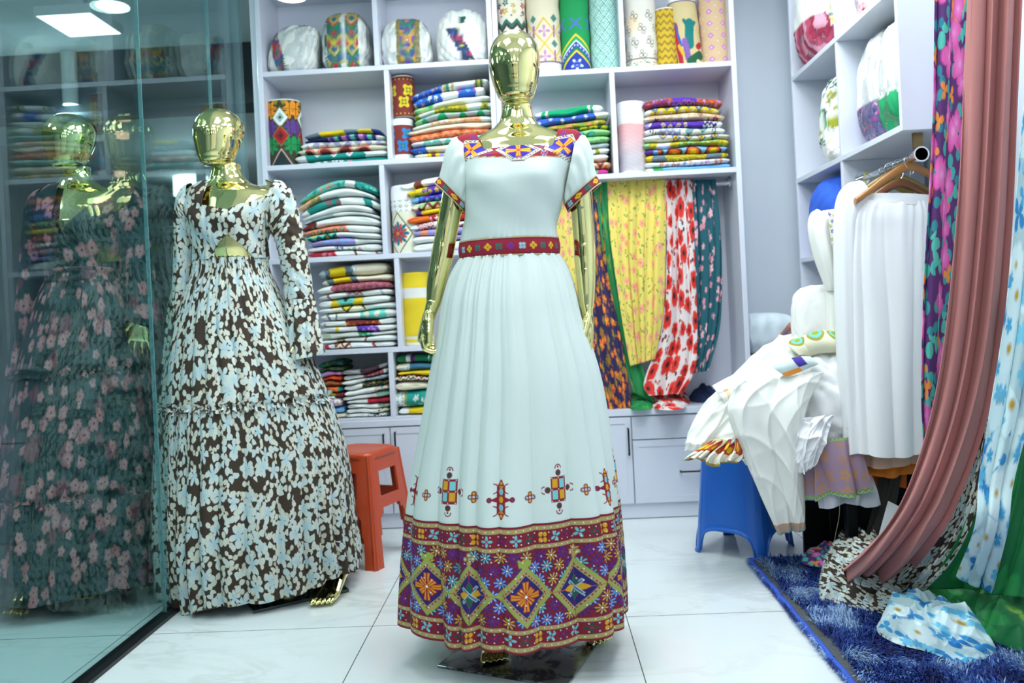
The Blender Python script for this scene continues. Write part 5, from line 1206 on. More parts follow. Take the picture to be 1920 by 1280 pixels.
def gown(name, label, base, Y, mat, skirt, bodice, tiers, fabw, keyhole=None, neck=None, nple=14, hemdrop=None, sleeves=(), top=None, waist=None, seed=0, amp=1.0, ccut=False, lean=0.0):
    rng = np.random.RandomState(seed); k_ = rng.uniform(0, 6, 8)
    t = thing(name, label, 'dress', base)
    rg = rings(skirt, Y); zt, zh = rg[-1][0], rg[0][0]
    phi = np.concatenate([np.linspace(-np.pi, -1.8, 80)[:-1], np.linspace(-1.8, 1.8, 640), np.linspace(1.8, np.pi, 80)[1:]])
    bnds = [zt]+[P(px, py, Y)[2] for (px, py) in tiers]+[zh]
    def surf(z, zlo, zhi, out=0.0, tier=0):
        K_ = spline(rg, z); cx_, rx, ry, cy = (K_[:, i][:, None] for i in range(4)); v = ((zt-z)/(zt-zh))[:, None]; u = ((zhi-z)/(zhi-zlo))[:, None]; ph = phi[None, :]
        w1 = ph+.07*np.sin(ph*3+k_[0])+.05*np.sin(5*ph+k_[1]+tier)
        f = (np.abs(np.sin(w1*nple+.5*np.sin(v*4+k_[2])))**.8-.6)*(.006+.018*v)*amp*(.35+.65*smooth01(u*1.6))
        f = f+np.sin(w1*52+k_[3])*.0035*np.exp(-u*9)+np.sin(w1*31)*.002
        f = f+np.sin(w1*5+k_[4])*.016*smooth01(v)+out
        tilt = .012*np.sin(w1*6+k_[5])*v*v
        return np.stack([cx_+(rx+f)*np.sin(ph), cy-(ry+f)*np.cos(ph), z[:, None]+tilt*amp+lean*np.sin(ph)*v**3+0*ph], -1)
    for i in range(len(bnds)-1):
        zhi, zlo = bnds[i], bnds[i+1]; z = np.linspace(zhi, zlo, int(max(30, (zhi-zlo)/.006)))
        o_ = .007*i
        V = surf(z, zlo, zhi, o_, i); U = np.broadcast_to(phi*fabw[i]/6.283, V.shape[:2]); W_ = np.broadcast_to(z[:, None], V.shape[:2])
        make('skirt_tier', Geo().grid(V, uv=np.stack([U+i*.37, W_], -1)), mat, t)
        if i > 0:   # the little frill standing out at the seam
            f = np.linspace(0, 1, 6)[:, None]; zz0 = np.full(6, zhi)+np.array([.016, .011, .006, 0, -.006, -.010]); base_ = surf(zz0, zlo, zhi, .004, i)
            rip = np.sin(phi*80+3*np.sin(phi*11))*.009+.010
            off = (np.abs(f-.45)*2)*rip[None, :]; dirs = np.stack([np.sin(phi), -np.cos(phi), 0*phi], -1)
            V = base_+off[..., None]*dirs[None]; V[..., 2] += np.sin(phi*60)[None, :]*.012*np.abs(f-.45)
            make('frill', Geo().grid(V, uv=np.stack([np.broadcast_to(phi*fabw[i]/6.283, V.shape[:2]), V[..., 2]], -1)), mat, t)
    # bodice, over the bust to the neckline
    rb = rings(bodice, Y); z = np.linspace(rb[0][0], rb[-1][0], 150); K_ = spline(rb, z); cx_, rx, ry, cy = (K_[:, i][:, None] for i in range(4)); ph = phi[None, :]
    zb_ = P(bodice[0][1], neck['bust'], Y)[2]; fy = neck.get('face', 0)
    bust = .014*(np.exp(-((ph-.5-fy)/.34)**2)+np.exp(-((ph+.5-fy)/.34)**2))*np.exp(-((z[:, None]-zb_)/.045)**2)
    wr = .002*np.sin(ph*36+4*np.sin(ph*4))*(np.exp(-(z[:, None]-z[0])/.05)+.3)+.003*np.sin(ph*8+z[:, None]*60)
    X = cx_+(rx+wr)*np.sin(ph); Yv = cy-(ry+bust+wr)*np.cos(ph); Z = z[:, None]+0*ph
    keep = np.ones(X.shape, bool)
    def inside(poly, Yp):
        pts = [P(px, py, Yp) for px, py in poly]; pts = [(q[0], q[2]) for q in pts]; c = np.zeros(X.shape, bool); n = len(pts)
        for i in range(n):
            (xa, za), (xb, zb2) = pts[i], pts[(i+1) % n]
            with np.errstate(divide='ignore', invalid='ignore'):
                cond = ((za > Z) != (zb2 > Z)) & (X < (xb-xa)*(Z-za)/(zb2-za+1e-12)+xa)
            c ^= cond
        return c
    front = np.cos(ph) > 0
    for poly in neck['cut']: keep &= ~(inside(poly, Y-.10) & front)
    keep &= ~(inside(neck['back'], Y+.05) & ~front)
    nv, nu = X.shape; g = Geo(); V = np.stack([X, Yv, Z], -1)
    i = np.arange(nv-1)[:, None]; j = np.arange(nu-1)[None, :]; kq = keep[:-1, :-1] & keep[1:, :-1] & keep[:-1, 1:] & keep[1:, 1:]
    q = np.stack([i*nu+j, i*nu+j+1, (i+1)*nu+j+1, (i+1)*nu+j], -1)[kq]
    U = ph*.17+0*Z
    g.add(V, q=q, uv=np.stack([U, Z], -1)); o = make('bodice', g, mat, t)
    sm = o.modifiers.new('thickness', 'SOLIDIFY'); sm.thickness = .003; sm.offset = 1
    if waist:
        zz = np.linspace(P(waist[0], waist[2], Y)[2], P(waist[0], waist[1], Y)[2], 16); K2 = spline(sorted(rb+rg[-2:]), zz) if False else spline(rb, np.clip(zz, rb[0][0], None))
        xx_ = K2[:, 0][:, None]+(K2[:, 1][:, None]+.006)*np.sin(ph); yy_ = K2[:, 3][:, None]-(K2[:, 2][:, None]+.006)*np.cos(ph); z3 = zz[:, None]+.004*np.sin(ph*2+1)+0*ph
        rr = .003*np.sin(np.linspace(0, 9, 16))[:, None]
        make('waistband', Geo().grid(np.stack([xx_+rr*np.sin(ph), yy_-rr*np.cos(ph), z3], -1), uv=np.stack([ph*.17+.5+0*z3, z3], -1)), mat, t)
    for n, sl in enumerate(sleeves):
        th = np.linspace(0, 2*np.pi, 180)
        def ring(o, k, rip):
            a = P(o[0], o[1], Y+o[5]); b_ = P(o[2], o[3], Y+o[5]); c = (a+b_)/2; h_ = (a-b_)/2; rr = 1+rip*np.sin(th*8+k)+.6*rip*np.sin(th*15+2*k)
            return c+np.outer(np.cos(th)*rr, h_)+np.outer(np.sin(th)*rr, [0, o[4], 0])
        for m_, grp in enumerate(sl):
            keys = np.array([ring(o, n+.4*j, o[6] if len(o) > 6 else .02) for j, o in enumerate(grp)]); tt = np.linspace(0, len(grp)-1, 14*len(grp))
            V = spline(np.hstack([np.arange(len(grp))[:, None], keys.reshape(len(grp), -1)]), tt).reshape(len(tt), 180, 3)
            L = np.concatenate([[0], np.cumsum(np.linalg.norm(np.diff(V[:, 0], axis=0), axis=1))])
            V = V+(.002*np.sin(L[:, None]*120+3*np.sin(th*3)[None])*np.ones((1, 180)))[..., None]*np.stack([np.cos(th), np.sin(th), 0*th], -1)[None]
            make('sleeve' if m_ == 0 else 'sleeve_flare', Geo().grid(V, uv=np.stack([np.broadcast_to(th*.06*(1+m_*.4)+n*.7, V.shape[:2]), np.broadcast_to(-L[:, None]+n*.3, V.shape[:2])], -1)), mat, t)
    return t

# ---- left mannequin in the brown and white dress
YL = 2.95
zfl = PF(628, 1132); ft = np.array([zfl[0], zfl[1]+.13, 0]); ft2 = np.array([zfl[0]-.26, zfl[1]+.24, 0])
mannequin('gold faceless mannequin at the left wearing the brown and white floral dress', (-.85, YL, 0.008),
    [(306, 396, 447, .047, .02), (318, 394, 447, .047, .02), (334, 389, 455, .05, .02), (346, 374, 472, .058, .018), (354, 358, 496, .066, .014), (362, 346, 518, .074, .01), (374, 344, 526, .083, .005), (392, 350, 518, .095, -.002), (415, 357, 508, .112, -.01), (440, 362, 502, .108, -.01), (470, 366, 498, .104, -.006), (500, 366, 502, .09, 0), (550, 358, 518, .105, 0), (600, 356, 530, .11, 0)], YL,
    [[(356, 378, 0, .036), (349, 410, 0, .036), (345, 470, .01, .033), (340, 530, .01, .031), (334, 580, 0, .026), (330, 610, 0, .021)], [(514, 372, 0, .036), (530, 410, 0, .037), (548, 470, .01, .034), (556, 530, .0, .031), (562, 590, -.03, .026), (562, 622, -.05, .021)]],
    ([leg(P(410, 600, YL), P(420, 850, YL), (ft2[0], ft2[1]-.012, .1)), leg(P(490, 600, YL), P(540, 850, YL-.03), (ft[0], ft[1]-.012, .1))], [(ft+[0, 0, .008], -.25), (ft2+[0, 0, .008], -.4)]),
    (P(413, 306, YL)+[0, 0, -.012], -.32, .215, .085, .02),
    [((*P(562, 624, YL-.05),), (-.1, .0, -1), (-1, 0, 0.), (0, -1, 0), dict(curl=(25, 35, 25), thumb=.4)), ((*P(330, 612, YL),), (0, 0, -1), (1, 0, 0), (0, -1, 0), dict(curl=(20, 30, 20), thumb=.4))])
gown('floral_dress', 'long sleeved brown and white leaf print dress with keyhole front, in front of the glass', (-.85, YL, .09), YL, m_brown,
    skirt=[(486, 366, 500, .108, 0), (510, 362, 506, .112, 0), (540, 350, 520, .13, 0), (600, 330, 548, .16, 0), (660, 319, 578, .19, 0), (740, 310, 612, .23, 0), (850, 305, 648, .27, .0), (1000, 306, 668, .30, 0), (1086, 309, 678, .30, .02)],
    bodice=[(488, 366, 501, .108, 0), (470, 366, 500, .11, -.002), (440, 361, 504, .118, -.006), (415, 355, 510, .122, -.01), (392, 348, 520, .112, -.004), (374, 342, 530, .098, 0), (360, 344, 528, .085, .002), (348, 356, 512, .074, .006), (340, 372, 498, .066, .008)],
    tiers=[(470, 752)], fabw=(2.5, 3.6), nple=15, seed=2, lean=.045,
    neck=dict(bust=412, face=-.15, cut=[[(380, 330), (379, 372), (382, 385), (398, 388), (420, 392), (432, 395), (446, 386), (462, 379), (480, 372), (492, 362), (503, 347), (505, 325)], [(429, 441), (437, 446), (452, 460), (468, 482), (452, 487), (425, 487), (403, 482), (404, 470), (414, 456), (422, 446)]], back=[(378, 320), (378, 345), (440, 352), (500, 345), (500, 320)]),
    sleeves=[[[(356, 343, 366, 420, .055, 0, .02), (342, 354, 365, 424, .062, 0, .02), (333, 378, 364, 424, .06, 0), (329, 420, 366, 432, .055, .005), (328, 480, 366, 482, .052, .005), (325, 548, 360, 552, .052, .0)], [(324, 546, 361, 550, .053, .0, .02), (318, 590, 360, 594, .065, 0, .04), (311, 680, 362, 684, .08, 0, .06)]],
             [[(516, 338, 502, 420, .055, 0, .02), (532, 343, 504, 430, .062, 0, .02), (548, 362, 510, 440, .06, 0), (560, 400, 515, 448, .056, .005), (572, 460, 524, 480, .055, .005), (583, 520, 532, 526, .054, .0), (588, 562, 534, 563, .052, -.01)], [(589, 560, 533, 562, .054, -.01, .03), (596, 600, 540, 604, .07, -.02, .05), (606, 664, 546, 676, .09, -.03, .07)]]])
c0 = PF(475, 1151); dx_ = np.array([.84, .54, 0])*.34; dy_ = np.array([-.54, .84, 0])*.36
plate('dark green glass foot plate under the brown floral dress', [c0, c0+dx_, c0+dx_+dy_, c0+dy_], .012, plain('dark_green_glass', (10, 40, 44), .06, coat=1))

# ---- mannequin behind the glass
YT = 2.95
f1 = PF(178, 1124); fa = np.array([f1[0], f1[1]+.13, 0]); fb = np.array([f1[0]+.14, f1[1]+.24, 0])
mannequin('gold faceless mannequin standing behind the glass wearing the teal floral dress', (-1.75, YT, 0.008),
    [(312, 112, 164, .047, .02), (324, 111, 164, .047, .02), (338, 104, 172, .05, .02), (350, 88, 190, .058, .018), (358, 76, 210, .066, .014), (368, 68, 238, .074, .01), (380, 68, 246, .083, .005), (396, 74, 240, .095, -.002), (420, 80, 228, .112, -.01), (446, 84, 224, .108, -.01), (480, 90, 220, .098, -.004), (508, 94, 218, .088, 0), (555, 84, 232, .105, 0), (600, 80, 240, .11, 0)], YT,
    [[(80, 384, 0, .036), (70, 420, 0, .036), (62, 480, .01, .033), (56, 540, .01, .03), (52, 600, 0, .021)], [(236, 380, 0, .036), (250, 420, 0, .036), (262, 480, 0, .033), (268, 540, -.02, .028), (266, 588, -.04, .0205)]],
    ([leg(P(130, 600, YT), P(140, 850, YT), (fa[0], fa[1]-.012, .1)), leg(P(200, 600, YT), P(220, 850, YT), (fb[0], fb[1]-.012, .1))], [(fa+[0, 0, .008], -.2), (fb+[0, 0, .008], .2)]),
    (P(134, 314, YT)+[0, 0, -.012], -.2, .215, .085, .03),
    [((*P(266, 590, YT-.04),), (-.12, -.1, -1), (-.35, .9, 0.), (-1, 0, 0), dict(curl=(10, 14, 10), spread=.28, thumb=.6)), ((*P(52, 602, YT),), (0, 0, -1), (1, 0, 0), (0, -1, 0), dict(curl=(20, 30, 20), thumb=.4))])
gown('floral_dress', 'dark teal dress with dusty pink blossoms and V neck, behind the glass', (-1.75, YT, .1), YT, m_teal,
    skirt=[(524, 92, 222, .105, 0), (545, 80, 232, .12, 0), (600, 62, 252, .15, 0), (700, 40, 276, .2, 0), (800, 22, 290, .24, 0), (905, 8, 300, .27, 0), (1000, -4, 306, .29, 0), (1078, -8, 308, .30, 0)],
    bodice=[(528, 92, 222, .105, 0), (508, 92, 222, .105, 0), (480, 87, 224, .112, -.004), (446, 80, 228, .120, -.008), (420, 76, 232, .122, -.01), (396, 70, 244, .112, -.004), (380, 66, 250, .098, 0), (366, 68, 248, .085, .002), (354, 80, 228, .074, .006), (346, 92, 214, .066, .008)],
    tiers=[(100, 700), (150, 912)], fabw=(2.2, 2.8, 3.4), nple=13, seed=5, amp=.9, waist=(157, 505, 530),
    neck=dict(bust=425, cut=[[(97, 330), (98, 362), (106, 400), (120, 440), (140, 418), (170, 385), (205, 350), (206, 330)]], back=[(96, 325), (96, 350), (150, 358), (210, 350), (210, 325)]),
    sleeves=[[[(84, 352, 88, 420, .055, 0), (66, 362, 86, 426, .062, 0), (54, 392, 84, 430, .06, 0), (46, 460, 80, 470, .055, .005), (38, 560, 76, 566, .06, 0), (34, 620, 74, 630, .075, 0, .04), (24, 700, 78, 706, .09, 0, .06)]],
             [[(236, 346, 226, 420, .055, 0), (254, 358, 228, 428, .062, 0), (266, 385, 232, 436, .06, 0), (276, 440, 238, 470, .055, 0), (288, 520, 242, 530, .06, -.01), (300, 575, 244, 582, .08, -.02, .05), (306, 610, 246, 600, .09, -.03, .06)]]])
c0 = PF(60, 1120)+[0, .05, 0]
plate('dark glass foot plate under the teal floral dress behind the glass', [c0, c0+[.36, -.05, 0], c0+[.42, .3, 0], c0+[.06, .34, 0]], .012, plain('dark_green_glass', (10, 40, 44), .06, coat=1))

# ------------------------------------------------------------------ orange plastic stool
def orange_stool():
    m = plain('orange_plastic', (196, 74, 36), .38, noise_amt=.06, coat=.15)
    # top corner px: front right corner at (712, 836..) ; foot of the near leg at (712,1072)
    f0 = PF(705, 1070); ctr = np.array([f0[0]-.085, f0[1]+.20]); t = thing('stool', 'orange plastic stool between the brown dress and the white dress', 'stool', (ctr[0], ctr[1], 0)); a = -.38
    zt = P(705, 850, f0[1]+.04)[2]
    def W(u, v, z):
        hb, ht = .165, .118; k = hb+(ht-hb)*(z/zt); x, y = u*k, v*k; return np.array([ctr[0]+x*math.cos(a)-y*math.sin(a), ctr[1]+x*math.sin(a)+y*math.cos(a), z])
    g = Geo(); n = 40; e = 5.0; th = np.linspace(0, 2*np.pi, n, endpoint=False); ce = lambda x: np.sign(x)*np.abs(x)**(2/e)
    R = [[W(ce(math.cos(q))*f, ce(math.sin(q))*f, z) for q in th] for f, z in ((.2, zt-.004), (.8, zt-.003), (.93, zt), (1.0, zt-.008), (1.02, zt-.03), (.99, zt-.03), (.93, zt-.012))]
    g.grid(np.array(R), cu=True, flip=True); g.cap(np.array(R[0])); make('seat', g, m, t)
    # four sides, each a sheet with its window and arch, so the corners run down as angled legs
    for s in range(4):
        g = Geo(); N, M = 37, 40; u = np.linspace(-1, 1, N); z = np.linspace(0, zt-.012, M); pts = np.zeros((M, N, 3))
        for j in range(M):
            for i in range(N):
                uu = u[i]; b = -1+.06*abs(uu)**6
                x, y = [(uu, b), (-b, uu), (-uu, -b), (b, -uu)][s]; pts[j, i] = W(x, y, z[j])
        keep = np.ones((M-1, N-1), bool); uc = (u[1:]+u[:-1])/2; zc = (z[1:]+z[:-1])/2; U, Zc = np.meshgrid(uc, zc/zt)
        arch = (np.abs(U) < .66-.12*(Zc/.5)**3) & (Zc < .5) & ~((Zc > .44) & (np.abs(U) > .42)); win = (np.abs(U) < .48) & (Zc > .60) & (Zc < .82); keep[arch | win] = False
        i, j = np.meshgrid(np.arange(N-1), np.arange(M-1)); q = np.stack([j*N+i, j*N+i+1, (j+1)*N+i+1, (j+1)*N+i], -1)[keep]
        g.add(pts.reshape(-1, 3), q=q); o = make('side_frame', g, m, t, smooth=False); so = o.modifiers.new('wall', 'SOLIDIFY'); so.thickness = .010; so.offset = -1
    for (x, y) in ((-1, -1), (1, -1), (1, 1), (-1, 1)):
        g = Geo(); R = []
        for z_, k in ((0, .055), (.012, .055), (.014, .046), (zt*.5, .046), (zt-.015, .04)):
            R.append([W(x*(1-.0)+math.cos(q)*k*1.6*(1)-x*.16, y+math.sin(q)*k*1.6-y*.16, z_) for q in np.linspace(0, 2*np.pi, 16, endpoint=False)])
        g.grid(np.array(R), cu=True); g.cap(np.array(R[0])); make('leg', g, m, t)
orange_stool()
# ------------------------------------------------------------------ draped and hanging cloth
def drape(name, label, L, R, mat, cat='fabric', group=None, nf=5, amp=.02, fab=1.0, belly=0.0, seed=0, parent=None, ns=160, nt=130, colfn=None, wob=.0, fine=.15, thick=True, foldtop=.5, creases=0.0, vrep=1.0):
    """cloth between two edge lines of (px, py, Y)"""
    rng = np.random.RandomState(seed); k = rng.uniform(0, 6.28, 8)
    def line(E):
        q = np.array([P(*e) for e in E]); return spline(np.hstack([np.arange(len(E))[:, None], q]), np.linspace(0, len(E)-1, nt))
    a, b = line(L), line(R); s = np.linspace(0, 1, ns)[None, :, None]; t = np.linspace(0, 1, nt)
    V = a[:, None]*(1-s)+b[:, None]*s; S2 = s[0, :, 0][None, :]; T2 = t[:, None]
    d = (b-a); d /= np.linalg.norm(d, axis=1)[:, None]+1e-9; dn = np.gradient((a+b)/2, axis=0); dn /= np.linalg.norm(dn, axis=1)[:, None]+1e-9
    n = np.cross(d, dn); n /= np.linalg.norm(n, axis=1)[:, None]+1e-9; n *= np.sign(-(n[:, 1:2])+1e-9) if abs(np.median(n[:, 1])) > .2 else 1
    w_ = S2+.07*np.sin(S2*5+k[0]+T2*1.5)+.03*np.sin(T2*5+k[1])
    f = (np.abs(np.sin(w_*np.pi*nf+k[2]))**.75-.6)*amp*(foldtop+(1-foldtop)*T2)+np.sin(w_*np.pi*nf*1.37+k[3]+T2)*amp*fine*2.4+np.sin(w_*np.pi*nf*3.3+k[4]+T2*3)*amp*fine*.7
    if creases: f = f+creases*sum(a_*(1-np.abs(np.sin(T2*ft+S2*fs+1.3*np.sin(S2*4+k[5]+q_)+1.1*np.sin(T2*5+k[6]*q_)+k[7]*q_)))**2.2 for q_, (a_, ft, fs) in enumerate(((1.3, 4.2, 5.5), (.9, 7.5, -4.2), (.6, 3.1, 10.5), (.4, 13, 6.))))
    f = f+belly*np.sin(np.pi*np.clip(S2, 0, 1))**.7*np.sin(np.pi*np.clip(T2*.9+.1, 0, 1))**.6
    V = V+n[:, None]*f[..., None]+d[:, None]*(np.cos(w_*np.pi*nf*2+k[2])*amp*.25)[..., None]
    if wob: V[..., 2] += wob*np.sin(S2*9+k[5])*(T2**4)
    V[..., 2] = np.maximum(V[..., 2], .004+.002*np.sin(S2*40))
    ln = np.concatenate([[0], np.cumsum(np.linalg.norm(np.diff((a+b)/2, axis=0), axis=1))])
    uv = np.stack([np.broadcast_to(S2*fab, V.shape[:2])+seed*.37, np.broadcast_to(-ln[:, None]*vrep, V.shape[:2])], -1)
    c = colfn(np.broadcast_to(S2, V.shape[:2]), np.broadcast_to(T2, V.shape[:2]), np.broadcast_to(ln[:, None], V.shape[:2])).reshape(-1, 3) if colfn else None
    o = make(name, Geo().grid(V, uv=uv, c=c), mat, parent)
    if thick: m = o.modifiers.new('thickness', 'SOLIDIFY'); m.thickness = .0022; m.offset = 0
    if parent is None: tag(o, label, cat, group)
    return o
m_sil = plain('white_satin', (238, 240, 242), .55, bmp=.12, bscale=500, sheen=.2)
m_cot = plain('off_white_cotton', (240, 240, 234), .85, bmp=.25, bscale=500, sheen=.2)
m_yel = print_mat('yellow_blossom_print', (244, 222, 110), [dict(scale=15, n=2, size=.016, depth=.5, cols=((110, 150, 70), (140, 160, 80)), off=(.2, .1), keep=.8), dict(scale=22, n=2, size=.012, depth=.5, cols=((96, 130, 60), (120, 150, 70)), off=(.6, .7), keep=.7), dict(scale=14, n=5, size=.026, depth=.26, cols=((236, 150, 120), (240, 170, 140)), off=(.4, .3), keep=.62, cen=(200, 80, 70))])
m_red = print_mat('red_poppy_print', (238, 226, 224), [dict(scale=22, n=2, size=.022, depth=.6, cols=((226, 60, 44), (60, 50, 56)), off=(.8, .1), keep=.5), dict(scale=9.5, n=5, size=.050, depth=.12, cenf=.34, ex=.5, cols=((222, 44, 30), (232, 64, 46)), off=(.3, .3), rnd=.7, cen=(40, 26, 40), inner=(200, 30, 26), line=(180, 26, 24))])
m_cherry = print_mat('teal_cherry_print', (24, 92, 106), [dict(scale=11, n=5, size=.024, depth=.3, cols=((226, 160, 172), (236, 190, 196)), off=(.1, .6), keep=.6, cen=(170, 40, 70), line=(240, 214, 216)), dict(scale=17, n=5, size=.018, depth=.3, cols=((230, 170, 180), (214, 140, 156)), off=(.7, .2), keep=.45, cen=(170, 40, 70))])
m_navyfl = print_mat('navy_orange_print', (50, 40, 88), [dict(scale=13, n=6, size=.030, depth=.25, cols=((150, 130, 50), (170, 120, 40)), off=(.1, .3), keep=.5), dict(scale=17, n=5, size=.026, depth=.3, cols=((226, 70, 30), (238, 120, 40)), off=(.6, .6), keep=.62, cen=(250, 190, 60), inner=(240, 150, 50)), dict(scale=30, n=3, size=.012, depth=.3, cols=((200, 50, 50), (90, 120, 60)), off=(.3, .2), keep=.5)])
m_grn = print_mat('green_leaf_print', (28, 140, 74), [dict(scale=6, n=2, size=.07, depth=.4, cols=((20, 110, 60), (60, 170, 80)), off=(.3, .5), keep=.9, line=(10, 80, 40)), dict(scale=5, n=3, size=.05, depth=.35, cols=((110, 120, 90), (140, 170, 60)), off=(.8, .1), keep=.5, line=(196, 150, 40))], rough=.55)
m_green2 = print_mat('deep_green_leaf_print', (18, 120, 62), [dict(scale=4.5, n=2, size=.11, depth=.45, cols=((14, 96, 52), (44, 156, 76)), off=(.35, .5), keep=.85, line=(8, 62, 36)), dict(scale=3.8, n=2, size=.09, depth=.4, cols=((120, 176, 62), (96, 110, 84)), off=(.2, .1), keep=.45, line=(190, 150, 50))], rough=.6)
m_mag = print_mat('magenta_garden_print', (96, 50, 120), [dict(scale=13, n=2, size=.05, depth=.45, cols=((34, 124, 150), (90, 200, 180)), off=(.15, .4), rnd=.9), dict(scale=11, n=3, size=.042, depth=.35, cols=((240, 150, 60), (236, 130, 70)), off=(.55, .2), keep=.4), dict(scale=9, n=4, size=.058, depth=.25, cols=((206, 50, 150), (222, 70, 160)), off=(.8, .7), keep=.72, cen=(240, 160, 220), inner=(240, 140, 214), line=(180, 30, 130))])
m_rose = plain('dusty_rose_chiffon', (188, 120, 116), .75, bmp=.1, bscale=600, noise_amt=.05, sheen=.15)
m_daisy = print_mat('blue_daisy_print', (196, 222, 226), [dict(scale=11, n=3, size=.05, depth=.40, cols=((70, 170, 210), (24, 120, 186)), off=(.1, .2), keep=.8), dict(scale=6.5, n=7, size=.085, depth=.10, cols=((226, 240, 238), (210, 234, 238)), off=(.5, .35), keep=.85, line=(150, 190, 204), cen=(190, 150, 30)), dict(scale=9, n=5, size=.036, depth=.3, cols=((60, 160, 206), (120, 200, 226)), off=(.7, .8), keep=.5)], rough=.7)
m_jean = plain('navy_denim', (34, 52, 96), .85, noise_amt=.2, bmp=.2)

# ---- fabrics hanging from the rail in the right unit
YH = YS+.12
rz = P(1362, 343, YH)[2]; rx1 = VX1-TH-.001; t = thing('hanging_rail', 'chrome hanging rail across the open space of the right unit', 'rail', (.3, YH, rz))
make('rod', Geo().tube([(VX0+TH+.001, YH, rz), (rx1, YH, rz)], .0125, 16), m_chrome, t)
for sx, xa in ((1, VX0+TH+.001), (-1, rx1)): make('flange', Geo().tube([(xa, YH, rz), (xa+sx*.012, YH, rz)], .024, 16), m_chrome, t)
gh = 'printed fabrics hanging in the right unit'
def over(name, label, L, R, mat, **kw):
    o = drape(name, label, L, R, mat, group=gh, **kw); return o
Y0 = YH-.018
over('printed_fabric', 'yellow rose print fabric seen through the gap beside the right gold arm', [(1030, 339, Y0), (1030, 430, Y0), (1032, 560, Y0)], [(1090, 338, Y0), (1094, 430, Y0), (1096, 560, Y0)], m_yel, nf=4, amp=.012, fab=.45, seed=11)
over('printed_fabric', 'navy fabric with orange flowers, hanging just right of the gold hand', [(1094, 339, Y0), (1100, 500, Y0-.02), (1106, 640, Y0-.04), (1136, 770, Y0-.06)], [(1122, 338, Y0), (1138, 500, Y0-.02), (1168, 640, Y0-.04), (1186, 764, Y0-.06)], m_navyfl, nf=4, amp=.014, fab=.45, seed=12)
over('printed_fabric', 'green satin fabric strip between the navy and the yellow fabrics', [(1110, 339, Y0-.004), (1128, 450, Y0-.012), (1148, 580, Y0-.025), (1186, 735, Y0-.05)], [(1142, 338, Y0-.004), (1150, 450, Y0-.012), (1172, 580, Y0-.025), (1226, 755, Y0-.05)], m_grn, nf=2, amp=.010, fab=.4, seed=13)
over('printed_fabric', 'yellow fabric with pink roses, the widest on the rail', [(1139, 338, Y0-.012), (1145, 450, Y0-.03), (1162, 570, Y0-.05), (1183, 686, Y0-.06)], [(1247, 336, Y0-.012), (1248, 450, Y0-.03), (1244, 570, Y0-.05), (1228, 673, Y0-.06)], m_yel, nf=5, amp=.016, fab=.55, seed=14)
over('printed_fabric', 'white fabric with large red poppies hanging beside the yellow fabric', [(1246, 337, Y0-.004), (1248, 480, Y0-.02), (1238, 620, Y0-.04), (1206, 715, Y0-.07), (1216, 742, Y0-.09)], [(1298, 336, Y0-.004), (1302, 480, Y0-.02), (1308, 620, Y0-.04), (1304, 690, Y0-.07), (1280, 738, Y0-.09)], m_red, nf=4, amp=.018, fab=.5, seed=15)
over('printed_fabric', 'teal fabric with pink cherry blossoms, last on the rail', [(1297, 337, Y0), (1302, 480, Y0), (1302, 620, Y0-.02), (1298, 700, Y0-.04)], [(1344, 336, Y0), (1354, 460, Y0), (1350, 600, Y0-.02), (1326, 695, Y0-.04)], m_cherry, nf=4, amp=.016, fab=.45, seed=16)

def heap(name, label, outline, h, mat, cat='fabric', group=None, seed=0, z0=.003, Yp=None, ridge=.02, pw=1.6, fab=1.0, nr=70, na=220, cx=None, freq=1.0, colfn=None):
    """crumpled heap of cloth lying on a level surface; outline in pixels on the plane z0"""
    rng = np.random.RandomState(seed); pts = np.array([PF(px, py, z0) for px, py in outline])[:, :2]; c = pts.mean(0) if cx is None else PF(cx[0], cx[1], z0)[:2]
    n = len(pts); tt = np.linspace(0, n, na, endpoint=False); i0 = np.floor(tt).astype(int); f = (tt-i0)[:, None]
    p0, p1, p2, p3 = (pts[(i0+k) % n] for k in (-1, 0, 1, 2)); E = .5*((2*p1)+(-p0+p2)*f+(2*p0-5*p1+4*p2-p3)*f**2+(-p0+3*p1-3*p2+p3)*f**3)
    E = np.vstack([E, E[:1]]); r = np.linspace(0, 1, nr)[:, None, None]; XY = c+(E-c)[None]*r; X, Y_ = XY[..., 0], XY[..., 1]; rr = r[..., 0]
    Z = h*(1-rr**pw)*(.75+.25*np.sin(X*9+rng.uniform(0, 6))*np.cos(Y_*8)); q = rng.uniform(0, 6.28, 10); amp = ridge
    wx = X+.03*np.sin(Y_*17*freq+q[0])+.02*np.sin(X*23*freq+q[1]); wy = Y_+.03*np.sin(X*15*freq+q[2])+.02*np.sin(Y_*27*freq+q[3])
    for k in range(5):
        a = q[4+k]; fr = (14+13*k)*freq; Z = Z+amp/(1+.55*k)*(1-np.abs(np.sin((wx*math.cos(a)+wy*math.sin(a))*fr+q[k])))*np.clip((1-rr)*5, 0, 1)**.7
    Z = np.maximum(Z, 0)+z0; X = np.minimum(X, XR-.012-.02*(1-rr)*np.abs(np.sin(Y_*20)))
    V = np.stack([X, Y_, Z], -1); uv = np.stack([X*fab+wx*.5+Z*2, Y_*fab+Z*1.5], -1)
    o = make(name, Geo().grid(V, uv=uv, c=(colfn(X, Y_, Z).reshape(-1, 3) if colfn else None)), mat)
    return tag(o, label, cat, group)
heap('printed_fabric', 'crumpled green satin fabric end lying on the worktop under the hanging fabrics', [(1172, 750), (1186, 730), (1222, 728), (1236, 752), (1220, 766), (1186, 768)], .05, m_grn, seed=3, z0=CT+.001, ridge=.014, freq=2)
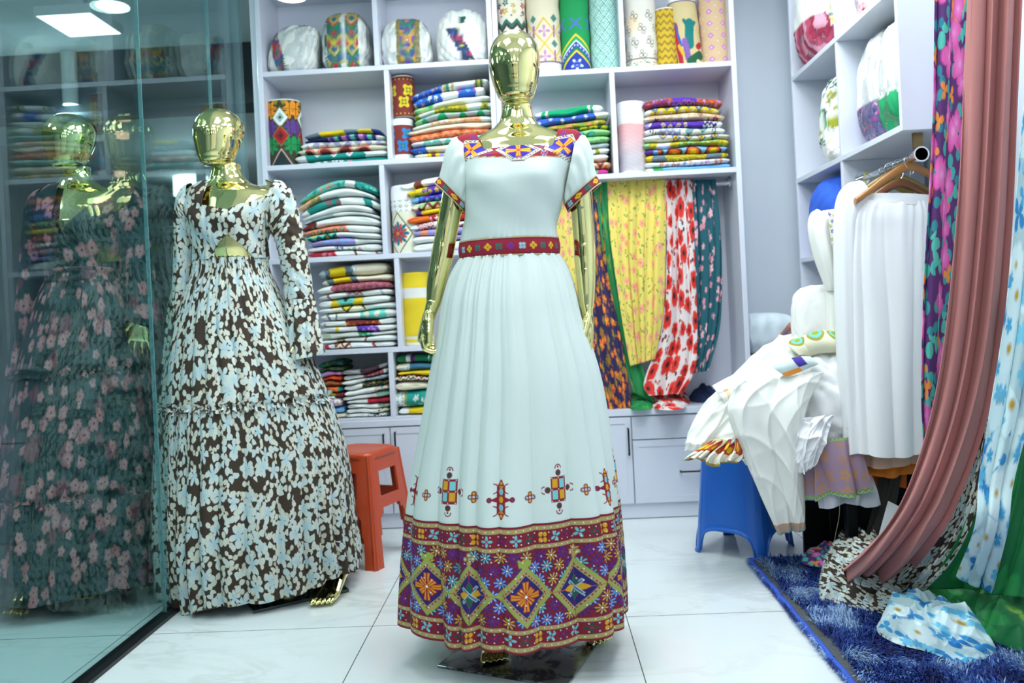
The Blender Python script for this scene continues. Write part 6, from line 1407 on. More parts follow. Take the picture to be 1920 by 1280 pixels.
heap('printed_fabric', 'crumpled red poppy fabric end lying on the worktop', [(1206, 752), (1216, 722), (1262, 716), (1292, 742), (1284, 764), (1240, 768)], .07, m_red, seed=4, z0=CT+.001, ridge=.016, freq=2)
heap('jeans', 'crumpled dark navy jeans lying at the right end of the worktop', [(1282, 742), (1300, 722), (1345, 716), (1366, 730), (1352, 750), (1304, 754)], .10, m_jean, 'trousers', seed=5, z0=CT+.001, ridge=.02, freq=1.6)

# ---- clutter on the worktop in the corner
stack('corner pile behind the white heap', 'soft goods piled in the corner', 1404, 1502, (690, 690), (590, 584, 590), [
    (3.6, .01, .0, 'plump pale blue white pillow', (214, 228, 236), []),
    (1.2, 0, 0, 'plain white', 'W', []),
    (1.2, .04, 0, 'plum purple', (110, 50, 92), []),
    (1.6, .0, 0, 'white cloth with green and pink sprigs', 'W', [sg(0, 1, 'flo', ['W', 'TE', 'PK', 'LG'], .03)])], zfloor=CT+.001, yf=YS+.03, dep=.22)
drape('embroidered_shawl', 'rust and blue embroidered shawl slung over the corner pile', [(1446, 640, 3.70), (1462, 626, 3.69), (1490, 590, 3.68), (1500, 566, 3.68)], [(1456, 656, 3.69), (1482, 654, 3.68), (1506, 640, 3.67), (1512, 600, 3.67)], m_emb, 'shawl', nf=2, amp=.008, seed=21, colfn=lambda s, t, l: pat('flo', s*.1, l, [(176, 120, 110), (90, 130, 180), (214, 160, 90), (120, 80, 120)], .022))

# ------------------------------------------------------------------ bagged goods on the right wall shelves
def partcol(parts, base=(240, 241, 236)):
    """parts: (test on local unit coords, style, colours, period)"""
    def f(lx, ly, lz, rad):
        C = np.zeros(lx.shape+(3,))+kc(base); u, v, w_ = lx/rad[0], ly/rad[1], lz/rad[2]-1
        for fn, st, cols, per in parts:
            m = fn(u, v, w_)[..., None]; C = np.where(m, pat(st, lx+ly, lz, cols, per), C)
        return C
    return f
gr = 'plastic bags of cloth on the right wall shelves'
YF_, YN_ = 3.46, 2.93
bundle('bag of white cloth with a maroon cloth at its lower left, top far shelf', gr, (1.33, 3.50, ZR1+.023), (.125, .165, .20), partcol([(lambda u, v, w: (w < -.25) & (u < .1), 'str', [(150, 40, 70), (176, 70, 100), (206, 150, 170)], .02), (lambda u, v, w: (w > -.55) & (v < -.35) & (u > -.5), 'flo', [(226, 226, 206), 'YE', 'GY', 'GY'], .025)]), 31, wr=1.6)
bundle('bag of rose and white cloth on the top near shelf', gr, (1.37, 2.93, ZR1+.023), (.12, .2, .16), partcol([(lambda u, v, w: (w < .1) & (v > .1), 'flo', [(226, 200, 206), 'RD', 'RO', 'PK'], .03)], (232, 226, 232)), 32, wr=1.6)
bundle('bag of white cloth with green leaf print on the middle far shelf', gr, (1.365, 3.36, ZR0+.023), (.13, .12, .18), partcol([(lambda u, v, w: (v < 1) & (w > -.6) & (u < .3), 'flo', [(232, 236, 228), 'GR', 'OL', 'DG'], .06)]), 33, wr=1.5)
bundle('flat white bundle with a small yellow and green motif beside the green leaf bag', gr, (1.315, 3.275, ZR0+.0225), (.10, .055, .06), partcol([(lambda u, v, w: (w > .1), 'eye', ['C', 'OL', 'EM', 'MR'], .04)]), 34, film=False, name='white_bundle')
bundle('large bag of white cloth with purple floral bottom, middle near shelf', gr, (1.40, 3.02, ZR0+.023), (.14, .13, .21), partcol([(lambda u, v, w: (w < -.28), 'flo', [(96, 96, 150), 'MR', 'MG', 'PK', 'NV'], .016)]), 35, wr=1.3)
bundle('bag of white cloth with emerald green band, nearest on the middle shelf', gr, (1.345, 2.785, ZR0+.023), (.12, .095, .19), partcol([(lambda u, v, w: (w < -.35), 'sol', [(24, 160, 100)], .02)]), 36, wr=1.2)
bundle('royal blue folded garment bag in the lower far opening of the right shelving', gr, (1.35, 3.44, 1.173), (.14, .17, .155), lambda lx, ly, lz, rad: np.zeros(lx.shape+(3,))+kc((52, 104, 222)), 37, film=False, name='blue_bundle', wr=1.6)

# ------------------------------------------------------------------ rail and hangers under the right wall shelving
RXR = 1.30
def atX(px, py, X):   # point on a plane of constant X
    d = fwd*FPX + CR_*(px-PX) + CU_*(PY-py); return np.array([0, 0, H])+d*(X/d[0])
pf, pn = atX(1592, 325, RXR), atX(1716, 272, RXR); zr = ZR0-.075; RYN = 2.71
t = thing('clothes_rail', 'chrome clothes rail under the right wall shelving holding wooden hangers', 'rail', (RXR, 2.95, zr))
make('rod', Geo().tube([(RXR, RYN, zr), (RXR, RYM-.012, zr)], .0135, 18), m_chrome, t)
g = Geo(); g.tube([(RXR, RYM-.024, zr), (RXR, RYM-.0105, zr)], .028, 20); make('flange', g, m_chrome, t)
g = Geo(); g.tube([(RXR, RYN-.022, zr), (RXR, RYN+.018, zr)], .021, 20); g.tube([(RXR, RYN-.022, zr), (RXR, RYN-.012, zr)], .026, 20); make('end_socket', g, m_chrome, t)
make('bracket', Geo().box(RXR-.016, RXR+.016, RYN-.004, RYN+.006, zr+.015, ZR0-.001), plain('aged_brass', (120, 100, 70), .35, 1), t, smooth=False)
m_wood = plain('hanger_wood', (178, 118, 52), .4, noise_amt=.15, nscale=20, coat=.3)
def hanger(label, Yh, mat=m_wood, wid=.20, hookc=None, tilt=0.0, drop=.17, name='wooden_hanger', dx=0.0):
    t = thing(name, label, 'hanger', (RXR+dx, Yh, zr-drop), 'hangers on the clothes rail'); hm = hookc or m_chrome
    a = np.linspace(-2.6, 1.45, 20); rh = .0235; zc = zr-.0085
    pts = [(RXR+dx*.3+rh*math.sin(q), Yh+tilt*.1*math.sin(q), zc+rh*math.cos(q)) for q in a]; pts = pts[::-1] if False else pts
    x1, z1_ = pts[-1][0], pts[-1][2]; pts = pts+[(RXR+dx*.6+.012, Yh, zc-rh-.012), (RXR+dx, Yh, zc-rh-.03), (RXR+dx, Yh, zr-drop+.075)]
    make('hook', Geo().tube(pts, .0019, 8), hm, t)
    g = Geo(); s = np.linspace(-1, 1, 33); R = []
    for q in s:
        z = zr-drop+.072-.095*abs(q)**1.25+(.01*math.cos(q*math.pi*1.0)); hw, hh = .0065+.006*abs(q)**2, .0165*(1-.25*abs(q))
        x = RXR+dx+q*wid; y = Yh+tilt*q*wid; th = np.linspace(0, 2*np.pi, 12, endpoint=False); R.append(np.stack([x+0*th, y+hw*np.cos(th), z+hh*np.sin(th)], -1))
    R = np.array(R); g.grid(R, cu=True); g.cap(R[0], flip=True); g.cap(R[-1]); make('arm', g, mat, t)
    return t
m_wood2 = plain('hanger_wood_pale', (170, 140, 70), .4, noise_amt=.12, nscale=20, coat=.3)
hanger('brown wooden hanger nearest on the rail, above the white dress', 2.775, drop=.105, tilt=.12)
hanger('darker wooden hanger just behind the nearest one', 2.855, plain('hanger_wood_dark', (140, 84, 40), .4, noise_amt=.15, nscale=20, coat=.3), drop=.15, tilt=.05)
hanger('pale wooden hanger, third on the rail', 2.91, m_wood2, drop=.115, tilt=-.08)
hanger('pale wooden hanger, fourth on the rail', 2.97, m_wood2, drop=.13, tilt=.1)
hanger('hanger with a yellow plastic hook, farthest on the rail', 3.10, m_wood, drop=.15, hookc=plain('yellow_plastic', (214, 206, 30), .4), tilt=.0)

def hung(name, label, rows, Y, mat, group, parts=None, nple=9, amp=.008, seed=0, open_top=True, fab=1.2):
    """garment hanging from its shoulders: rows (y, xl, xr, half depth, dy)"""
    rg = rings(rows, Y); z = np.linspace(rg[-1][0], rg[0][0], 170); K_ = spline(rg, z); cx_, rx, ry, cy = (K_[:, i][:, None] for i in range(4)); rng = np.random.RandomState(seed); k = rng.uniform(0, 6, 6)
    ph = np.linspace(-np.pi, np.pi, 340)[None, :]; v = ((z[0]-z)/(z[0]-z[-1]))[:, None]; w1 = ph+.08*np.sin(3*ph+k[0])+.06*np.sin(5*ph+k[1]+v*2)
    f = (np.abs(np.sin(w1*nple+k[2]))**.8-.6)*amp*(.4+1.4*v)+np.sin(w1*31+k[3])*.0022*np.exp(-v*6)+.006*np.sin(w1*5+v*4)*v
    V = np.stack([cx_+(rx+f)*np.sin(ph), cy-(ry+f)*np.cos(ph), z[:, None]+.006*np.sin(w1*4+k[4])*v**4+0*ph], -1)
    t = thing(name, label, 'dress', (cx_[0, 0], Y, rg[0][0]), group)
    make('dress_body', Geo().grid(V, uv=np.stack([np.broadcast_to(ph*fab/6.28, V.shape[:2]), V[..., 2]], -1)), mat, t)
    return t
gd = 'garments hanging on the right clothes rail'
t = hung('hanging_dress', 'long plain white satin dress, nearest on the clothes rail', [(374, 1612, 1742, .045, 0), (382, 1598, 1752, .056, 0), (396, 1588, 1760, .062, 0), (440, 1582, 1762, .066, 0), (600, 1584, 1762, .075, 0), (760, 1588, 1762, .085, 0), (846, 1592, 1764, .09, 0)], 2.80, m_sil, gd, nple=7, amp=.010, seed=3)
th = np.linspace(0, 2*np.pi, 120)
def ringp(o, Y, dr, rip=.02, k=0):
    a = P(o[0], o[1], Y); b_ = P(o[2], o[3], Y); c = (a+b_)/2; h_ = (a-b_)/2; rr = 1+rip*np.sin(th*7+k); return c+np.outer(np.cos(th)*rr, h_)+np.outer(np.sin(th)*rr, [0, dr, 0])
def tubepart(nm, rows, Y, dr, mat, parent, n=40, rip=.03):
    keys = np.array([ringp(o, Y, (dr[i] if np.ndim(dr) else dr), rip, .5*i) for i, o in enumerate(rows)]); tt = np.linspace(0, len(rows)-1, n)
    V = spline(np.hstack([np.arange(len(rows))[:, None], keys.reshape(len(rows), -1)]), tt).reshape(n, 120, 3); return make(nm, Geo().grid(V), mat, parent)
tubepart('sleeve', [(1612, 338, 1640, 385), (1588, 346, 1622, 400), (1570, 372, 1612, 420), (1564, 430, 1606, 440), (1566, 560, 1606, 560), (1572, 700, 1606, 700), (1582, 800, 1612, 800)], 2.81, (.03, .045, .05, .05, .048, .045, .04), m_sil, t)
tubepart('neck_frill', [(1620, 364, 1745, 368), (1624, 374, 1744, 378), (1618, 384, 1748, 388)], 2.79, .05, m_sil, t, rip=.03)
t = hung('hanging_dress', 'off-white dress with puffed sleeve and purple embroidery, behind the satin dress', [(392, 1545, 1640, .035, 0), (405, 1530, 1660, .05, 0), (430, 1530, 1665, .06, 0), (540, 1550, 1665, .065, 0), (640, 1556, 1665, .07, 0), (760, 1556, 1665, .07, 0)], 2.95, m_cot, gd, nple=6, seed=4)
tubepart('sleeve', [(1532, 392, 1560, 430), (1520, 402, 1556, 440), (1516, 430, 1556, 450), (1526, 480, 1562, 480), (1544, 530, 1570, 530), (1550, 545, 1568, 545)], 2.93, (.03, .04, .045, .045, .03, .02), m_cot, t)
drape('embroidered_trim', None, [(1553, 398, 2.87), (1556, 430, 2.87), (1560, 460, 2.87)], [(1564, 402, 2.87), (1567, 432, 2.87), (1572, 462, 2.87)], m_emb, parent=t, nf=1, amp=.002, seed=2, colfn=lambda s, t_, l: pat('flo', s*.03, l, [(236, 234, 220), 'PU', 'OL', 'PU'], .02))
hung('hanging_dress', 'peach and orange layered skirt with white trims, below the satin dress', [(700, 1608, 1740, .05, .02), (790, 1604, 1745, .07, .02), (868, 1604, 1750, .085, .02)], 2.84, plain('peach_cotton', (232, 190, 168), .8), gd, nple=6, seed=6)
hung('hanging_dress', 'bright orange skirt with white hem band hanging under the peach one', [(720, 1616, 1735, .04, .03), (800, 1610, 1738, .055, .03), (888, 1612, 1744, .07, .03)], 2.85, plain('orange_cotton', (232, 128, 36), .8), gd, nple=5, seed=7)
hung('hanging_dress', 'plain orange slip hanging lowest, behind the layered skirts', [(760, 1640, 1712, .03, .05), (860, 1638, 1712, .045, .05), (914, 1646, 1706, .05, .05)], 2.87, plain('deep_orange_cotton', (224, 100, 22), .8), gd, nple=4, seed=8)

# ------------------------------------------------------------------ black table, blue stool and the heap of white clothes
t = thing('table', 'low black table half hidden under the heap of white clothes', 'table', (1.27, 2.98, 0))
board('tabletop', (1.06, 1.5, 2.86, 3.10, .38, .41), m_blackmetal, t)
for (x, y) in ((1.085, 2.885), (1.46, 2.885), (1.085, 3.06), (1.46, 3.06)): board('leg', (x-.018, x+.018, y-.018, y+.018, .002, .38), m_blackmetal, t)
board('back_panel', (.98, 1.5, 3.085, 3.10, .005, .43), m_blackmetal, t)  # black sheet added to make the space under the clothes dark
def blue_stool():
    m = plain('blue_plastic', (24, 104, 206), .3, noise_amt=.08, coat=.25); f0 = PF(1372, 1055); ctr = (f0[0]+.095, f0[1]+.18); h = .375; a = math.radians(50)
    t = thing('stool', 'blue plastic step stool carrying the heap of white clothes', 'stool', (ctr[0], ctr[1], 0))
    n, nz = 240, 60; th = np.linspace(0, 2*np.pi, n, endpoint=False); ce = lambda x, e: np.sign(x)*np.abs(x)**(2/e); z = np.linspace(.001, h, nz)
    X = np.zeros((nz, n)); Y_ = X.copy(); Zg = np.broadcast_to(z[:, None], X.shape)
    for i, zz_ in enumerate(z):
        k = .158+(.128-.158)*(zz_/h); k += .006*np.exp(-((zz_-.012)/.010)**2); rib = .0025*(np.abs(np.sin(th*2)) > .93)
        x, y = ce(np.cos(th), 4.2)*(k+rib), ce(np.sin(th), 4.2)*(k+rib); X[i] = ctr[0]+x*math.cos(a)-y*math.sin(a); Y_[i] = ctr[1]+x*math.sin(a)+y*math.cos(a)
    u = np.minimum.reduce([np.abs(((th-q+np.pi) % (2*np.pi))-np.pi) for q in (0, np.pi/2, np.pi, -np.pi/2)])
    arch = .098*np.sqrt(np.clip(1-(u/.52)**2, 0, 1)); i, j = np.meshgrid(np.arange(nz-1), np.arange(n), indexing='ij'); j2 = (j+1) % n
    # the mesh bottom follows the arches exactly
    Zg = arch[None, :]+(Zg-.001)*((h-arch[None, :])/(h-.001))+.001*(arch[None, :] == 0); X2 = np.zeros_like(X); Y2 = X2.copy()
    for i_ in range(nz):
        k = (.158+(.128-.158)*(Zg[i_]/h)+.007*np.exp(-((Zg[i_]-arch-.004)/.008)**2)+.0025*(np.abs(np.sin(th*2)) > .93)); x, y = ce(np.cos(th), 4.2)*k, ce(np.sin(th), 4.2)*k
        X2[i_] = ctr[0]+x*math.cos(a)-y*math.sin(a); Y2[i_] = ctr[1]+x*math.sin(a)+y*math.cos(a)
    o = make('body', Geo().grid(np.stack([X2, Y2, Zg], -1), cu=True), m, t); so = o.modifiers.new('wall', 'SOLIDIFY'); so.thickness = .005; so.offset = -1
    R = []
    for f, zz_ in ((1.0, h-.0), (1.02, h+.004), (.99, h+.012), (.9, h+.015), (.5, h+.014)): k = .128*f; x, y = ce(np.cos(th), 4.2)*k, ce(np.sin(th), 4.2)*k; R.append(np.stack([ctr[0]+x*math.cos(a)-y*math.sin(a), ctr[1]+x*math.sin(a)+y*math.cos(a), zz_+0*x], -1))
    g = Geo(); g.grid(np.array(R), cu=True); g.cap(R[-1]); make('top', g, m, t)
blue_stool()
gw = 'white clothes heaped over the stool and table'
Z_ = 3.02
drape('white_garment', 'large white robe spread over the heap, its left end on the blue stool', [(1470, 648, 3.16), (1408, 676, 3.12), (1345, 740, 3.05), (1300, 800, 2.98), (1288, 852, 2.93)], [(1610, 655, 3.0), (1590, 690, 2.94), (1530, 770, 2.88), (1470, 830, 2.85), (1400, 872, 2.83)], m_cot, 'garment', gw, nf=2.5, amp=.03, belly=.10, seed=41, creases=.020, fine=.12)
drape('white_garment', 'white corner flap with small gold stitching at the upper left of the heap', [(1462, 662, 2.98), (1400, 690, 2.95), (1336, 724, 2.93)], [(1480, 740, 2.88), (1430, 760, 2.87), (1362, 762, 2.88)], m_emb, 'garment', gw, nf=1.5, amp=.012, belly=.02, seed=42, colfn=lambda s, t_, l: np.where(((t_ > .86) & (t_ < .92) & (s > .3) & (s < .95))[..., None], kc((226, 200, 160)), kc((238, 238, 232))))
drape('white_garment', 'off-white trouser leg with grey and orange patterned cuff hanging right of the blue stool', [(1380, 720, 2.86), (1362, 770, 2.82), (1392, 850, 2.82), (1422, 920, 2.82), (1458, 1001, 2.82)], [(1545, 700, 2.84), (1512, 770, 2.80), (1504, 850, 2.81), (1508, 920, 2.82), (1510, 993, 2.82)], m_emb, 'trousers', gw, nf=1.6, amp=.026, belly=.03, seed=43, fine=.08, creases=.008, foldtop=1.2, colfn=lambda s, t_, l: np.where((t_ > .94)[..., None], np.where((np.abs((t_-.97)/.03) > .8)[..., None] | (np.abs(np.sin(s*60))*(np.abs(t_-.97) < .012) > .6)[..., None], kc((222, 140, 96)), kc((150, 176, 170))), kc((236, 238, 232))))
bundle('puffed white satin blouse lying in the middle of the heap', gw, (P(1560, 800, 2.95)[0], 2.93, P(1560, 836, 2.93)[2]), (.125, .10, .16), lambda lx, ly, lz, rad: np.zeros(lx.shape+(3,))+kc((238, 240, 240)), 51, film=False, name='white_blouse', wr=2.4)
bundle('folded white dress standing on top of the heap behind the gold green trim', gw, (P(1540, 640, 3.02)[0], 3.03, P(1540, 652, 3.02)[2]), (.10, .06, .115), lambda lx, ly, lz, rad: np.zeros(lx.shape+(3,))+kc((240, 240, 238)), 52, film=False, name='white_dress_folded', wr=.9, sq=3.4)
drape('embroidered_trim_cloth', 'white cloth with olive and turquoise embroidered neckline on top of the heap', [(1474, 640, 2.96), (1480, 652, 2.92), (1498, 666, 2.89)], [(1600, 622, 2.92), (1602, 640, 2.88), (1604, 660, 2.86)], m_emb, 'garment', gw, nf=2, amp=.010, belly=.04, seed=44, ns=200, nt=70, colfn=lambda s, t_, l: pat('eye', s*.25, l-.03, [(226, 224, 196), (160, 150, 60), 'TU', 'OL'], .07))
drape('embroidered_trim_cloth', 'white sleeve with orange edge and purple cross stitch on the heap', [(1448, 688, 2.86), (1456, 694, 2.84), (1476, 706, 2.83)], [(1518, 668, 2.84), (1524, 672, 2.82), (1536, 682, 2.81)], m_emb, 'garment', gw, nf=1, amp=.006, belly=.02, seed=45, ns=120, nt=60, colfn=lambda s, t_, l: np.where((t_ > .75)[..., None] & (s < .5)[..., None], kc((240, 156, 60)), np.where(((np.abs(s-.62) < .12) & (np.abs(t_-.45) < .3))[..., None], kc((70, 50, 150)), kc((206, 222, 222)))))
def cuffcol(s, t_, l):
    C = np.zeros(s.shape+(3,))+kc((236, 230, 214)); m = (t_ < .45); C = np.where(m[..., None], pat('eye', s*.4, (t_-.2)*.06, [(214, 196, 140), 'MR', (200, 70, 30), 'YE'], .045), C); blend(C, (t_ > .92)*1.0, (176, 150, 60)); return C
drape('sleeve_cuff', 'ruffled white sleeve end with red and gold embroidery resting on the blue stool', [(1332, 826, 2.84), (1300, 850, 2.81), (1286, 862, 2.80)], [(1392, 826, 2.80), (1388, 852, 2.78), (1376, 872, 2.78)], m_emb, 'sleeve', gw, nf=6, amp=.045, seed=46, fine=.05, foldtop=.5, colfn=cuffcol, wob=.012, nt=80, ns=240)
LIL = lambda s, t_, l: np.where(((t_ > .93) | (t_ < .05))[..., None], pat('zig', s*.3, l, ['OL', 'LG', 'LV'], .02), pat('flo', s*.28, l+.02, [(178, 150, 172), (222, 160, 80), (206, 150, 110)], .06)*.75+.25*kc((178, 150, 172)))
drape('embroidered_cloth', 'lilac cloth with gold star embroidery hanging below the heap', [(1520, 826, 2.80), (1524, 870, 2.80), (1526, 936, 2.80)], [(1606, 818, 2.78), (1618, 860, 2.78), (1636, 924, 2.80)], m_emb, 'cloth', gw, nf=2.2, amp=.02, seed=47, colfn=LIL, wob=.006)
drape('embroidered_cloth', 'strip of lilac embroidered cloth showing left of the larger lilac cloth', [(1486, 840, 2.83), (1494, 880, 2.83), (1504, 940, 2.83)], [(1540, 834, 2.83), (1542, 870, 2.83), (1540, 936, 2.83)], m_emb, 'cloth', gw, nf=1.5, amp=.012, seed=48, colfn=LIL)
drape('pale_cloth', 'plain pale grey cloth hem showing below the lilac cloth', [(1526, 900, 2.83), (1530, 925, 2.83), (1534, 950, 2.83)], [(1632, 890, 2.82), (1642, 915, 2.82), (1650, 946, 2.82)], plain('pale_grey_cotton', (206, 210, 220), .85), 'cloth', gw, nf=3, amp=.014, seed=49, wob=.008)
drape('satin_sleeve', 'silky white sleeve bunched between the trouser leg and the lilac cloth', [(1504, 786, 2.80), (1494, 820, 2.78), (1493, 858, 2.78), (1500, 886, 2.79)], [(1562, 780, 2.80), (1552, 815, 2.77), (1538, 846, 2.77), (1522, 872, 2.78)], m_sil, 'sleeve', gw, nf=2.5, amp=.016, belly=.015, seed=53, creases=.010)
drape('dark_cloth', 'dark brown sheer cloth hanging beside the white card under the clothes', [(1650, 880, 2.86), (1640, 930, 2.86), (1622, 1000, 2.86)], [(1692, 890, 2.86), (1682, 940, 2.86), (1664, 1010, 2.86)], plain('dark_sheer', (50, 44, 42), .7), 'cloth', None, nf=2, amp=.008, seed=50)
q = P(1672, 1000, 2.80); g = Geo(); v = [P(1668, 940, 2.78), P(1692, 952, 2.78), P(1668, 1020, 2.76), P(1648, 1012, 2.76)]; g.add(np.array(v+[p_+[0, .012, 0] for p_ in v]), q=[[0, 1, 2, 3], [7, 6, 5, 4], [0, 4, 5, 1], [1, 5, 6, 2], [2, 6, 7, 3], [3, 7, 4, 0]])
tag(make('white_card', g, m_fix, smooth=False), 'small white box panel leaning beside the dark cloth under the hanging clothes', 'box')
# loose thread hanging from the lilac cloth
pts = [P(1572, 905, 2.79), P(1574, 960, 2.79), P(1566, 1005, 2.79), P(1560, 1040, 2.79)]
tag(make('loose_thread', Geo().tube(spline(np.hstack([np.arange(4)[:, None], np.array(pts)]), np.linspace(0, 3, 24)), .0006, 5), plain('thread', (190, 180, 160), .8)), 'thin loose thread hanging below the lilac cloth', 'thread')

# ------------------------------------------------------------------ long drapes at the right and their pooled ends
gdz = 'long fabric lengths hanging at the right edge'
YD = 2.42
drape('fabric_drape', 'magenta, teal and orange flower print drape, left of the dusty rose one', [(1752, -60, YD), (1746, 250, YD), (1730, 540, YD), (1726, 740, YD), (1728, 840, YD), (1706, 930, YD-.02), (1672, 1012, YD-.04)], [(1818, -60, YD), (1808, 250, YD), (1796, 540, YD), (1782, 740, YD), (1776, 840, YD), (1750, 930, YD-.02), (1720, 1020, YD-.04)], m_mag, 'drape', gdz, nf=2.4, amp=.016, fab=.36, seed=61, nt=260)
drape('fabric_drape', 'narrow strip of red and white print showing beside the magenta drape', [(1800, -60, YD+.03), (1796, 300, YD+.03), (1776, 560, YD+.03), (1765, 700, YD+.03)], [(1830, -60, YD+.03), (1826, 300, YD+.03), (1806, 560, YD+.03), (1796, 700, YD+.03)], m_red, 'drape', gdz, nf=2, amp=.008, fab=.25, seed=62)
YR = 2.26
drape('fabric_drape', 'plain dusty rose chiffon drape sweeping down to the rug', [(1812, -60, YR), (1804, 200, YR), (1790, 420, YR), (1768, 640, YR), (1738, 800, YR), (1688, 940, YR+.0), (1620, 1040, YR+.10), (1566, 1092, 2.62)], [(1925, -60, YR), (1912, 200, YR), (1900, 420, YR), (1878, 640, YR), (1846, 800, YR-.02), (1800, 930, YR-.03), (1760, 1010, YR), (1694, 1092, 2.50)], m_rose, 'drape', gdz, nf=3.2, amp=.036, seed=63, nt=260, ns=260, foldtop=.8, fine=.10)
YB2 = 2.12
drape('fabric_drape', 'white drape with blue leaves and yellow centred daisies at the right edge', [(1934, 40, YB2), (1914, 300, YB2), (1892, 560, YB2), (1862, 760, YB2), (1840, 900, YB2), (1832, 990, YB2), (1796, 1085, 2.30)], [(1985, 40, YB2), (1975, 300, YB2), (1960, 560, YB2), (1934, 760, YB2), (1900, 900, YB2), (1888, 990, YB2), (1866, 1105, 2.26)], m_daisy, 'drape', gdz, nf=2.6, amp=.022, fab=.45, seed=64, nt=240)
drape('fabric_drape', 'deep green leaf print drape behind the daisy drape at the lower right', [(1900, 560, 2.24), (1884, 760, 2.24), (1850, 900, 2.26), (1800, 1010, 2.30), (1744, 1100, 2.42)], [(2010, 560, 2.24), (2010, 760, 2.22), (2010, 900, 2.2), (2010, 1010, 2.15), (2010, 1130, 2.1)], m_green2, 'drape', gdz, nf=3, amp=.04, fab=1.3, seed=65)
drape('fabric_drape', 'brown and white leaf print length showing along the rose drape edge', [(1846, 780, YR+.05), (1812, 880, YR+.05), (1772, 960, YR+.06), (1700, 1040, 2.45), (1640, 1100, 2.56)], [(1856, 800, YR+.01), (1846, 900, YR-.01), (1822, 985, YR), (1780, 1060, 2.32), (1720, 1120, 2.42)], m_brown, 'drape', gdz, nf=3, amp=.015, fab=.4, seed=66)
RZ = .030
# pooled ends
heap('fabric_pool', 'brown and white leaf print fabric pooled on the blue rug', [(1536, 1118), (1546, 1052), (1590, 1015), (1648, 1030), (1700, 1060), (1790, 1040), (1800, 1090), (1722, 1150), (1690, 1156), (1620, 1142), (1560, 1128)], .07, m_brown, 'fabric', 'fabric ends pooled on the rug', seed=71, z0=RZ, ridge=.045, freq=1.5, cx=(1650, 1110))
heap('fabric_pool', 'green leaf print satin pooled on the rug at the right edge', [(1724, 1140), (1750, 1080), (1800, 1050), (1900, 1040), (1950, 1080), (1960, 1170), (1925, 1220), (1850, 1196), (1770, 1166)], .09, m_green2, 'fabric', 'fabric ends pooled on the rug', seed=72, z0=RZ, ridge=.055, fab=1.2, cx=(1870, 1150), freq=1.1)
heap('fabric_pool', 'white fabric with blue leaves and yellow daisies pooled in front on the rug', [(1644, 1182), (1660, 1158), (1720, 1146), (1800, 1158), (1850, 1196), (1866, 1222), (1810, 1244), (1740, 1222), (1680, 1206)], .05, m_daisy, 'fabric', 'fabric ends pooled on the rug', seed=73, z0=RZ, ridge=.034, fab=1.1, freq=1.5)
heap('fabric_pool', 'daisy print fabric bunched against the green fabric at the right edge', [(1800, 1082), (1800, 1040), (1850, 1010), (1900, 1040), (1880, 1110), (1830, 1120)], .09, m_daisy, 'fabric', 'fabric ends pooled on the rug', seed=74, z0=RZ, ridge=.02, fab=1.1, freq=1.3)
heap('fabric_pool', 'small magenta print fabric end lying at the far corner of the rug', [(1506, 1056), (1512, 1036), (1556, 1024), (1610, 1026), (1600, 1052), (1560, 1064)], .03, m_mag, 'fabric', 'fabric ends pooled on the rug', seed=75, z0=RZ, ridge=.014, freq=1.6, fab=1.6)

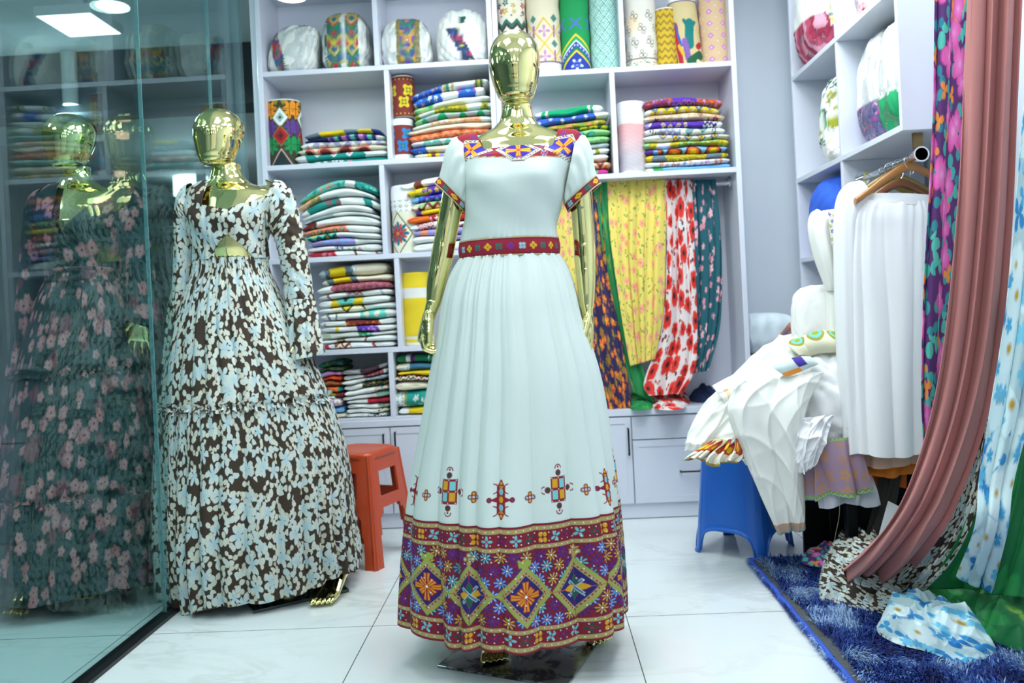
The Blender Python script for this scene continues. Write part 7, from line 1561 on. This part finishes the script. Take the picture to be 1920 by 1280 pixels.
# ------------------------------------------------------------------ shaggy rug
def rug():
    x0, x1, y0, y1 = .757, 1.53, 1.05, 3.03
    t = thing('rug', 'shaggy blue tie-dye rug with blue bound edge at the lower right', 'rug', ((x0+x1)/2, (y0+y1)/2, 0))
    sk = -.012   # the near end runs a touch to the left
    def xs_(x, y): return x+sk*(3.03-y)
    g = Geo(); v = [[xs_(x, y), y, z] for z in (.001, .012) for x, y in ((x0, y0), (x1, y0), (x1, y1), (x0, y1))]; g.add(v, q=[[3, 2, 1, 0], [4, 5, 6, 7]]+[[i, (i+1) % 4, 4+(i+1) % 4, 4+i] for i in range(4)])
    make('backing', g, plain('rug_backing', (92, 98, 100), .9, noise_amt=.35, nscale=90, bmp=.5, bscale=300), t, smooth=False)
    m = plain('rug_binding', (50, 90, 196), .6, bmp=.4, bscale=200)
    yy = np.linspace(y0, y1, 60); make('binding', Geo().tube([(xs_(x0, y)+.002*math.sin(y*40), y, .010) for y in yy], .0105, 10), m, t)
    xx_ = np.linspace(x0, x1, 40); make('binding', Geo().tube([(x, y1, .010) for x in xx_], .0105, 10), m, t)
    rng = np.random.RandomState(7); N = 62000; bx_ = rng.uniform(x0+.035, x1-.01, N); by = rng.uniform(1.35, y1-.012, N)
    # a few stray tufts reach over the bound edge
    ns = 2600; bx_[:ns] = rng.uniform(x0-.004, x0+.012, ns); by[:ns] = rng.uniform(1.35, y1, ns)
    bx_ = bx_+sk*(3.03-by)
    L = rng.uniform(.026, .046, N); L[:ns] *= .6; dirx = np.sin(bx_*13+by*7)*.5+np.sin(by*19+bx_*5)*.4+rng.normal(0, .35, N)-.25; diry = np.cos(bx_*11-by*9)*.5+rng.normal(0, .35, N)-.35; up = rng.uniform(.35, .9, N)
    dirx[:ns] = rng.uniform(-1, -.3, ns); up[:ns] = rng.uniform(.0, .3, ns)
    D = np.stack([dirx, diry, up], -1); D /= np.linalg.norm(D, axis=1)[:, None]; B0 = np.stack([bx_, by, np.full(N, .011)], -1)
    sd = np.stack([-D[:, 1], D[:, 0], 0*up], -1); sd /= np.linalg.norm(sd, axis=1)[:, None]+1e-9; w_ = .0013
    mid = B0+D*L[:, None]*.55+[0, 0, .004]; tip = B0+D*L[:, None]; tip[:, 2] = np.maximum(tip[:, 2]-.006, .006)
    V = np.stack([B0-sd*w_, B0+sd*w_, mid+sd*w_, mid-sd*w_, tip], 1).reshape(-1, 3); b = np.arange(N)[:, None]*5
    nz = .12+np.sin(bx_*17+3*np.sin(by*6))*np.sin(by*14+2.5*np.sin(bx_*9))+.6*np.sin(bx_*41+by*23)*np.sin(by*37-bx_*19)+rng.normal(0, .22, N)
    c = np.where((nz > .55)[:, None], lin((150, 178, 214)), np.where((nz > .25)[:, None], lin((70, 110, 180)), np.where((nz > -.35)[:, None], lin((34, 66, 150)), lin((22, 40, 108)))))
    g = Geo().add(V, q=np.hstack([b, b+1, b+2, b+3]), t=np.hstack([b+3, b+2, b+4]), c=np.repeat(c, 5, 0))
    tag(make('pile', g, vcol('rug_pile', .7, .0), t), kind='stuff')
rug()
